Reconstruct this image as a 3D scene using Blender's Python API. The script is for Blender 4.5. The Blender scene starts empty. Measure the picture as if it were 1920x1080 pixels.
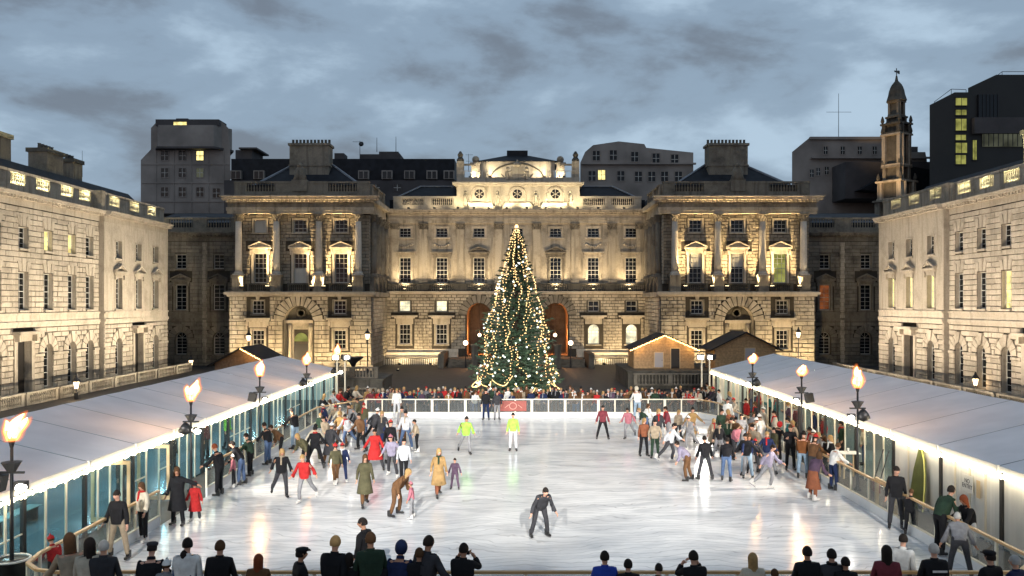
import bpy, math, random
from mathutils import Matrix, Vector
PI = math.pi
R = math.radians
sc = bpy.context.scene
COL = sc.collection

# ------------------------------------------------------------------ camera
CAMZ = 7.0
FPX = 1600.0                      # focal length in pixels of the 1920 px wide photograph
cam_d = bpy.data.cameras.new('camera')
cam = bpy.data.objects.new('camera', cam_d)
COL.objects.link(cam)
cam.location = (0, 0, CAMZ)
cam.rotation_euler = (R(90), 0, 0)
cam_d.sensor_width = 36
cam_d.lens = 30
cam_d.shift_x = -8 / 1920
cam_d.shift_y = 28 / 1920
cam_d.clip_start = 0.1
cam_d.clip_end = 3000
sc.camera = cam

# ------------------------------------------------------------------ sky
world = bpy.data.worlds.new('World')
sc.world = world
world.use_nodes = True
wn = world.node_tree
wn.nodes.clear()
def WN(t, **k):
    n = wn.nodes.new(t)
    for a, b in k.items():
        setattr(n, a, b)
    return n
w_out = WN('ShaderNodeOutputWorld')
w_bg = WN('ShaderNodeBackground')
w_sky = WN('ShaderNodeTexSky', sky_type='NISHITA')
w_sky.sun_disc = False
w_sky.sun_elevation = R(2)
w_sky.sun_rotation = R(200)
w_tc = WN('ShaderNodeTexCoord')
w_map = WN('ShaderNodeMapping')
w_map.inputs['Scale'].default_value = (1.7, 1.3, 4.2)
w_map.inputs['Rotation'].default_value = (0, R(-20), 0)
w_map.inputs['Location'].default_value = (5.1, 1.7, 2.2)
w_n1 = WN('ShaderNodeTexNoise')
w_n1.inputs['Scale'].default_value = 2.2
w_n1.inputs['Detail'].default_value = 6
w_n1.inputs['Roughness'].default_value = 0.5
w_n1.inputs['Distortion'].default_value = 0.35
w_n2 = WN('ShaderNodeTexNoise')
w_n2.inputs['Scale'].default_value = 6.5
w_n2.inputs['Detail'].default_value = 8
w_n2.inputs['Roughness'].default_value = 0.62
w_mx = WN('ShaderNodeMath', operation='MULTIPLY_ADD')
w_mx.inputs[1].default_value = 0.27
w_r = WN('ShaderNodeValToRGB')
w_r.color_ramp.interpolation = 'EASE'
e = w_r.color_ramp.elements
e[0].position = 0.52; e[0].color = (0.170, 0.212, 0.278, 1)
e[1].position = 0.81; e[1].color = (0.43, 0.565, 0.71, 1)
m_ = e.new(0.66); m_.color = (0.268, 0.365, 0.485, 1)
w_scale = WN('ShaderNodeVectorMath', operation='SCALE')
w_scale.inputs['Scale'].default_value = 0.02
w_add = WN('ShaderNodeVectorMath', operation='ADD')
L = wn.links.new
L(w_tc.outputs['Generated'], w_map.inputs['Vector'])
L(w_map.outputs[0], w_n1.inputs['Vector'])
L(w_map.outputs[0], w_n2.inputs['Vector'])
L(w_n2.outputs['Fac'], w_mx.inputs[0])
L(w_n1.outputs['Fac'], w_mx.inputs[2])
L(w_mx.outputs[0], w_r.inputs[0])
L(w_sky.outputs[0], w_scale.inputs[0])
L(w_scale.outputs[0], w_add.inputs[0])
L(w_r.outputs[0], w_add.inputs[1])
# an overcast sky is brighter overhead than at the horizon
w_sep = WN('ShaderNodeSeparateXYZ')
w_mr = WN('ShaderNodeMapRange')
w_mr.inputs['From Min'].default_value = 0.0; w_mr.inputs['From Max'].default_value = 1.0
w_mr.inputs['To Min'].default_value = 1.0; w_mr.inputs['To Max'].default_value = 0.9
w_sc2 = WN('ShaderNodeVectorMath', operation='SCALE')
L(w_tc.outputs['Generated'], w_sep.inputs[0]); L(w_sep.outputs['Z'], w_mr.inputs['Value'])
L(w_add.outputs[0], w_sc2.inputs[0]); L(w_mr.outputs[0], w_sc2.inputs['Scale'])
L(w_sc2.outputs[0], w_bg.inputs['Color'])
w_bg.inputs['Strength'].default_value = 1.0
L(w_bg.outputs[0], w_out.inputs['Surface'])

# the last daylight under thick cloud
sun_d = bpy.data.lights.new('sun', 'SUN')
sun_d.energy = 0.05
sun_d.angle = R(20)
sun_d.color = (0.8, 0.9, 1.0)
sun = bpy.data.objects.new('sun', sun_d)
COL.objects.link(sun)
sun.rotation_euler = (R(50), 0, R(20))

sc.view_settings.view_transform = 'Standard'
sc.view_settings.look = 'None'
sc.view_settings.gamma = 1
sc.view_settings.exposure = 0.0
sc.view_settings.use_curve_mapping = False
cy = sc.cycles
cy.use_denoising = True
cy.max_bounces = 6
cy.diffuse_bounces = 3
cy.glossy_bounces = 3
cy.transmission_bounces = 4
cy.transparent_max_bounces = 10
cy.sample_clamp_indirect = 4
cy.sample_clamp_direct = 0
cy.use_light_tree = True
cy.caustics_reflective = False
cy.caustics_refractive = False

# ------------------------------------------------------------------ materials
MATS = {}
def new_mat(name):
    m = bpy.data.materials.new(name)
    m.use_nodes = True
    MATS[name] = m
    return m, m.node_tree, m.node_tree.nodes['Principled BSDF']
def flat(name, rgb, rough=0.7, metal=0.0, var=0.0, spec=0.5, scale=3.0, bump=0.0):
    m, nt, b = new_mat(name)
    b.inputs['Roughness'].default_value = rough
    b.inputs['Metallic'].default_value = metal
    b.inputs['Specular IOR Level'].default_value = spec
    b.inputs['Base Color'].default_value = (*rgb, 1)
    if var or bump:
        tc = nt.nodes.new('ShaderNodeTexCoord')
        n = nt.nodes.new('ShaderNodeTexNoise')
        n.inputs['Scale'].default_value = scale
        n.inputs['Detail'].default_value = 5
        nt.links.new(tc.outputs['Object'], n.inputs['Vector'])
        if var:
            r = nt.nodes.new('ShaderNodeValToRGB')
            r.color_ramp.elements[0].position = 0.3
            r.color_ramp.elements[1].position = 0.7
            r.color_ramp.elements[0].color = (*[c * (1 - var) for c in rgb], 1)
            r.color_ramp.elements[1].color = (*[min(1, c * (1 + var)) for c in rgb], 1)
            nt.links.new(n.outputs['Fac'], r.inputs[0])
            nt.links.new(r.outputs[0], b.inputs['Base Color'])
        if bump:
            bp = nt.nodes.new('ShaderNodeBump')
            bp.inputs['Strength'].default_value = bump
            bp.inputs['Distance'].default_value = 0.02
            nt.links.new(n.outputs['Fac'], bp.inputs['Height'])
            nt.links.new(bp.outputs[0], b.inputs['Normal'])
    return m
def stone_mat(name, light, dark, soot=0.5, streak=0.5):
    """weathered ashlar: per block tone, fine grain, soot patches and rain streaks"""
    m, nt, b = new_mat(name)
    N = nt.nodes.new; K = nt.links.new
    b.inputs['Roughness'].default_value = 0.88
    b.inputs['Specular IOR Level'].default_value = 0.25
    geo = N('ShaderNodeNewGeometry')
    n1 = N('ShaderNodeTexNoise'); n1.inputs['Scale'].default_value = 0.55; n1.inputs['Detail'].default_value = 7
    n1.inputs['Roughness'].default_value = 0.68
    mp = N('ShaderNodeMapping'); mp.inputs['Scale'].default_value = (2.3, 2.3, 0.22)
    n2 = N('ShaderNodeTexNoise'); n2.inputs['Scale'].default_value = 1.0; n2.inputs['Detail'].default_value = 6
    n3 = N('ShaderNodeTexNoise'); n3.inputs['Scale'].default_value = 9.0; n3.inputs['Detail'].default_value = 4
    K(geo.outputs['Position'], n1.inputs['Vector']); K(geo.outputs['Position'], mp.inputs['Vector'])
    K(mp.outputs[0], n2.inputs['Vector']); K(geo.outputs['Position'], n3.inputs['Vector'])
    oi = N('ShaderNodeObjectInfo')
    r1 = N('ShaderNodeMapRange'); r1.inputs['From Min'].default_value = 0.47; r1.inputs['From Max'].default_value = 0.72
    r1.inputs['To Max'].default_value = soot
    r2 = N('ShaderNodeMapRange'); r2.inputs['From Min'].default_value = 0.50; r2.inputs['From Max'].default_value = 0.75
    r2.inputs['To Max'].default_value = streak
    K(n1.outputs['Fac'], r1.inputs['Value']); K(n2.outputs['Fac'], r2.inputs['Value'])
    mxx = N('ShaderNodeMath'); mxx.operation = 'MAXIMUM'
    K(r1.outputs[0], mxx.inputs[0]); K(r2.outputs[0], mxx.inputs[1])
    mix = N('ShaderNodeMix'); mix.data_type = 'RGBA'
    mix.inputs['A'].default_value = (*light, 1); mix.inputs['B'].default_value = (*dark, 1)
    K(mxx.outputs[0], mix.inputs['Factor'])
    # tone of each block
    ad = N('ShaderNodeMath'); ad.operation = 'MULTIPLY_ADD'; ad.inputs[1].default_value = 0.24; ad.inputs[2].default_value = 0.76
    K(oi.outputs['Random'], ad.inputs[0])
    ad2 = N('ShaderNodeMath'); ad2.operation = 'MULTIPLY_ADD'; ad2.inputs[1].default_value = 0.5; ad2.inputs[2].default_value = 0.78
    K(n3.outputs['Fac'], ad2.inputs[0])
    mu = N('ShaderNodeMath'); mu.operation = 'MULTIPLY'
    K(ad.outputs[0], mu.inputs[0]); K(ad2.outputs[0], mu.inputs[1])
    sc_ = N('ShaderNodeVectorMath'); sc_.operation = 'SCALE'
    K(mix.outputs['Result'], sc_.inputs[0]); K(mu.outputs[0], sc_.inputs['Scale'])
    K(sc_.outputs[0], b.inputs['Base Color'])
    bp = N('ShaderNodeBump'); bp.inputs['Strength'].default_value = 0.5; bp.inputs['Distance'].default_value = 0.03
    K(n3.outputs['Fac'], bp.inputs['Height']); K(bp.outputs[0], b.inputs['Normal'])
    return m
def emis(name, rgb, strength, sampling=None):
    m = bpy.data.materials.new(name)
    m.use_nodes = True
    nt = m.node_tree
    nt.nodes.clear()
    o = nt.nodes.new('ShaderNodeOutputMaterial')
    e_ = nt.nodes.new('ShaderNodeEmission')
    e_.inputs['Color'].default_value = (*rgb, 1)
    e_.inputs['Strength'].default_value = strength
    nt.links.new(e_.outputs[0], o.inputs['Surface'])
    if sampling:
        m.cycles.emission_sampling = sampling
    MATS[name] = m
    return m
def lit_window(name, rgb, strength, scale=1.2):
    """a room seen through a lit window: uneven glow with blurry darker furniture"""
    m = bpy.data.materials.new(name)
    m.use_nodes = True
    nt = m.node_tree
    nt.nodes.clear()
    o = nt.nodes.new('ShaderNodeOutputMaterial')
    e_ = nt.nodes.new('ShaderNodeEmission')
    tc = nt.nodes.new('ShaderNodeNewGeometry')
    n = nt.nodes.new('ShaderNodeTexNoise'); n.inputs['Scale'].default_value = scale; n.inputs['Detail'].default_value = 2
    r = nt.nodes.new('ShaderNodeValToRGB')
    r.color_ramp.elements[0].position = 0.35; r.color_ramp.elements[1].position = 0.6
    r.color_ramp.elements[0].color = (*[c * 0.45 for c in rgb], 1)
    r.color_ramp.elements[1].color = (*rgb, 1)
    nt.links.new(tc.outputs['Position'], n.inputs['Vector'])
    nt.links.new(n.outputs['Fac'], r.inputs[0])
    nt.links.new(r.outputs[0], e_.inputs['Color'])
    e_.inputs['Strength'].default_value = strength
    nt.links.new(e_.outputs[0], o.inputs['Surface'])
    MATS[name] = m
    return m
def clear_mat(name, tint, gloss=0.12, rough=0.05, fac=0.9):
    m = bpy.data.materials.new(name)
    m.use_nodes = True
    nt = m.node_tree
    nt.nodes.clear()
    o = nt.nodes.new('ShaderNodeOutputMaterial')
    t = nt.nodes.new('ShaderNodeBsdfTransparent'); t.inputs['Color'].default_value = (*tint, 1)
    g = nt.nodes.new('ShaderNodeBsdfGlossy'); g.inputs['Roughness'].default_value = rough
    d = nt.nodes.new('ShaderNodeBsdfDiffuse'); d.inputs['Color'].default_value = (0.5, 0.52, 0.5, 1)
    m1 = nt.nodes.new('ShaderNodeMixShader'); m1.inputs[0].default_value = gloss
    m2 = nt.nodes.new('ShaderNodeMixShader'); m2.inputs[0].default_value = fac
    nt.links.new(t.outputs[0], m1.inputs[1]); nt.links.new(g.outputs[0], m1.inputs[2])
    nt.links.new(d.outputs[0], m2.inputs[1]); nt.links.new(m1.outputs[0], m2.inputs[2])
    nt.links.new(m2.outputs[0], o.inputs['Surface'])
    MATS[name] = m
    return m

stone_mat('portland', (0.47, 0.415, 0.33), (0.09, 0.078, 0.06), 0.75, 0.75)
stone_mat('portland_clean', (0.54, 0.475, 0.385), (0.20, 0.172, 0.13), 0.6, 0.6)
stone_mat('column_stone', (0.66, 0.60, 0.51), (0.35, 0.31, 0.25), 0.4, 0.5)
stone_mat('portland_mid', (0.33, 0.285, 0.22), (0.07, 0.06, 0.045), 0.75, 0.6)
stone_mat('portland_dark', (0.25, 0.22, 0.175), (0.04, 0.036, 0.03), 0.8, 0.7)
stone_mat('sooty_stone', (0.13, 0.12, 0.10), (0.02, 0.02, 0.018), 0.8, 0.7)
stone_mat('joint', (0.065, 0.055, 0.042), (0.018, 0.015, 0.012), 0.5, 0.4)
flat('slate', (0.016, 0.018, 0.023), 0.6, spec=0.2, var=0.4, scale=1.5)
flat('lead', (0.20, 0.22, 0.25), 0.45, var=0.2)
flat('iron', (0.012, 0.012, 0.014), 0.45)
flat('gunmetal', (0.05, 0.05, 0.052), 0.4, metal=0.6)
flat('glass_dark', (0.008, 0.010, 0.014), 0.10, spec=0.35)
flat('sash_paint', (0.50, 0.49, 0.45), 0.5)
flat('concrete_far', (0.27, 0.24, 0.215), 0.9, var=0.3, scale=0.25)
flat('brick_far', (0.075, 0.068, 0.068), 0.9, var=0.3, scale=0.3)
flat('black_clad', (0.016, 0.015, 0.013), 0.6, var=0.2, scale=0.4)
flat('canvas', (0.78, 0.75, 0.745), 0.62, var=0.07, scale=0.8, bump=0.25)
flat('canvas_wall', (0.74, 0.73, 0.68), 0.6, var=0.06, scale=1.2, bump=0.2)
flat('teal_canvas', (0.42, 0.62, 0.66), 0.6, var=0.1)
flat('teal_floor', (0.05, 0.10, 0.12), 0.25, var=0.3, scale=2)
flat('white_post', (0.78, 0.72, 0.58), 0.45)
flat('cream_timber', (0.62, 0.47, 0.27), 0.5, var=0.1)
flat('rail_wood', (0.55, 0.34, 0.15), 0.4, var=0.15)
flat('kick_white', (0.74, 0.75, 0.74), 0.3, var=0.05)
flat('plank', (0.42, 0.27, 0.13), 0.55, var=0.25, scale=6)
flat('plank_dark', (0.24, 0.15, 0.085), 0.6, var=0.25, scale=6)
flat('felt_roof', (0.013, 0.012, 0.012), 0.8)
flat('paving', (0.045, 0.042, 0.04), 0.6, var=0.35, scale=1.5, bump=0.3)
flat('bark', (0.04, 0.028, 0.018), 0.9)
flat('blade_steel', (0.6, 0.6, 0.62), 0.25, metal=1)
flat('red_banner', (0.26, 0.045, 0.03), 0.5, var=0.15, scale=4)
flat('pale_print', (0.62, 0.30, 0.24), 0.5)
flat('sign_white', (0.78, 0.77, 0.72), 0.4)
flat('sign_black', (0.015, 0.015, 0.015), 0.5)
flat('green_board', (0.11, 0.13, 0.025), 0.5, var=0.25, scale=3)
flat('yellow_trim', (0.65, 0.62, 0.18), 0.5)
flat('bench_green', (0.22, 0.36, 0.36), 0.35)
flat('door_dark', (0.015, 0.012, 0.01), 0.5)
flat('door_pale', (0.42, 0.40, 0.42), 0.5)
flat('bin_black', (0.01, 0.01, 0.011), 0.35)
flat('skin', (0.52, 0.28, 0.19), 0.55)
flat('eye', (0.02, 0.015, 0.012), 0.3)
flat('lip', (0.35, 0.10, 0.09), 0.5)
flat('skate_boot', (0.55, 0.53, 0.50), 0.45)
flat('boot_dark', (0.015, 0.014, 0.014), 0.4)
clear_mat('acrylic', (0.86, 0.88, 0.87), 0.10, 0.08, 0.93)
clear_mat('marquee_glass', (0.72, 0.88, 0.92), 0.10, 0.05, 0.95)
emis('bulb_warm', (1.0, 0.84, 0.56), 22.0)
emis('tree_bulb', (1.0, 0.64, 0.27), 3.6)
emis('bauble_glow', (0.86, 0.95, 0.85), 2.4)
emis('cabin_bulb', (1.0, 0.62, 0.22), 9.0)
emis('flood_white', (1.0, 0.96, 0.86), 30.0)
emis('uplight_glow', (1.0, 0.78, 0.42), 14.0)
emis('lantern_glow', (1.0, 0.74, 0.42), 6.0)
emis('flame_core', (1.0, 0.72, 0.36), 9.0)
emis('globe_glow', (1.0, 0.74, 0.5), 5.0)
emis('strip_glow', (1.0, 0.90, 0.50), 1.2)
emis('tube_cool', (0.75, 0.95, 1.0), 5.0)
lit_window('room_yellow', (1.0, 0.82, 0.30), 1.9)
lit_window('room_bright', (1.0, 0.93, 0.62), 1.5)
lit_window('room_green', (0.60, 0.60, 0.16), 0.6, 0.9)
lit_window('room_red', (0.30, 0.09, 0.03), 0.7)
lit_window('room_dim', (0.16, 0.17, 0.12), 0.5, 0.5)
# outer flame: thin gas, orange, mostly see-through, in shells
for k_, (fac_, col_, st_) in enumerate(((0.40, (1, 0.42, 0.12), 5.0), (0.20, (1, 0.30, 0.06), 3.0), (0.10, (1, 0.22, 0.05), 2.2))):
    m = bpy.data.materials.new('flame_shell_%d' % k_); m.use_nodes = True
    nt = m.node_tree; nt.nodes.clear()
    o_ = nt.nodes.new('ShaderNodeOutputMaterial'); e_ = nt.nodes.new('ShaderNodeEmission'); t_ = nt.nodes.new('ShaderNodeBsdfTransparent')
    x_ = nt.nodes.new('ShaderNodeMixShader'); x_.inputs[0].default_value = fac_
    e_.inputs['Color'].default_value = (*col_, 1); e_.inputs['Strength'].default_value = st_
    nt.links.new(t_.outputs[0], x_.inputs[1]); nt.links.new(e_.outputs[0], x_.inputs[2]); nt.links.new(x_.outputs[0], o_.inputs['Surface'])
    m.cycles.emission_sampling = 'NONE'
    MATS['flame_shell_%d' % k_] = m
# foliage
m, nt, b = new_mat('needles')
g_ = nt.nodes.new('ShaderNodeNewGeometry')
r_ = nt.nodes.new('ShaderNodeValToRGB')
r_.color_ramp.elements[0].color = (0.025, 0.06, 0.038, 1); r_.color_ramp.elements[1].color = (0.11, 0.19, 0.105, 1)
nt.links.new(g_.outputs['Random Per Island'], r_.inputs[0]); nt.links.new(r_.outputs[0], b.inputs['Base Color'])
b.inputs['Roughness'].default_value = 0.6
# ice
m, nt, b = new_mat('ice')
N = nt.nodes.new; K = nt.links.new
g_ = N('ShaderNodeNewGeometry')
na = N('ShaderNodeTexNoise'); na.inputs['Scale'].default_value = 0.28; na.inputs['Detail'].default_value = 6; na.inputs['Distortion'].default_value = 0.8
K(g_.outputs['Position'], na.inputs['Vector'])
mp = N('ShaderNodeMapping'); mp.inputs['Scale'].default_value = (0.9, 3.2, 1); mp.inputs['Rotation'].default_value = (0, 0, R(9))
K(g_.outputs['Position'], mp.inputs['Vector'])
nb = N('ShaderNodeTexNoise'); nb.inputs['Scale'].default_value = 1.6; nb.inputs['Detail'].default_value = 8; nb.inputs['Roughness'].default_value = 0.75; nb.inputs['Distortion'].default_value = 1.2
K(mp.outputs[0], nb.inputs['Vector'])
rp = N('ShaderNodeValToRGB'); rp.color_ramp.elements[0].position = 0.36; rp.color_ramp.elements[1].position = 0.60
rp.color_ramp.elements[0].color = (0.56, 0.57, 0.58, 1); rp.color_ramp.elements[1].color = (0.84, 0.83, 0.81, 1)
ad = N('ShaderNodeMath'); ad.operation = 'MULTIPLY_ADD'; ad.inputs[1].default_value = 0.7
mp2 = N('ShaderNodeMapping'); mp2.inputs['Scale'].default_value = (0.16, 0.42, 1); mp2.inputs['Rotation'].default_value = (0, 0, R(-14))
K(g_.outputs['Position'], mp2.inputs['Vector']); K(mp2.outputs[0], na.inputs['Vector']); na.inputs['Scale'].default_value = 1.6; na.inputs['Distortion'].default_value = 1.6
sb = N('ShaderNodeMath'); sb.operation = 'MULTIPLY'; sb.inputs[1].default_value = 0.3
K(nb.outputs['Fac'], sb.inputs[0]); K(na.outputs['Fac'], ad.inputs[0]); K(sb.outputs[0], ad.inputs[2])
K(ad.outputs[0], rp.inputs[0]); K(rp.outputs[0], b.inputs['Base Color'])
rr = N('ShaderNodeMapRange'); rr.inputs['From Min'].default_value = 0.35; rr.inputs['From Max'].default_value = 0.65
rr.inputs['To Min'].default_value = 0.12; rr.inputs['To Max'].default_value = 0.22
K(na.outputs['Fac'], rr.inputs['Value']); K(rr.outputs[0], b.inputs['Roughness'])
bp = N('ShaderNodeBump'); bp.inputs['Strength'].default_value = 0.045; bp.inputs['Distance'].default_value = 0.02
K(nb.outputs['Fac'], bp.inputs['Height']); K(bp.outputs[0], b.inputs['Normal'])
wv = N('ShaderNodeTexWave'); wv.wave_type = 'RINGS'; wv.inputs['Scale'].default_value = 0.9; wv.inputs['Distortion'].default_value = 26; wv.inputs['Detail'].default_value = 4; wv.inputs['Detail Scale'].default_value = 0.35
K(g_.outputs['Position'], wv.inputs['Vector'])
wr_ = N('ShaderNodeMapRange'); wr_.inputs['From Min'].default_value = 0.0; wr_.inputs['From Max'].default_value = 0.07; wr_.inputs['To Min'].default_value = 0.72; wr_.inputs['To Max'].default_value = 1.0
K(wv.outputs['Fac'], wr_.inputs['Value'])
vs_ = N('ShaderNodeVectorMath'); vs_.operation = 'SCALE'
K(rp.outputs[0], vs_.inputs[0]); K(wr_.outputs[0], vs_.inputs['Scale']); K(vs_.outputs[0], b.inputs['Base Color'])
b.inputs['Specular IOR Level'].default_value = 0.28

# ------------------------------------------------------------------ helpers
WORLD = {}
def I4(): return Matrix.Identity(4)
def T(x, y, z): return Matrix.Translation((x, y, z))
def RZ(a): return Matrix.Rotation(a, 4, 'Z')
def tag(o, label=None, cat=None, group=None, kind=None):
    if label: o['label'] = label
    if cat: o['category'] = cat
    if group: o['group'] = group
    if kind: o['kind'] = kind
    return o
def put(o, parent=None, M=None):
    M = M or I4()
    COL.objects.link(o)
    WORLD[o] = M
    if parent is not None:
        o.parent = parent
        o.matrix_basis = WORLD[parent].inverted() @ M
    else:
        o.matrix_basis = M
    return o
def thing(name, label, cat, loc=(0, 0, 0), rz=0.0, group=None, M=None):
    o = bpy.data.objects.new(name, None)
    o.empty_display_size = 0.3
    put(o, None, M if M is not None else T(*loc) @ RZ(rz))
    return tag(o, label, cat, group)
def copy_tree(root, loc, rz, label, group=None):
    c = root.copy(); put(c, None, T(*loc) @ RZ(rz))
    c['label'] = label
    if group: c['group'] = group
    def rec(src, dst):
        for ch in list(src.children):
            d = ch.copy(); COL.objects.link(d); d.parent = dst
            WORLD[d] = WORLD[dst] @ d.matrix_basis
            rec(ch, d)
    rec(root, c)
    return c
def at(px, py=None, s=18.0, z=None):
    """pixel of the 1920x1080 photograph -> point, s = pixels per metre at its distance"""
    return ((px - 968) / s, FPX / s, CAMZ - (py - 568) / s if py is not None else (z or 0))

class MB:
    def __init__(self):
        self.v = []; self.f = []; self.m = []; self.names = []
        self.smooth = []
    def mi(self, mat):
        if mat not in self.names: self.names.append(mat)
        return self.names.index(mat)
    def add(self, vs, fs, mat, sm=False):
        n = len(self.v); k = self.mi(mat)
        self.v.extend(vs)
        for f in fs:
            self.f.append(tuple(i + n for i in f)); self.m.append(k); self.smooth.append(sm)
    def box(self, x0, x1, y0, y1, z0, z1, mat, M=None):
        vs = [(x0, y0, z0), (x1, y0, z0), (x1, y1, z0), (x0, y1, z0), (x0, y0, z1), (x1, y0, z1), (x1, y1, z1), (x0, y1, z1)]
        if M is not None: vs = [tuple(M @ Vector(p)) for p in vs]
        self.add(vs, [(3, 2, 1, 0), (4, 5, 6, 7), (0, 1, 5, 4), (1, 2, 6, 5), (2, 3, 7, 6), (3, 0, 4, 7)], mat)
    def quad(self, a, b, c, d, mat): self.add([a, b, c, d], [(0, 1, 2, 3)], mat)
    def prism(self, pts, y0, y1, mat):
        """pts: outline in (x, z), counter-clockwise seen from -Y; extruded y0..y1"""
        n = len(pts)
        vs = [(p[0], y0, p[1]) for p in pts] + [(p[0], y1, p[1]) for p in pts]
        fs = [tuple(range(n)), tuple(range(2 * n - 1, n - 1, -1))]
        fs += [(i, n + i, n + (i + 1) % n, (i + 1) % n) for i in range(n)]
        self.add(vs, fs, mat)
    def zprism(self, pts, z0, z1, mat, top=None):
        """pts in (x, y) ccw from above; top: optional other outline for the upper face"""
        n = len(pts); tp = top or pts
        vs = [(p[0], p[1], z0) for p in pts] + [(p[0], p[1], z1) for p in tp]
        fs = [tuple(range(n - 1, -1, -1)), tuple(range(n, 2 * n))]
        fs += [(i, (i + 1) % n, n + (i + 1) % n, n + i) for i in range(n)]
        self.add(vs, fs, mat)
    def tube(self, p0, p1, r0, r1=None, n=6, mat='iron', cap=True):
        r1 = r0 if r1 is None else r1
        a = Vector(p0); b = Vector(p1); d = (b - a)
        if d.length < 1e-6: return
        d.normalize()
        u = d.orthogonal().normalized(); w = d.cross(u)
        vs = []
        for p, r in ((a, r0), (b, r1)):
            for i in range(n):
                t = 2 * PI * i / n
                vs.append(tuple(p + u * (r * math.cos(t)) + w * (r * math.sin(t))))
        fs = [(i, (i + 1) % n, n + (i + 1) % n, n + i) for i in range(n)]
        self.add(vs, fs, mat, n > 6)
        if cap: self.add(vs, [tuple(range(n - 1, -1, -1)), tuple(range(n, 2 * n))], mat)
    def path(self, pts, r, n=5, mat='iron'):
        for a, b in zip(pts[:-1], pts[1:]): self.tube(a, b, r, r, n, mat)
    def lathe(self, prof, c=(0, 0, 0), n=12, mat='iron', sy=1.0, rot=0.0):
        vs = []
        for r, z in prof:
            for i in range(n):
                t = 2 * PI * i / n + rot
                vs.append((c[0] + r * math.cos(t), c[1] + r * sy * math.sin(t), c[2] + z))
        fs = []
        for j in range(len(prof) - 1):
            for i in range(n):
                k = (i + 1) % n
                fs.append((j * n + i, j * n + k, (j + 1) * n + k, (j + 1) * n + i))
        fs.append(tuple(range(n - 1, -1, -1)))
        fs.append(tuple((len(prof) - 1) * n + i for i in range(n)))
        self.add(vs, fs, mat, n > 8)
    def ball(self, c, r, mat, n=8, k=5, s=(1, 1, 1)):
        prof = []
        vs = [(c[0], c[1], c[2] - r * s[2])]
        for j in range(1, k):
            a = -PI / 2 + PI * j / k
            for i in range(n):
                t = 2 * PI * i / n
                vs.append((c[0] + r * s[0] * math.cos(a) * math.cos(t), c[1] + r * s[1] * math.cos(a) * math.sin(t), c[2] + r * s[2] * math.sin(a)))
        vs.append((c[0], c[1], c[2] + r * s[2]))
        fs = [(0, 1 + (i + 1) % n, 1 + i) for i in range(n)]
        for j in range(k - 2):
            for i in range(n):
                q = (i + 1) % n
                fs.append((1 + j * n + i, 1 + j * n + q, 1 + (j + 1) * n + q, 1 + (j + 1) * n + i))
        b0 = 1 + (k - 2) * n
        fs += [(b0 + i, b0 + (i + 1) % n, len(vs) - 1) for i in range(n)]
        self.add(vs, fs, mat, True)
    def octa(self, c, r, mat):
        x, y, z = c
        self.add([(x + r, y, z), (x - r, y, z), (x, y + r, z), (x, y - r, z), (x, y, z + r), (x, y, z - r)],
                 [(0, 2, 4), (2, 1, 4), (1, 3, 4), (3, 0, 4), (2, 0, 5), (1, 2, 5), (3, 1, 5), (0, 3, 5)], mat)
    def mesh(self, name):
        me = bpy.data.meshes.new(name)
        me.from_pydata(self.v, [], self.f)
        for n in self.names: me.materials.append(MATS[n])
        me.polygons.foreach_set('material_index', self.m)
        me.polygons.foreach_set('use_smooth', self.smooth)
        me.update()
        return me
    def build(self, name, parent=None, M=None, kind=None):
        o = bpy.data.objects.new(name, self.mesh(name))
        put(o, parent, M if M is not None else (WORLD[parent] if parent is not None else I4()))
        if kind: o['kind'] = kind
        return o
def inst(name, me, parent, M):
    o = bpy.data.objects.new(name, me)
    return put(o, parent, M)

def spot(name, loc, target, energy, angle=70, color=(1, 0.78, 0.5), radius=0.12, blend=0.7, parent=None):
    d = bpy.data.lights.new(name, 'SPOT')
    d.energy = energy; d.color = color; d.spot_size = R(angle); d.spot_blend = blend; d.shadow_soft_size = radius
    o = bpy.data.objects.new(name, d)
    q = (Vector(target) - Vector(loc)).to_track_quat('-Z', 'Y')
    put(o, parent, T(*loc) @ q.to_matrix().to_4x4())
    return o
def point(name, loc, energy, color=(1, 0.7, 0.4), radius=0.1, parent=None):
    d = bpy.data.lights.new(name, 'POINT')
    d.energy = energy; d.color = color; d.shadow_soft_size = radius
    o = bpy.data.objects.new(name, d)
    return put(o, parent, T(*loc))
def area(name, loc, target, energy, sx, sy, color, parent=None):
    d = bpy.data.lights.new(name, 'AREA')
    d.shape = 'RECTANGLE'; d.size = sx; d.size_y = sy; d.energy = energy; d.color = color
    o = bpy.data.objects.new(name, d)
    q = (Vector(target) - Vector(loc)).to_track_quat('-Z', 'Y')
    return put(o, parent, T(*loc) @ q.to_matrix().to_4x4())

# ------------------------------------------------------------------ ground and ice
g = MB(); g.box(-700, 700, -60, 1500, -0.5, -0.06, 'paving')
tag(g.build('courtyard_ground'), kind='structure')
RINK = [(-10.2, 18.7), (11.0, 18.7), (11.9, 19.6), (11.9, 50.3), (11.1, 52.1), (-9.2, 52.1), (-11.2, 48.2), (-11.2, 19.9)]
g = MB(); g.zprism(RINK, -0.05, 0.0, 'ice')
tag(g.build('ice_surface'), kind='structure')

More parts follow.
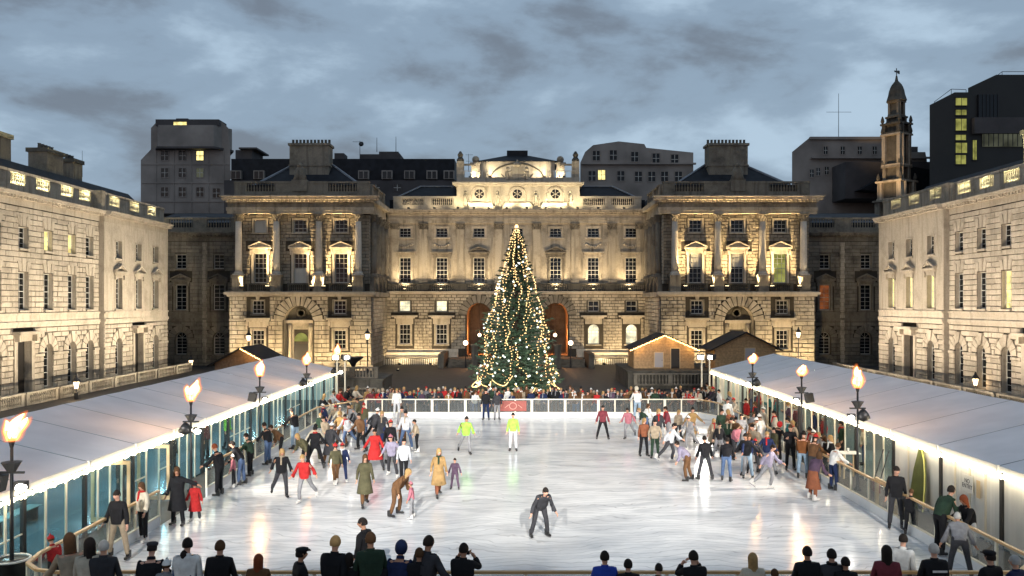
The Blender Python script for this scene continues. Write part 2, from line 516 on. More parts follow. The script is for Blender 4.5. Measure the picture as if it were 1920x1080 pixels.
# ------------------------------------------------------------------ classical facades
random.seed(5)
STONE_MESH = {}
def stone_block(l, h, d, mat):
    l = max(0.1, round(l * 20) / 20); h = round(h, 3)
    key = (l, h, d, mat)
    if key not in STONE_MESH:
        c = min(0.035, h * 0.12); a = l / 2 - 0.015; b = h / 2 - 0.014
        mb = MB()
        vs = [(-a, 0, -b), (a, 0, -b), (a, 0, b), (-a, 0, b), (-a + c, -d, -b + c), (a - c, -d, -b + c), (a - c, -d, b - c), (-a + c, -d, b - c)]
        mb.add(vs, [(4, 5, 6, 7), (0, 1, 5, 4), (1, 2, 6, 5), (2, 3, 7, 6), (3, 0, 4, 7)], mat)
        STONE_MESH[key] = mb
    return STONE_MESH[key]
class Facade:
    """a wall in local (x along, y inwards, z up), facing -y"""
    def __init__(self, root, M):
        self.root = root; self.M = M
        self.stones = []; self.vous = []
    def obj(self, name, mb, kind=None): return mb.build(name, self.root, self.M, kind)
    def wall(self, u0, u1, v0, v1, ops, y=0.0, mat='joint', reveal=0.34, name='wall', rmat='portland'):
        mb = MB()
        us = sorted(set([u0, u1] + [o['u'] - o['w'] / 2 for o in ops] + [o['u'] + o['w'] / 2 for o in ops]))
        vs = sorted(set([v0, v1] + [o['v0'] for o in ops] + [o['v1'] for o in ops]))
        us = [u for u in us if u0 <= u <= u1]; vs = [v for v in vs if v0 <= v <= v1]
        for j in range(len(vs) - 1):
            run = None
            for i in range(len(us) - 1):
                cu = (us[i] + us[i + 1]) / 2; cv = (vs[j] + vs[j + 1]) / 2
                hole = any(abs(cu - o['u']) < o['w'] / 2 and o['v0'] < cv < o['v1'] for o in ops)
                if not hole:
                    if run is None: run = us[i]
                if hole or i == len(us) - 2:
                    end = us[i] if hole else us[i + 1]
                    if run is not None and end > run:
                        mb.quad((run, y, vs[j]), (end, y, vs[j]), (end, y, vs[j + 1]), (run, y, vs[j + 1]), mat)
                    run = None
        for o in ops:
            a = o['u'] - o['w'] / 2; b = o['u'] + o['w'] / 2; p = o['v0']; q = o['v1']; d = y + o.get('d', reveal)
            r = o['w'] / 2
            top = q - r if o.get('arch') else q
            mb.quad((a, y, p), (a, d, p), (a, d, top), (a, y, top), rmat)
            mb.quad((b, y, top), (b, d, top), (b, d, p), (b, y, p), rmat)
            mb.quad((a, y, p), (b, y, p), (b, d, p), (a, d, p), rmat)
            if o.get('arch'):
                n = 10
                pts = [(o['u'] - r * math.cos(PI * k / n), top + r * math.sin(PI * k / n)) for k in range(n + 1)]
                for k in range(n):
                    p0, p1 = pts[k], pts[k + 1]
                    mb.quad((p0[0], y, p0[1]), (p0[0], d, p0[1]), (p1[0], d, p1[1]), (p1[0], y, p1[1]), rmat)
                    cx = a if k < n / 2 else b
                    mb.add([(cx, y, q), (p0[0], y, p0[1]), (p1[0], y, p1[1])], [(0, 1, 2)], mat)
                mb.add([(a, y, q), (o['u'], y, q), (o['u'], y, q)], [], mat)
            else:
                mb.quad((a, y, top), (a, d, top), (b, d, top), (b, y, top), rmat)
        self.obj(name, mb)
    def course(self, u0, u1, v0, v1, h, length, excl, y=0.0, proud=0.06, mat='portland', jit=0.25):
        rows = max(1, round((v1 - v0) / h)); h = (v1 - v0) / rows
        for r in range(rows):
            a = v0 + r * h; b = a + h; mid = (a + b) / 2
            blk = []
            for e_ in excl:
                if e_.get('arch'):
                    rad = e_['w'] / 2 + e_.get('m', 0.1); spring = e_['v1'] - e_['w'] / 2
                    if mid < e_['v0'] - e_.get('mb', 0.1): continue
                    if mid <= spring: hw = e_['w'] / 2 + e_.get('mj', 0.05)
                    else:
                        t = rad * rad - (mid - spring) ** 2
                        if t <= 0: continue
                        hw = math.sqrt(t)
                    blk.append((e_['u'] - hw, e_['u'] + hw))
                elif e_['v0'] - e_.get('mb', 0.0) < mid < e_['v1'] + e_.get('mt', 0.0):
                    hw = e_['w'] / 2 + e_.get('mj', 0.0)
                    blk.append((e_['u'] - hw, e_['u'] + hw))
            blk.sort()
            free = []; x = u0
            for p, q in blk:
                if p > x: free.append((x, p))
                x = max(x, q)
            if x < u1: free.append((x, u1))
            off = (r % 2) * length / 2
            for p, q in free:
                if q - p < 0.1: continue
                cuts = [p]
                k = math.ceil((p - off) / length) * length + off
                while k < q - 0.15:
                    kk = k + random.uniform(-jit, jit) * length * 0.5
                    if kk > cuts[-1] + 0.2 and kk < q - 0.2: cuts.append(kk)
                    k += length
                cuts.append(q)
                for c0, c1 in zip(cuts[:-1], cuts[1:]):
                    self.stones.append(((c0 + c1) / 2, y, mid, c1 - c0, h, proud * random.uniform(0.8, 1.15), mat))
    def arch_ring(self, u, spring, r_in, r_out, n, y=0.0, proud=0.09, mat='portland', key=True):
        for k in range(n):
            a0 = PI * k / n + 0.025; a1 = PI * (k + 1) / n - 0.025
            mid = (k == n // 2)
            ro = r_out * (1.12 if (mid and key) else 1.0); p = proud * (1.8 if (mid and key) else 1.0)
            mb = MB()
            P = lambda rr, aa: (-rr * math.cos(aa), rr * math.sin(aa))
            pts = [P(r_in, a0), P(r_in, a1), P(ro, a1), P(ro, a0)]
            pts = [(q[0], q[1]) for q in pts][::-1]
            mb.prism(pts, -p, 0.0, mat)
            o = mb.build('voussoir', self.root, self.M @ T(u, y, spring))
    def flush(self, limit=300):
        """the blocks that show largest are parts of their own, the rest one part"""
        st = sorted(self.stones, key=lambda s: -s[3] * s[4])
        cache = {}
        for s in st[:limit]:
            mb = stone_block(s[3], s[4], round(s[5], 2), s[6]); k = id(mb)
            if k not in cache: cache[k] = mb.mesh('stone')
            inst('stone', cache[k], self.root, self.M @ T(s[0], s[1], s[2]))
        if len(st) > limit:
            big = MB()
            for s in st[limit:]:
                mb = stone_block(s[3], s[4], round(s[5], 2), s[6])
                n = len(big.v); k = big.mi(s[6])
                big.v.extend([(p[0] + s[0], p[1] + s[1], p[2] + s[2]) for p in mb.v])
                for f in mb.f:
                    big.f.append(tuple(i + n for i in f)); big.m.append(k); big.smooth.append(False)
            self.obj('small_stonework', big, 'stuff')
    def window(self, u, v0, v1, w, y=0.0, d=0.30, lit=None, rows=4, cols=3, arch=False, frame=0.18, hood=None, mat='portland', key=None, blind=None):
        k = ('win', round(v1 - v0, 2), round(w, 2), d, lit, rows, cols, arch, frame, hood, mat, blind)
        if k not in WINCACHE:
            H = v1 - v0
            fr = MB()
            f = frame
            if f > 0 and not arch:
                fr.box(-w / 2 - f, -w / 2, -0.09, 0.0, -0.02, H + f, mat); fr.box(w / 2, w / 2 + f, -0.09, 0.0, -0.02, H + f, mat)
                fr.box(-w / 2, w / 2, -0.09, 0.0, H, H + f, mat)
            fr.box(-w / 2 - f - 0.05, w / 2 + f + 0.05, -0.17, 0.0, -0.16, -0.02, mat)
            if hood in ('pediment', 'flat', 'segment'):
                a = w / 2 + f + 0.28; t = H + f
                fr.box(-a + 0.1, a - 0.1, -0.16, 0, t + 0.02, t + 0.25, mat)
                fr.box(-a, a, -0.36, 0, t + 0.25, t + 0.40, mat)
                for s_ in (-1, 1):      # scroll brackets
                    fr.box(s_ * (a - 0.25) - 0.09, s_ * (a - 0.25) + 0.09, -0.24, 0, t - 0.38, t + 0.05, mat)
                if hood == 'pediment':
                    fr.prism([(-a + 0.12, t + 0.41), (a - 0.12, t + 0.41), (0, t + 0.90)], -0.14, 0, mat)
                    for s_ in (-1, 1):
                        q = [(s_ * a, t + 0.41), (s_ * a, t + 0.52), (0, t + 1.05), (0, t + 0.92)]
                        if s_ > 0: pass
                        else: q = q[::-1]
                        fr.prism(q[::1] if s_ > 0 else q, -0.38, 0, mat)
                if hood == 'segment':
                    pts = [(-a + 2 * a * i / 8, t + 0.41 + 0.42 * math.sin(PI * i / 8)) for i in range(9)]
                    fr.prism([(-a, t + 0.405)] + [(a, t + 0.405)] + pts[::-1][1:-1], -0.34, 0, mat)
            pn = MB()
            gm = lit or 'glass_dark'
            r = w / 2
            if arch:
                n = 10; top = H - r
                out = [(-r, 0), (r, 0)] + [(r * math.cos(PI * i / n), top + r * math.sin(PI * i / n)) for i in range(n + 1)]
                pn.add([(p[0], d, p[1]) for p in out], [tuple(range(len(out)))], gm)
            else:
                pn.quad((-r, d, 0), (r, d, 0), (r, d, H), (-r, d, H), gm)
            if blind:
                pn.quad((-r + 0.03, d - 0.02, H * (1 - blind) if blind > 0 else 0), (r - 0.03, d - 0.02, H * (1 - blind) if blind > 0 else 0), (r - 0.03, d - 0.02, H if blind > 0 else -blind * H), (-r + 0.03, d - 0.02, H if blind > 0 else -blind * H), 'sash_paint')
            sh = MB(); bw = 0.030
            y0 = d - 0.07; y1 = d - 0.025
            Ht = H - r if arch else H
            sh.box(-r, -r + 0.07, y0, y1, 0, Ht, 'sash_paint'); sh.box(r - 0.07, r, y0, y1, 0, Ht, 'sash_paint')
            sh.box(-r + 0.07, r - 0.07, y0, y1, 0, 0.09, 'sash_paint')
            sh.box(-r + 0.07, r - 0.07, y0, y1, Ht - 0.06, Ht, 'sash_paint')
            for i in range(1, cols):
                x = -r + w * i / cols
                sh.box(x - bw / 2, x + bw / 2, y0 + 0.01, y1 - 0.004, 0.09, Ht - 0.06, 'sash_paint')
            for i in range(1, rows):
                z = Ht * i / rows; q = bw * (1.9 if i == rows // 2 else 1)
                sh.box(-r + 0.07, r - 0.07, y0, y1 - 0.007, z - q / 2, z + q / 2, 'sash_paint')
            if arch:
                n = 10; top = H - r
                for i in range(n):
                    a0 = PI * i / n; a1 = PI * (i + 1) / n
                    sh.tube((r * .96 * math.cos(a0), y0 + .02, top + r * .96 * math.sin(a0)), (r * .96 * math.cos(a1), y0 + .02, top + r * .96 * math.sin(a1)), 0.03, n=4, mat='sash_paint')
                for a0 in (PI / 4, PI / 2, PI * 3 / 4):
                    sh.tube((0, y0 + .02, top), (r * .95 * math.cos(a0), y0 + .02, top + r * .95 * math.sin(a0)), 0.018, n=4, mat='sash_paint')
            WINCACHE[k] = (fr.mesh('window'), pn.mesh('pane'), sh.mesh('sash'))
        a, b, c = WINCACHE[k]
        M = self.M @ T(u, y, v0)
        wo = inst('window', a, self.root, M)
        inst('pane', b, wo, M); inst('sash', c, wo, M)
        return wo
    def band(self, name, u0, u1, prof, mat='portland', y=0.0, ends=True):
        """moulding: prof = list of (z0, z1, projection)"""
        mb = MB()
        for z0, z1, p in prof:
            mb.box(u0 - (p if ends else 0), u1 + (p if ends else 0), y - p, y + 0.02, z0, z1, mat)
        return self.obj(name, mb)
    def dentils(self, u0, u1, z0, z1, p0, p1, step, mat='portland', y=0.0):
        mb = MB(); x = u0
        while x < u1:
            mb.box(x, x + step * 0.5, y - p1, y - p0, z0, z1, mat); x += step
        return self.obj('dentil_row', mb, 'stuff')
    def balustrade(self, u0, u1, z0, z1, bays, y=0.0, mat='portland', th=0.28, nper=8, pier=0.5, plinth=0.3, rail=0.16, solid=()):
        """bays: list of (ua, ub) openings filled with balusters"""
        mb = MB()
        mb.box(u0, u1, y, y + th, z0, z0 + plinth, mat)
        mb.box(u0 - 0.04, u1 + 0.04, y - 0.05, y + th + 0.05, z1 - rail, z1, mat)
        x = u0; bm_ = MB(); h0 = z0 + plinth; h1 = z1 - rail; H = h1 - h0
        for a, b in sorted(bays):
            if a > x: mb.box(x, a, y + 0.003, y + th - 0.003, h0, h1, mat)
            n = max(2, round((b - a) / 0.27)) if nper is None else nper
            for i in range(n):
                c = a + (b - a) * (i + 0.5) / n; rr = min(0.085, (b - a) / n * 0.36)
                bm_.lathe([(rr * .9, 0), (rr * .9, H * .08), (rr * .5, H * .14), (rr, H * .36), (rr * .45, H * .72), (rr * .8, H * .9), (rr * .8, H)], (c, y + th / 2, h0), 6, mat)
            x = b
        if x < u1: mb.box(x, u1, y + 0.003, y + th - 0.003, h0, h1, mat)
        o = self.obj('balustrade', mb)
        bm_.build('baluster_row', o, self.M, 'stuff')
        return o
WINCACHE = {}
COLMESH = {}
def column(fc, u, y, z0, z1, r, capH, mat='portland', capmat='portland', half=False, square=False):
    k = (round(z1 - z0, 2), r, capH, mat, capmat, square)
    if k not in COLMESH:
        H = z1 - z0; sh = MB(); cp = MB(); bs = MB()
        if square:
            sh.box(-r, r, -0.26, 0.02, 0.35, H - capH, mat)
            bs.box(-r - 0.08, r + 0.08, -0.34, 0.02, 0, 0.35, mat)
        else:
            n = 14
            prof = [(r, 0.4)] + [(r * (1 - 0.15 * (t ** 1.8)), 0.4 + (H - capH - 0.4) * t) for t in (0.2, 0.4, 0.6, 0.8, 1.0)]
            sh.lathe(prof, (0, 0, 0), n, mat)
            bs.box(-r * 1.35, r * 1.35, -r * 1.35, r * 1.35, 0, 0.14, mat)
            bs.lathe([(r * 1.3, 0.14), (r * 1.36, 0.2), (r * 1.25, 0.27), (r * 1.1, 0.31), (r * 1.18, 0.36), (r * 1.0, 0.41)], (0, 0, 0), n, mat)
        # leafy capital: bell with two ranks of leaves and an abacus
        zc = H - capH; yb = 0 if not square else -0.06
        cp.lathe([(r * .82, 0), (r * .86, capH * .5), (r * 1.15, capH * .86)], (0, yb, zc), 8, capmat, sy=(0.55 if square else 1))
        for rank, (zz, rr) in enumerate(((0.0, r * .95), (capH * .38, r * 1.08))):
            for i in range(8):
                t = 2 * PI * (i + rank * 0.5) / 8
                cx, cy_ = rr * math.cos(t), rr * math.sin(t) * (0.55 if square else 1) + yb
                tx, ty = rr * 1.38 * math.cos(t), rr * 1.38 * math.sin(t) * (0.55 if square else 1) + yb
                cp.tube((cx, cy_, zc + zz), (tx, ty, zc + zz + capH * .36), r * .2, r * .13, 4, capmat)
        cp.box(-r * 1.3, r * 1.3, -r * 1.3 * (0.6 if square else 1) + yb, (r * 1.3 if not square else 0.02), H - capH * .14, H, capmat)
        COLMESH[k] = (sh.mesh('column'), cp.mesh('capital'), bs.mesh('column_base'))
    a, b, c = COLMESH[k]
    M = fc.M @ T(u, y, z0)
    o = inst('pilaster' if square else 'column', a, fc.root, M)
    inst('capital', b, o, M); inst('column_base', c, o, M)
    return o

ORD = ['first', 'second', 'third', 'fourth', 'fifth', 'sixth', 'seventh', 'eighth', 'ninth']
def uplight(loc, target, energy, label, group, ang=75, glow='uplight_glow', size=0.14, color=(1, 0.72, 0.36), up=0):
    """a small floodlight: box body, glowing front, on a bracket, with its lamp"""
    t = Vector(target) - Vector(loc)
    q = t.to_track_quat('Y', 'Z').to_matrix().to_4x4()
    M = T(*loc) @ q
    r = thing('floodlight', label, 'floodlight', M=M, group=group)
    mb = MB(); s = size
    mb.box(-s, s, -s * 1.1, 0, -s * .7, s * .7, 'iron')
    mb.tube((0, -s * .5, -s * .7), (0, -s * .5, -s * 2.0), 0.02, n=4, mat='iron')
    mb.build('housing', r, M)
    ln = MB(); ln.box(-s * .85, s * .85, 0.002, 0.02, -s * .55, s * .55, glow); ln.build('lens', r, M)
    d = t.normalized()
    lo = Vector(loc) + d * 0.06
    spot('lamp', tuple(lo), target, energy, ang, color, 0.08, 0.8, r)
    if up: spot('lamp', tuple(lo), (loc[0], loc[1] + .25, loc[2] + 9), up, 52, color, 0.08, 1.0, r)
    return r

# ---- pavilions (the two projecting end blocks)
def op(u, v0, v1, w, **k):
    d = dict(u=u, v0=v0, v1=v1, w=w); d.update(k); return d
def pavilion(x0, x1, cols, wins, label, side, lits):
    Y0 = 88.9
    root = thing('palace_pavilion', label, 'building', ((x0 + x1) / 2, Y0, 0))
    F = Facade(root, T(0, Y0, 0))
    cx = wins[1]
    ops = []; ex = []
    for i, u in enumerate(wins):
        if i != 1:
            ops += [op(u, 2.2, 4.15, 1.25), op(u, 5.85, 7.25, 1.25)]
            ex += [op(u, 1.9, 5.3, 2.1), op(u, 5.25, 7.66, 2.4)]
    ops += [op(cx, 0.0, 6.7, 3.0, arch=True, d=1.3)]
    ex += [op(cx, 0.0, 6.7, 3.0, arch=True, m=1.15, mj=0.15)]
    F.wall(x0, x1, -0.05, 7.66, ops)
    F.course(x0 + 0.02, x1 - 0.02, 0.5, 5.1, 0.46, 1.35, ex, proud=0.09)
    F.course(x0 + 0.02, x1 - 0.02, 5.32, 7.66, 0.39, 0.8, ex, proud=0.09)
    F.arch_ring(cx, 5.2, 1.52, 2.55, 13, proud=0.12)
    F.band('plinth', x0, x1, [(-0.05, 0.5, 0.14)])
    for a, b in ((x0, wins[0] - 1.35), (wins[0] + 1.35, cx - 1.62), (cx + 1.62, wins[2] - 1.35), (wins[2] + 1.35, x1)):
        F.band('string_course', a, b, [(5.12, 5.30, 0.13)], ends=False)
    for i, u in enumerate(wins):
        if i == 1: continue
        F.window(u, 2.2, 4.15, 1.25, lit=lits.get(('g', i)), rows=4, cols=3, frame=0.22, y=0.02)
        F.window(u, 5.85, 7.25, 1.25, lit=lits.get(('m', i)), rows=3, cols=3, frame=0.12, mat='portland_dark')
        mb = MB(); mb.box(u - 1.35, u + 1.35, -0.42, 0, 5.22, 5.44, 'portland_clean'); mb.box(u - 1.2, u + 1.2, -0.22, 0, 5.02, 5.22, 'portland_clean')
        mb.box(u - 0.95, u + 0.95, -0.12, 0, 4.45, 5.02, 'portland_clean')
        for s_ in (-1, 1): mb.box(u + s_ * 1.05 - 0.13, u + s_ * 1.05 + 0.13, -0.30, 0, 4.62, 5.02, 'portland_clean')
        F.obj('window_hood', mb)
        kb = MB(); kb.prism([(u - 0.13, 7.28), (u + 0.13, 7.28), (u + 0.2, 7.66), (u - 0.2, 7.66)], -0.2, 0, 'portland'); F.obj('keystone', kb)
    # doorway inside the arch: screen wall, columns, fanlight and door
    dm = MB()
    dm.box(cx - 1.5, cx - 0.75, 1.1, 1.28, 0, 5.0, 'portland'); dm.box(cx + 0.75, cx + 1.5, 1.1, 1.28, 0, 5.0, 'portland')
    dm.box(cx - 0.75, cx + 0.75, 1.1, 1.28, 4.2, 5.0, 'portland')
    dm.box(cx - 1.5, cx + 1.5, 0.7, 1.29, 4.85, 5.2, 'portland_clean')
    dm.add([(cx + 1.5 * math.cos(PI * i / 10), 1.2, 5.2 + 1.5 * math.sin(PI * i / 10)) for i in range(11)], [tuple(range(11))], 'sooty_stone')
    for s_ in (-1, 1):
        dm.lathe([(0.2, 0), (0.17, 0.3), (0.16, 3.9), (0.24, 4.2), (0.24, 4.84)], (cx + s_ * 1.1, 0.85, 0), 10, 'portland')
    F.obj('door_screen', dm)
    dd = MB(); dd.box(cx - 0.75, cx + 0.75, 1.22, 1.27, 0, 2.7, 'door_dark'); o = F.obj('door', dd)
    fl = MB()
    fl.add([(cx + 0.75 * math.cos(PI * i / 10), 1.18, 2.95 + 0.9 * math.sin(PI * i / 10)) for i in range(11)], [tuple(range(11))], 'room_green')
    F.obj('fanlight', fl)
    lu = MB(); lu.lathe([(0.45, 0), (0.5, 0.08), (0.45, 0.16), (0.3, 0.16), (0.3, 0)], (0, 0, 0), 14, 'sooty_stone')
    lu.build('round_relief', root, F.M @ T(cx, 1.18, 5.95) @ Matrix.Rotation(PI / 2, 4, 'X'))
    # lit ledge, pedestals, order
    F.band('ledge', x0, x1, [(7.66, 7.86, 0.22), (7.86, 8.12, 0.45), (8.12, 8.2, 0.3)], 'portland_clean')
    yw = 0.75
    ops2 = []; ex2 = []
    for i, u in enumerate(wins):
        ops2 += [op(u, 9.1, 12.2, 1.35), op(u, 14.4, 15.72, 1.35)]
        ex2 += [op(u, 8.2, 12.6, 2.05), op(u, 12.5, 13.62, 3.0), op(u, 14.15, 15.95, 1.85)]
    xa, xb = x0 + 0.35, x1 - 0.35
    F.wall(xa, xb, 8.2, 16.3, ops2, y=yw)
    for c in cols: ex2.append(op(c, 8.2, 16.3, 0.5))
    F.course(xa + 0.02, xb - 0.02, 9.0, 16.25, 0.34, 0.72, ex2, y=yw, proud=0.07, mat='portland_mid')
    for i, u in enumerate(wins):
        F.window(u, 9.1, 12.2, 1.35, y=yw, lit=lits.get(('p', i)), rows=6, cols=3, frame=0.24, hood='pediment', mat='portland_clean', blind=lits.get(('pb', i)))
        F.window(u, 14.4, 15.72, 1.35, y=yw, lit=lits.get(('t', i)), rows=3, cols=3, frame=0.17, blind=lits.get(('tb', i)))
        F.balustrade(u - 1.15, u + 1.15, 8.2, 9.06, [(u - 0.95, u + 0.95)], y=yw - 0.75, mat='sooty_stone', th=0.18, nper=9, plinth=0.1, rail=0.12)
    for c in cols:
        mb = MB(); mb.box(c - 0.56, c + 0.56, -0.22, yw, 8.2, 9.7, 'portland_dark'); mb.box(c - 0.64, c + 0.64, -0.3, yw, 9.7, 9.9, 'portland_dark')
        F.obj('pedestal', mb)
        column(F, c, 0.24, 9.9, 16.3, 0.37, 0.78, 'column_stone', 'portland_dark')
    F.band('architrave', xa, xb, [(16.3, 16.6, 0.55), (16.6, 16.95, 0.62)], 'portland', y=yw - 0.35)
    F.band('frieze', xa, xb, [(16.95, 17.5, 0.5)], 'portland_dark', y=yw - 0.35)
    F.band('cornice', xa, xb, [(17.5, 17.72, 0.62), (17.72, 18.0, 1.0), (18.0, 18.14, 1.15)], 'portland', y=yw - 0.35)
    F.dentils(xa - 0.6, xb + 0.6, 17.5, 17.72, 0.63, 0.86, 0.42, y=yw - 0.35)
    mid = cx; w_ = xb - xa
    F.balustrade(xa, xb, 18.14, 19.75, [(xa + 1.3, xa + 4.3), (xb - 4.3, xb - 1.3)], y=0.5, mat='portland_dark', nper=10, plinth=0.55, rail=0.2)
    # carved figure in the middle of the parapet
    mb = MB(); mb.box(cx - 0.8, cx + 0.8, 0.3, 1.0, 18.7, 19.9, 'portland_dark'); mb.lathe([(0.75, 0), (0.6, 0.5), (0.62, 0.9), (0.35, 1.3), (0.2, 1.5)], (cx, 0.7, 19.9), 10, 'portland_dark', sy=.6)
    mb.ball((cx, 0.6, 21.45), 0.26, 'portland_dark'); F.obj('parapet_sculpture', mb)
    # rear body, roof, chimney
    bd = MB(); bd.box(x0 + 0.36, x1 - 0.36, yw + 0.5, 22, 0, 18.1, 'joint')
    bd.box(x0 + 0.004, x0 + 0.34, 0.004, 22, -0.05, 7.65, 'portland_dark'); bd.box(x1 - 0.34, x1 - 0.004, 0.004, 22, -0.05, 7.65, 'portland_dark')
    bd.box(x0 + 0.34, x1 - 0.34, 1.45, 22, -0.05, 7.65, 'joint')
    bd.box(x0, x1, 0.01, yw + 0.6, 7.9, 8.12, 'portland_dark')
    F.obj('body_wall', bd)
    rf = MB(); a, b, c, d = xa + 1.2, xb - 1.0, 2.4, 20.0
    r0, r1 = cx - 2.1, cx + 2.1
    rf.add([(a, c, 19.4), (b, c, 19.4), (b, d, 19.4), (a, d, 19.4), (r0, c + 4, 22.4), (r1, c + 4, 22.4), (r1, d - 4, 22.4), (r0, d - 4, 22.4)],
           [(0, 1, 5, 4), (1, 2, 6, 5), (2, 3, 7, 6), (3, 0, 4, 7), (4, 5, 6, 7)], 'slate')
    rf.box(xa + 0.4, xb - 0.4, 0.9, 21, 18.1, 19.41, 'slate')
    ro = F.obj('roof', rf)
    for p, q in (((a, c, 19.42), (r0, c + 4, 22.46)), ((b, c, 19.42), (r1, c + 4, 22.46))):
        hp = MB(); hp.tube(p, q, 0.13, n=5, mat='lead'); hp.build('hip_flashing', ro, F.M)
    ch = MB(); ch.box(cx - 2.15, cx + 2.15, 4.6, 6.6, 20.8, 24.25, 'portland_dark'); ch.box(cx - 2.3, cx + 2.3, 4.45, 6.75, 24.25, 24.5, 'portland_dark')
    ch.box(cx - 2.25, cx + 2.25, 4.5, 6.7, 22.0, 22.15, 'portland_dark'); ch.build('chimney', ro, F.M)
    for i in range(11):
        pt = MB(); pt.lathe([(0.15, 0), (0.13, 0.5), (0.17, 0.55)], (cx - 2.0 + 0.4 * i, 5.6, 24.5), 6, 'sooty_stone'); pt.build('chimney_pot', ro, F.M)
    # inner return wall with giant order
    if side > 0: M2 = T(x1, Y0, 0) @ RZ(PI / 2); sg = 1
    else: M2 = T(x0, Y0 + 10.5, 0) @ RZ(-PI / 2); sg = -1
    G = Facade(root, M2)
    G.course(0.1, 10.4, 0.5, 7.6, 0.42, 0.9, [], proud=0.07)
    G.course(0.5, 10.4, 9.0, 16.2, 0.36, 0.8, [], y=0.355, proud=0.06)
    for u in ((1.3, 3.9, 6.6, 9.3) if sg > 0 else (1.2, 3.9, 6.6, 9.2)):
        mb = MB(); mb.box(u - 0.5, u + 0.5, -0.1, 0.36, 8.2, 9.7, 'portland_dark'); G.obj('pedestal', mb)
        column(G, u, 0.02, 9.7, 16.3, 0.35, 0.78, 'portland_dark', 'portland_dark')
    G.band('ledge', 0.5, 10.5, [(7.66, 8.15, 0.35)], 'portland', ends=False)
    G.band('entablature', 1.2 if sg > 0 else 0, 10.5 if sg > 0 else 9.3, [(16.3, 16.95, 0.25), (16.95, 17.5, 0.2), (17.5, 17.98, 0.7)], 'portland', y=0.34, ends=False)
    G.balustrade(1.6 if sg > 0 else 0.2, 10.3 if sg > 0 else 8.9, 18.0, 19.6, [(2.4, 5.2), (6.2, 9)] if sg > 0 else [(1, 4), (5, 8)], y=0.2, mat='portland_dark', nper=9, plinth=0.5)
    G.flush(120)
    F.flush(300)
    return F
lc = [(p - 968) / 18 for p in (446, 517, 597, 671)]; lw = [(p - 968) / 18 for p in (484, 559.5, 637)]
pavilion(-29.9, -15.05, lc, lw, 'left projecting palace pavilion with four giant columns and a broad chimney', 1,
         {('tb', 0): 1.0, ('pb', 1): -0.48})
rc = [(p - 968) / 18 for p in (1266, 1347, 1431, 1508)]; rw = [(p - 968) / 18 for p in (1307, 1386, 1467)]
pavilion(15.0, 31.1, rc, rw, 'right projecting palace pavilion with four giant columns, behind the timber cabins', -1,
         {('tb', 0): 0.0, ('pb', 0): 0.45, ('pb', 1): 0.45, ('p', 2): 'room_green'})

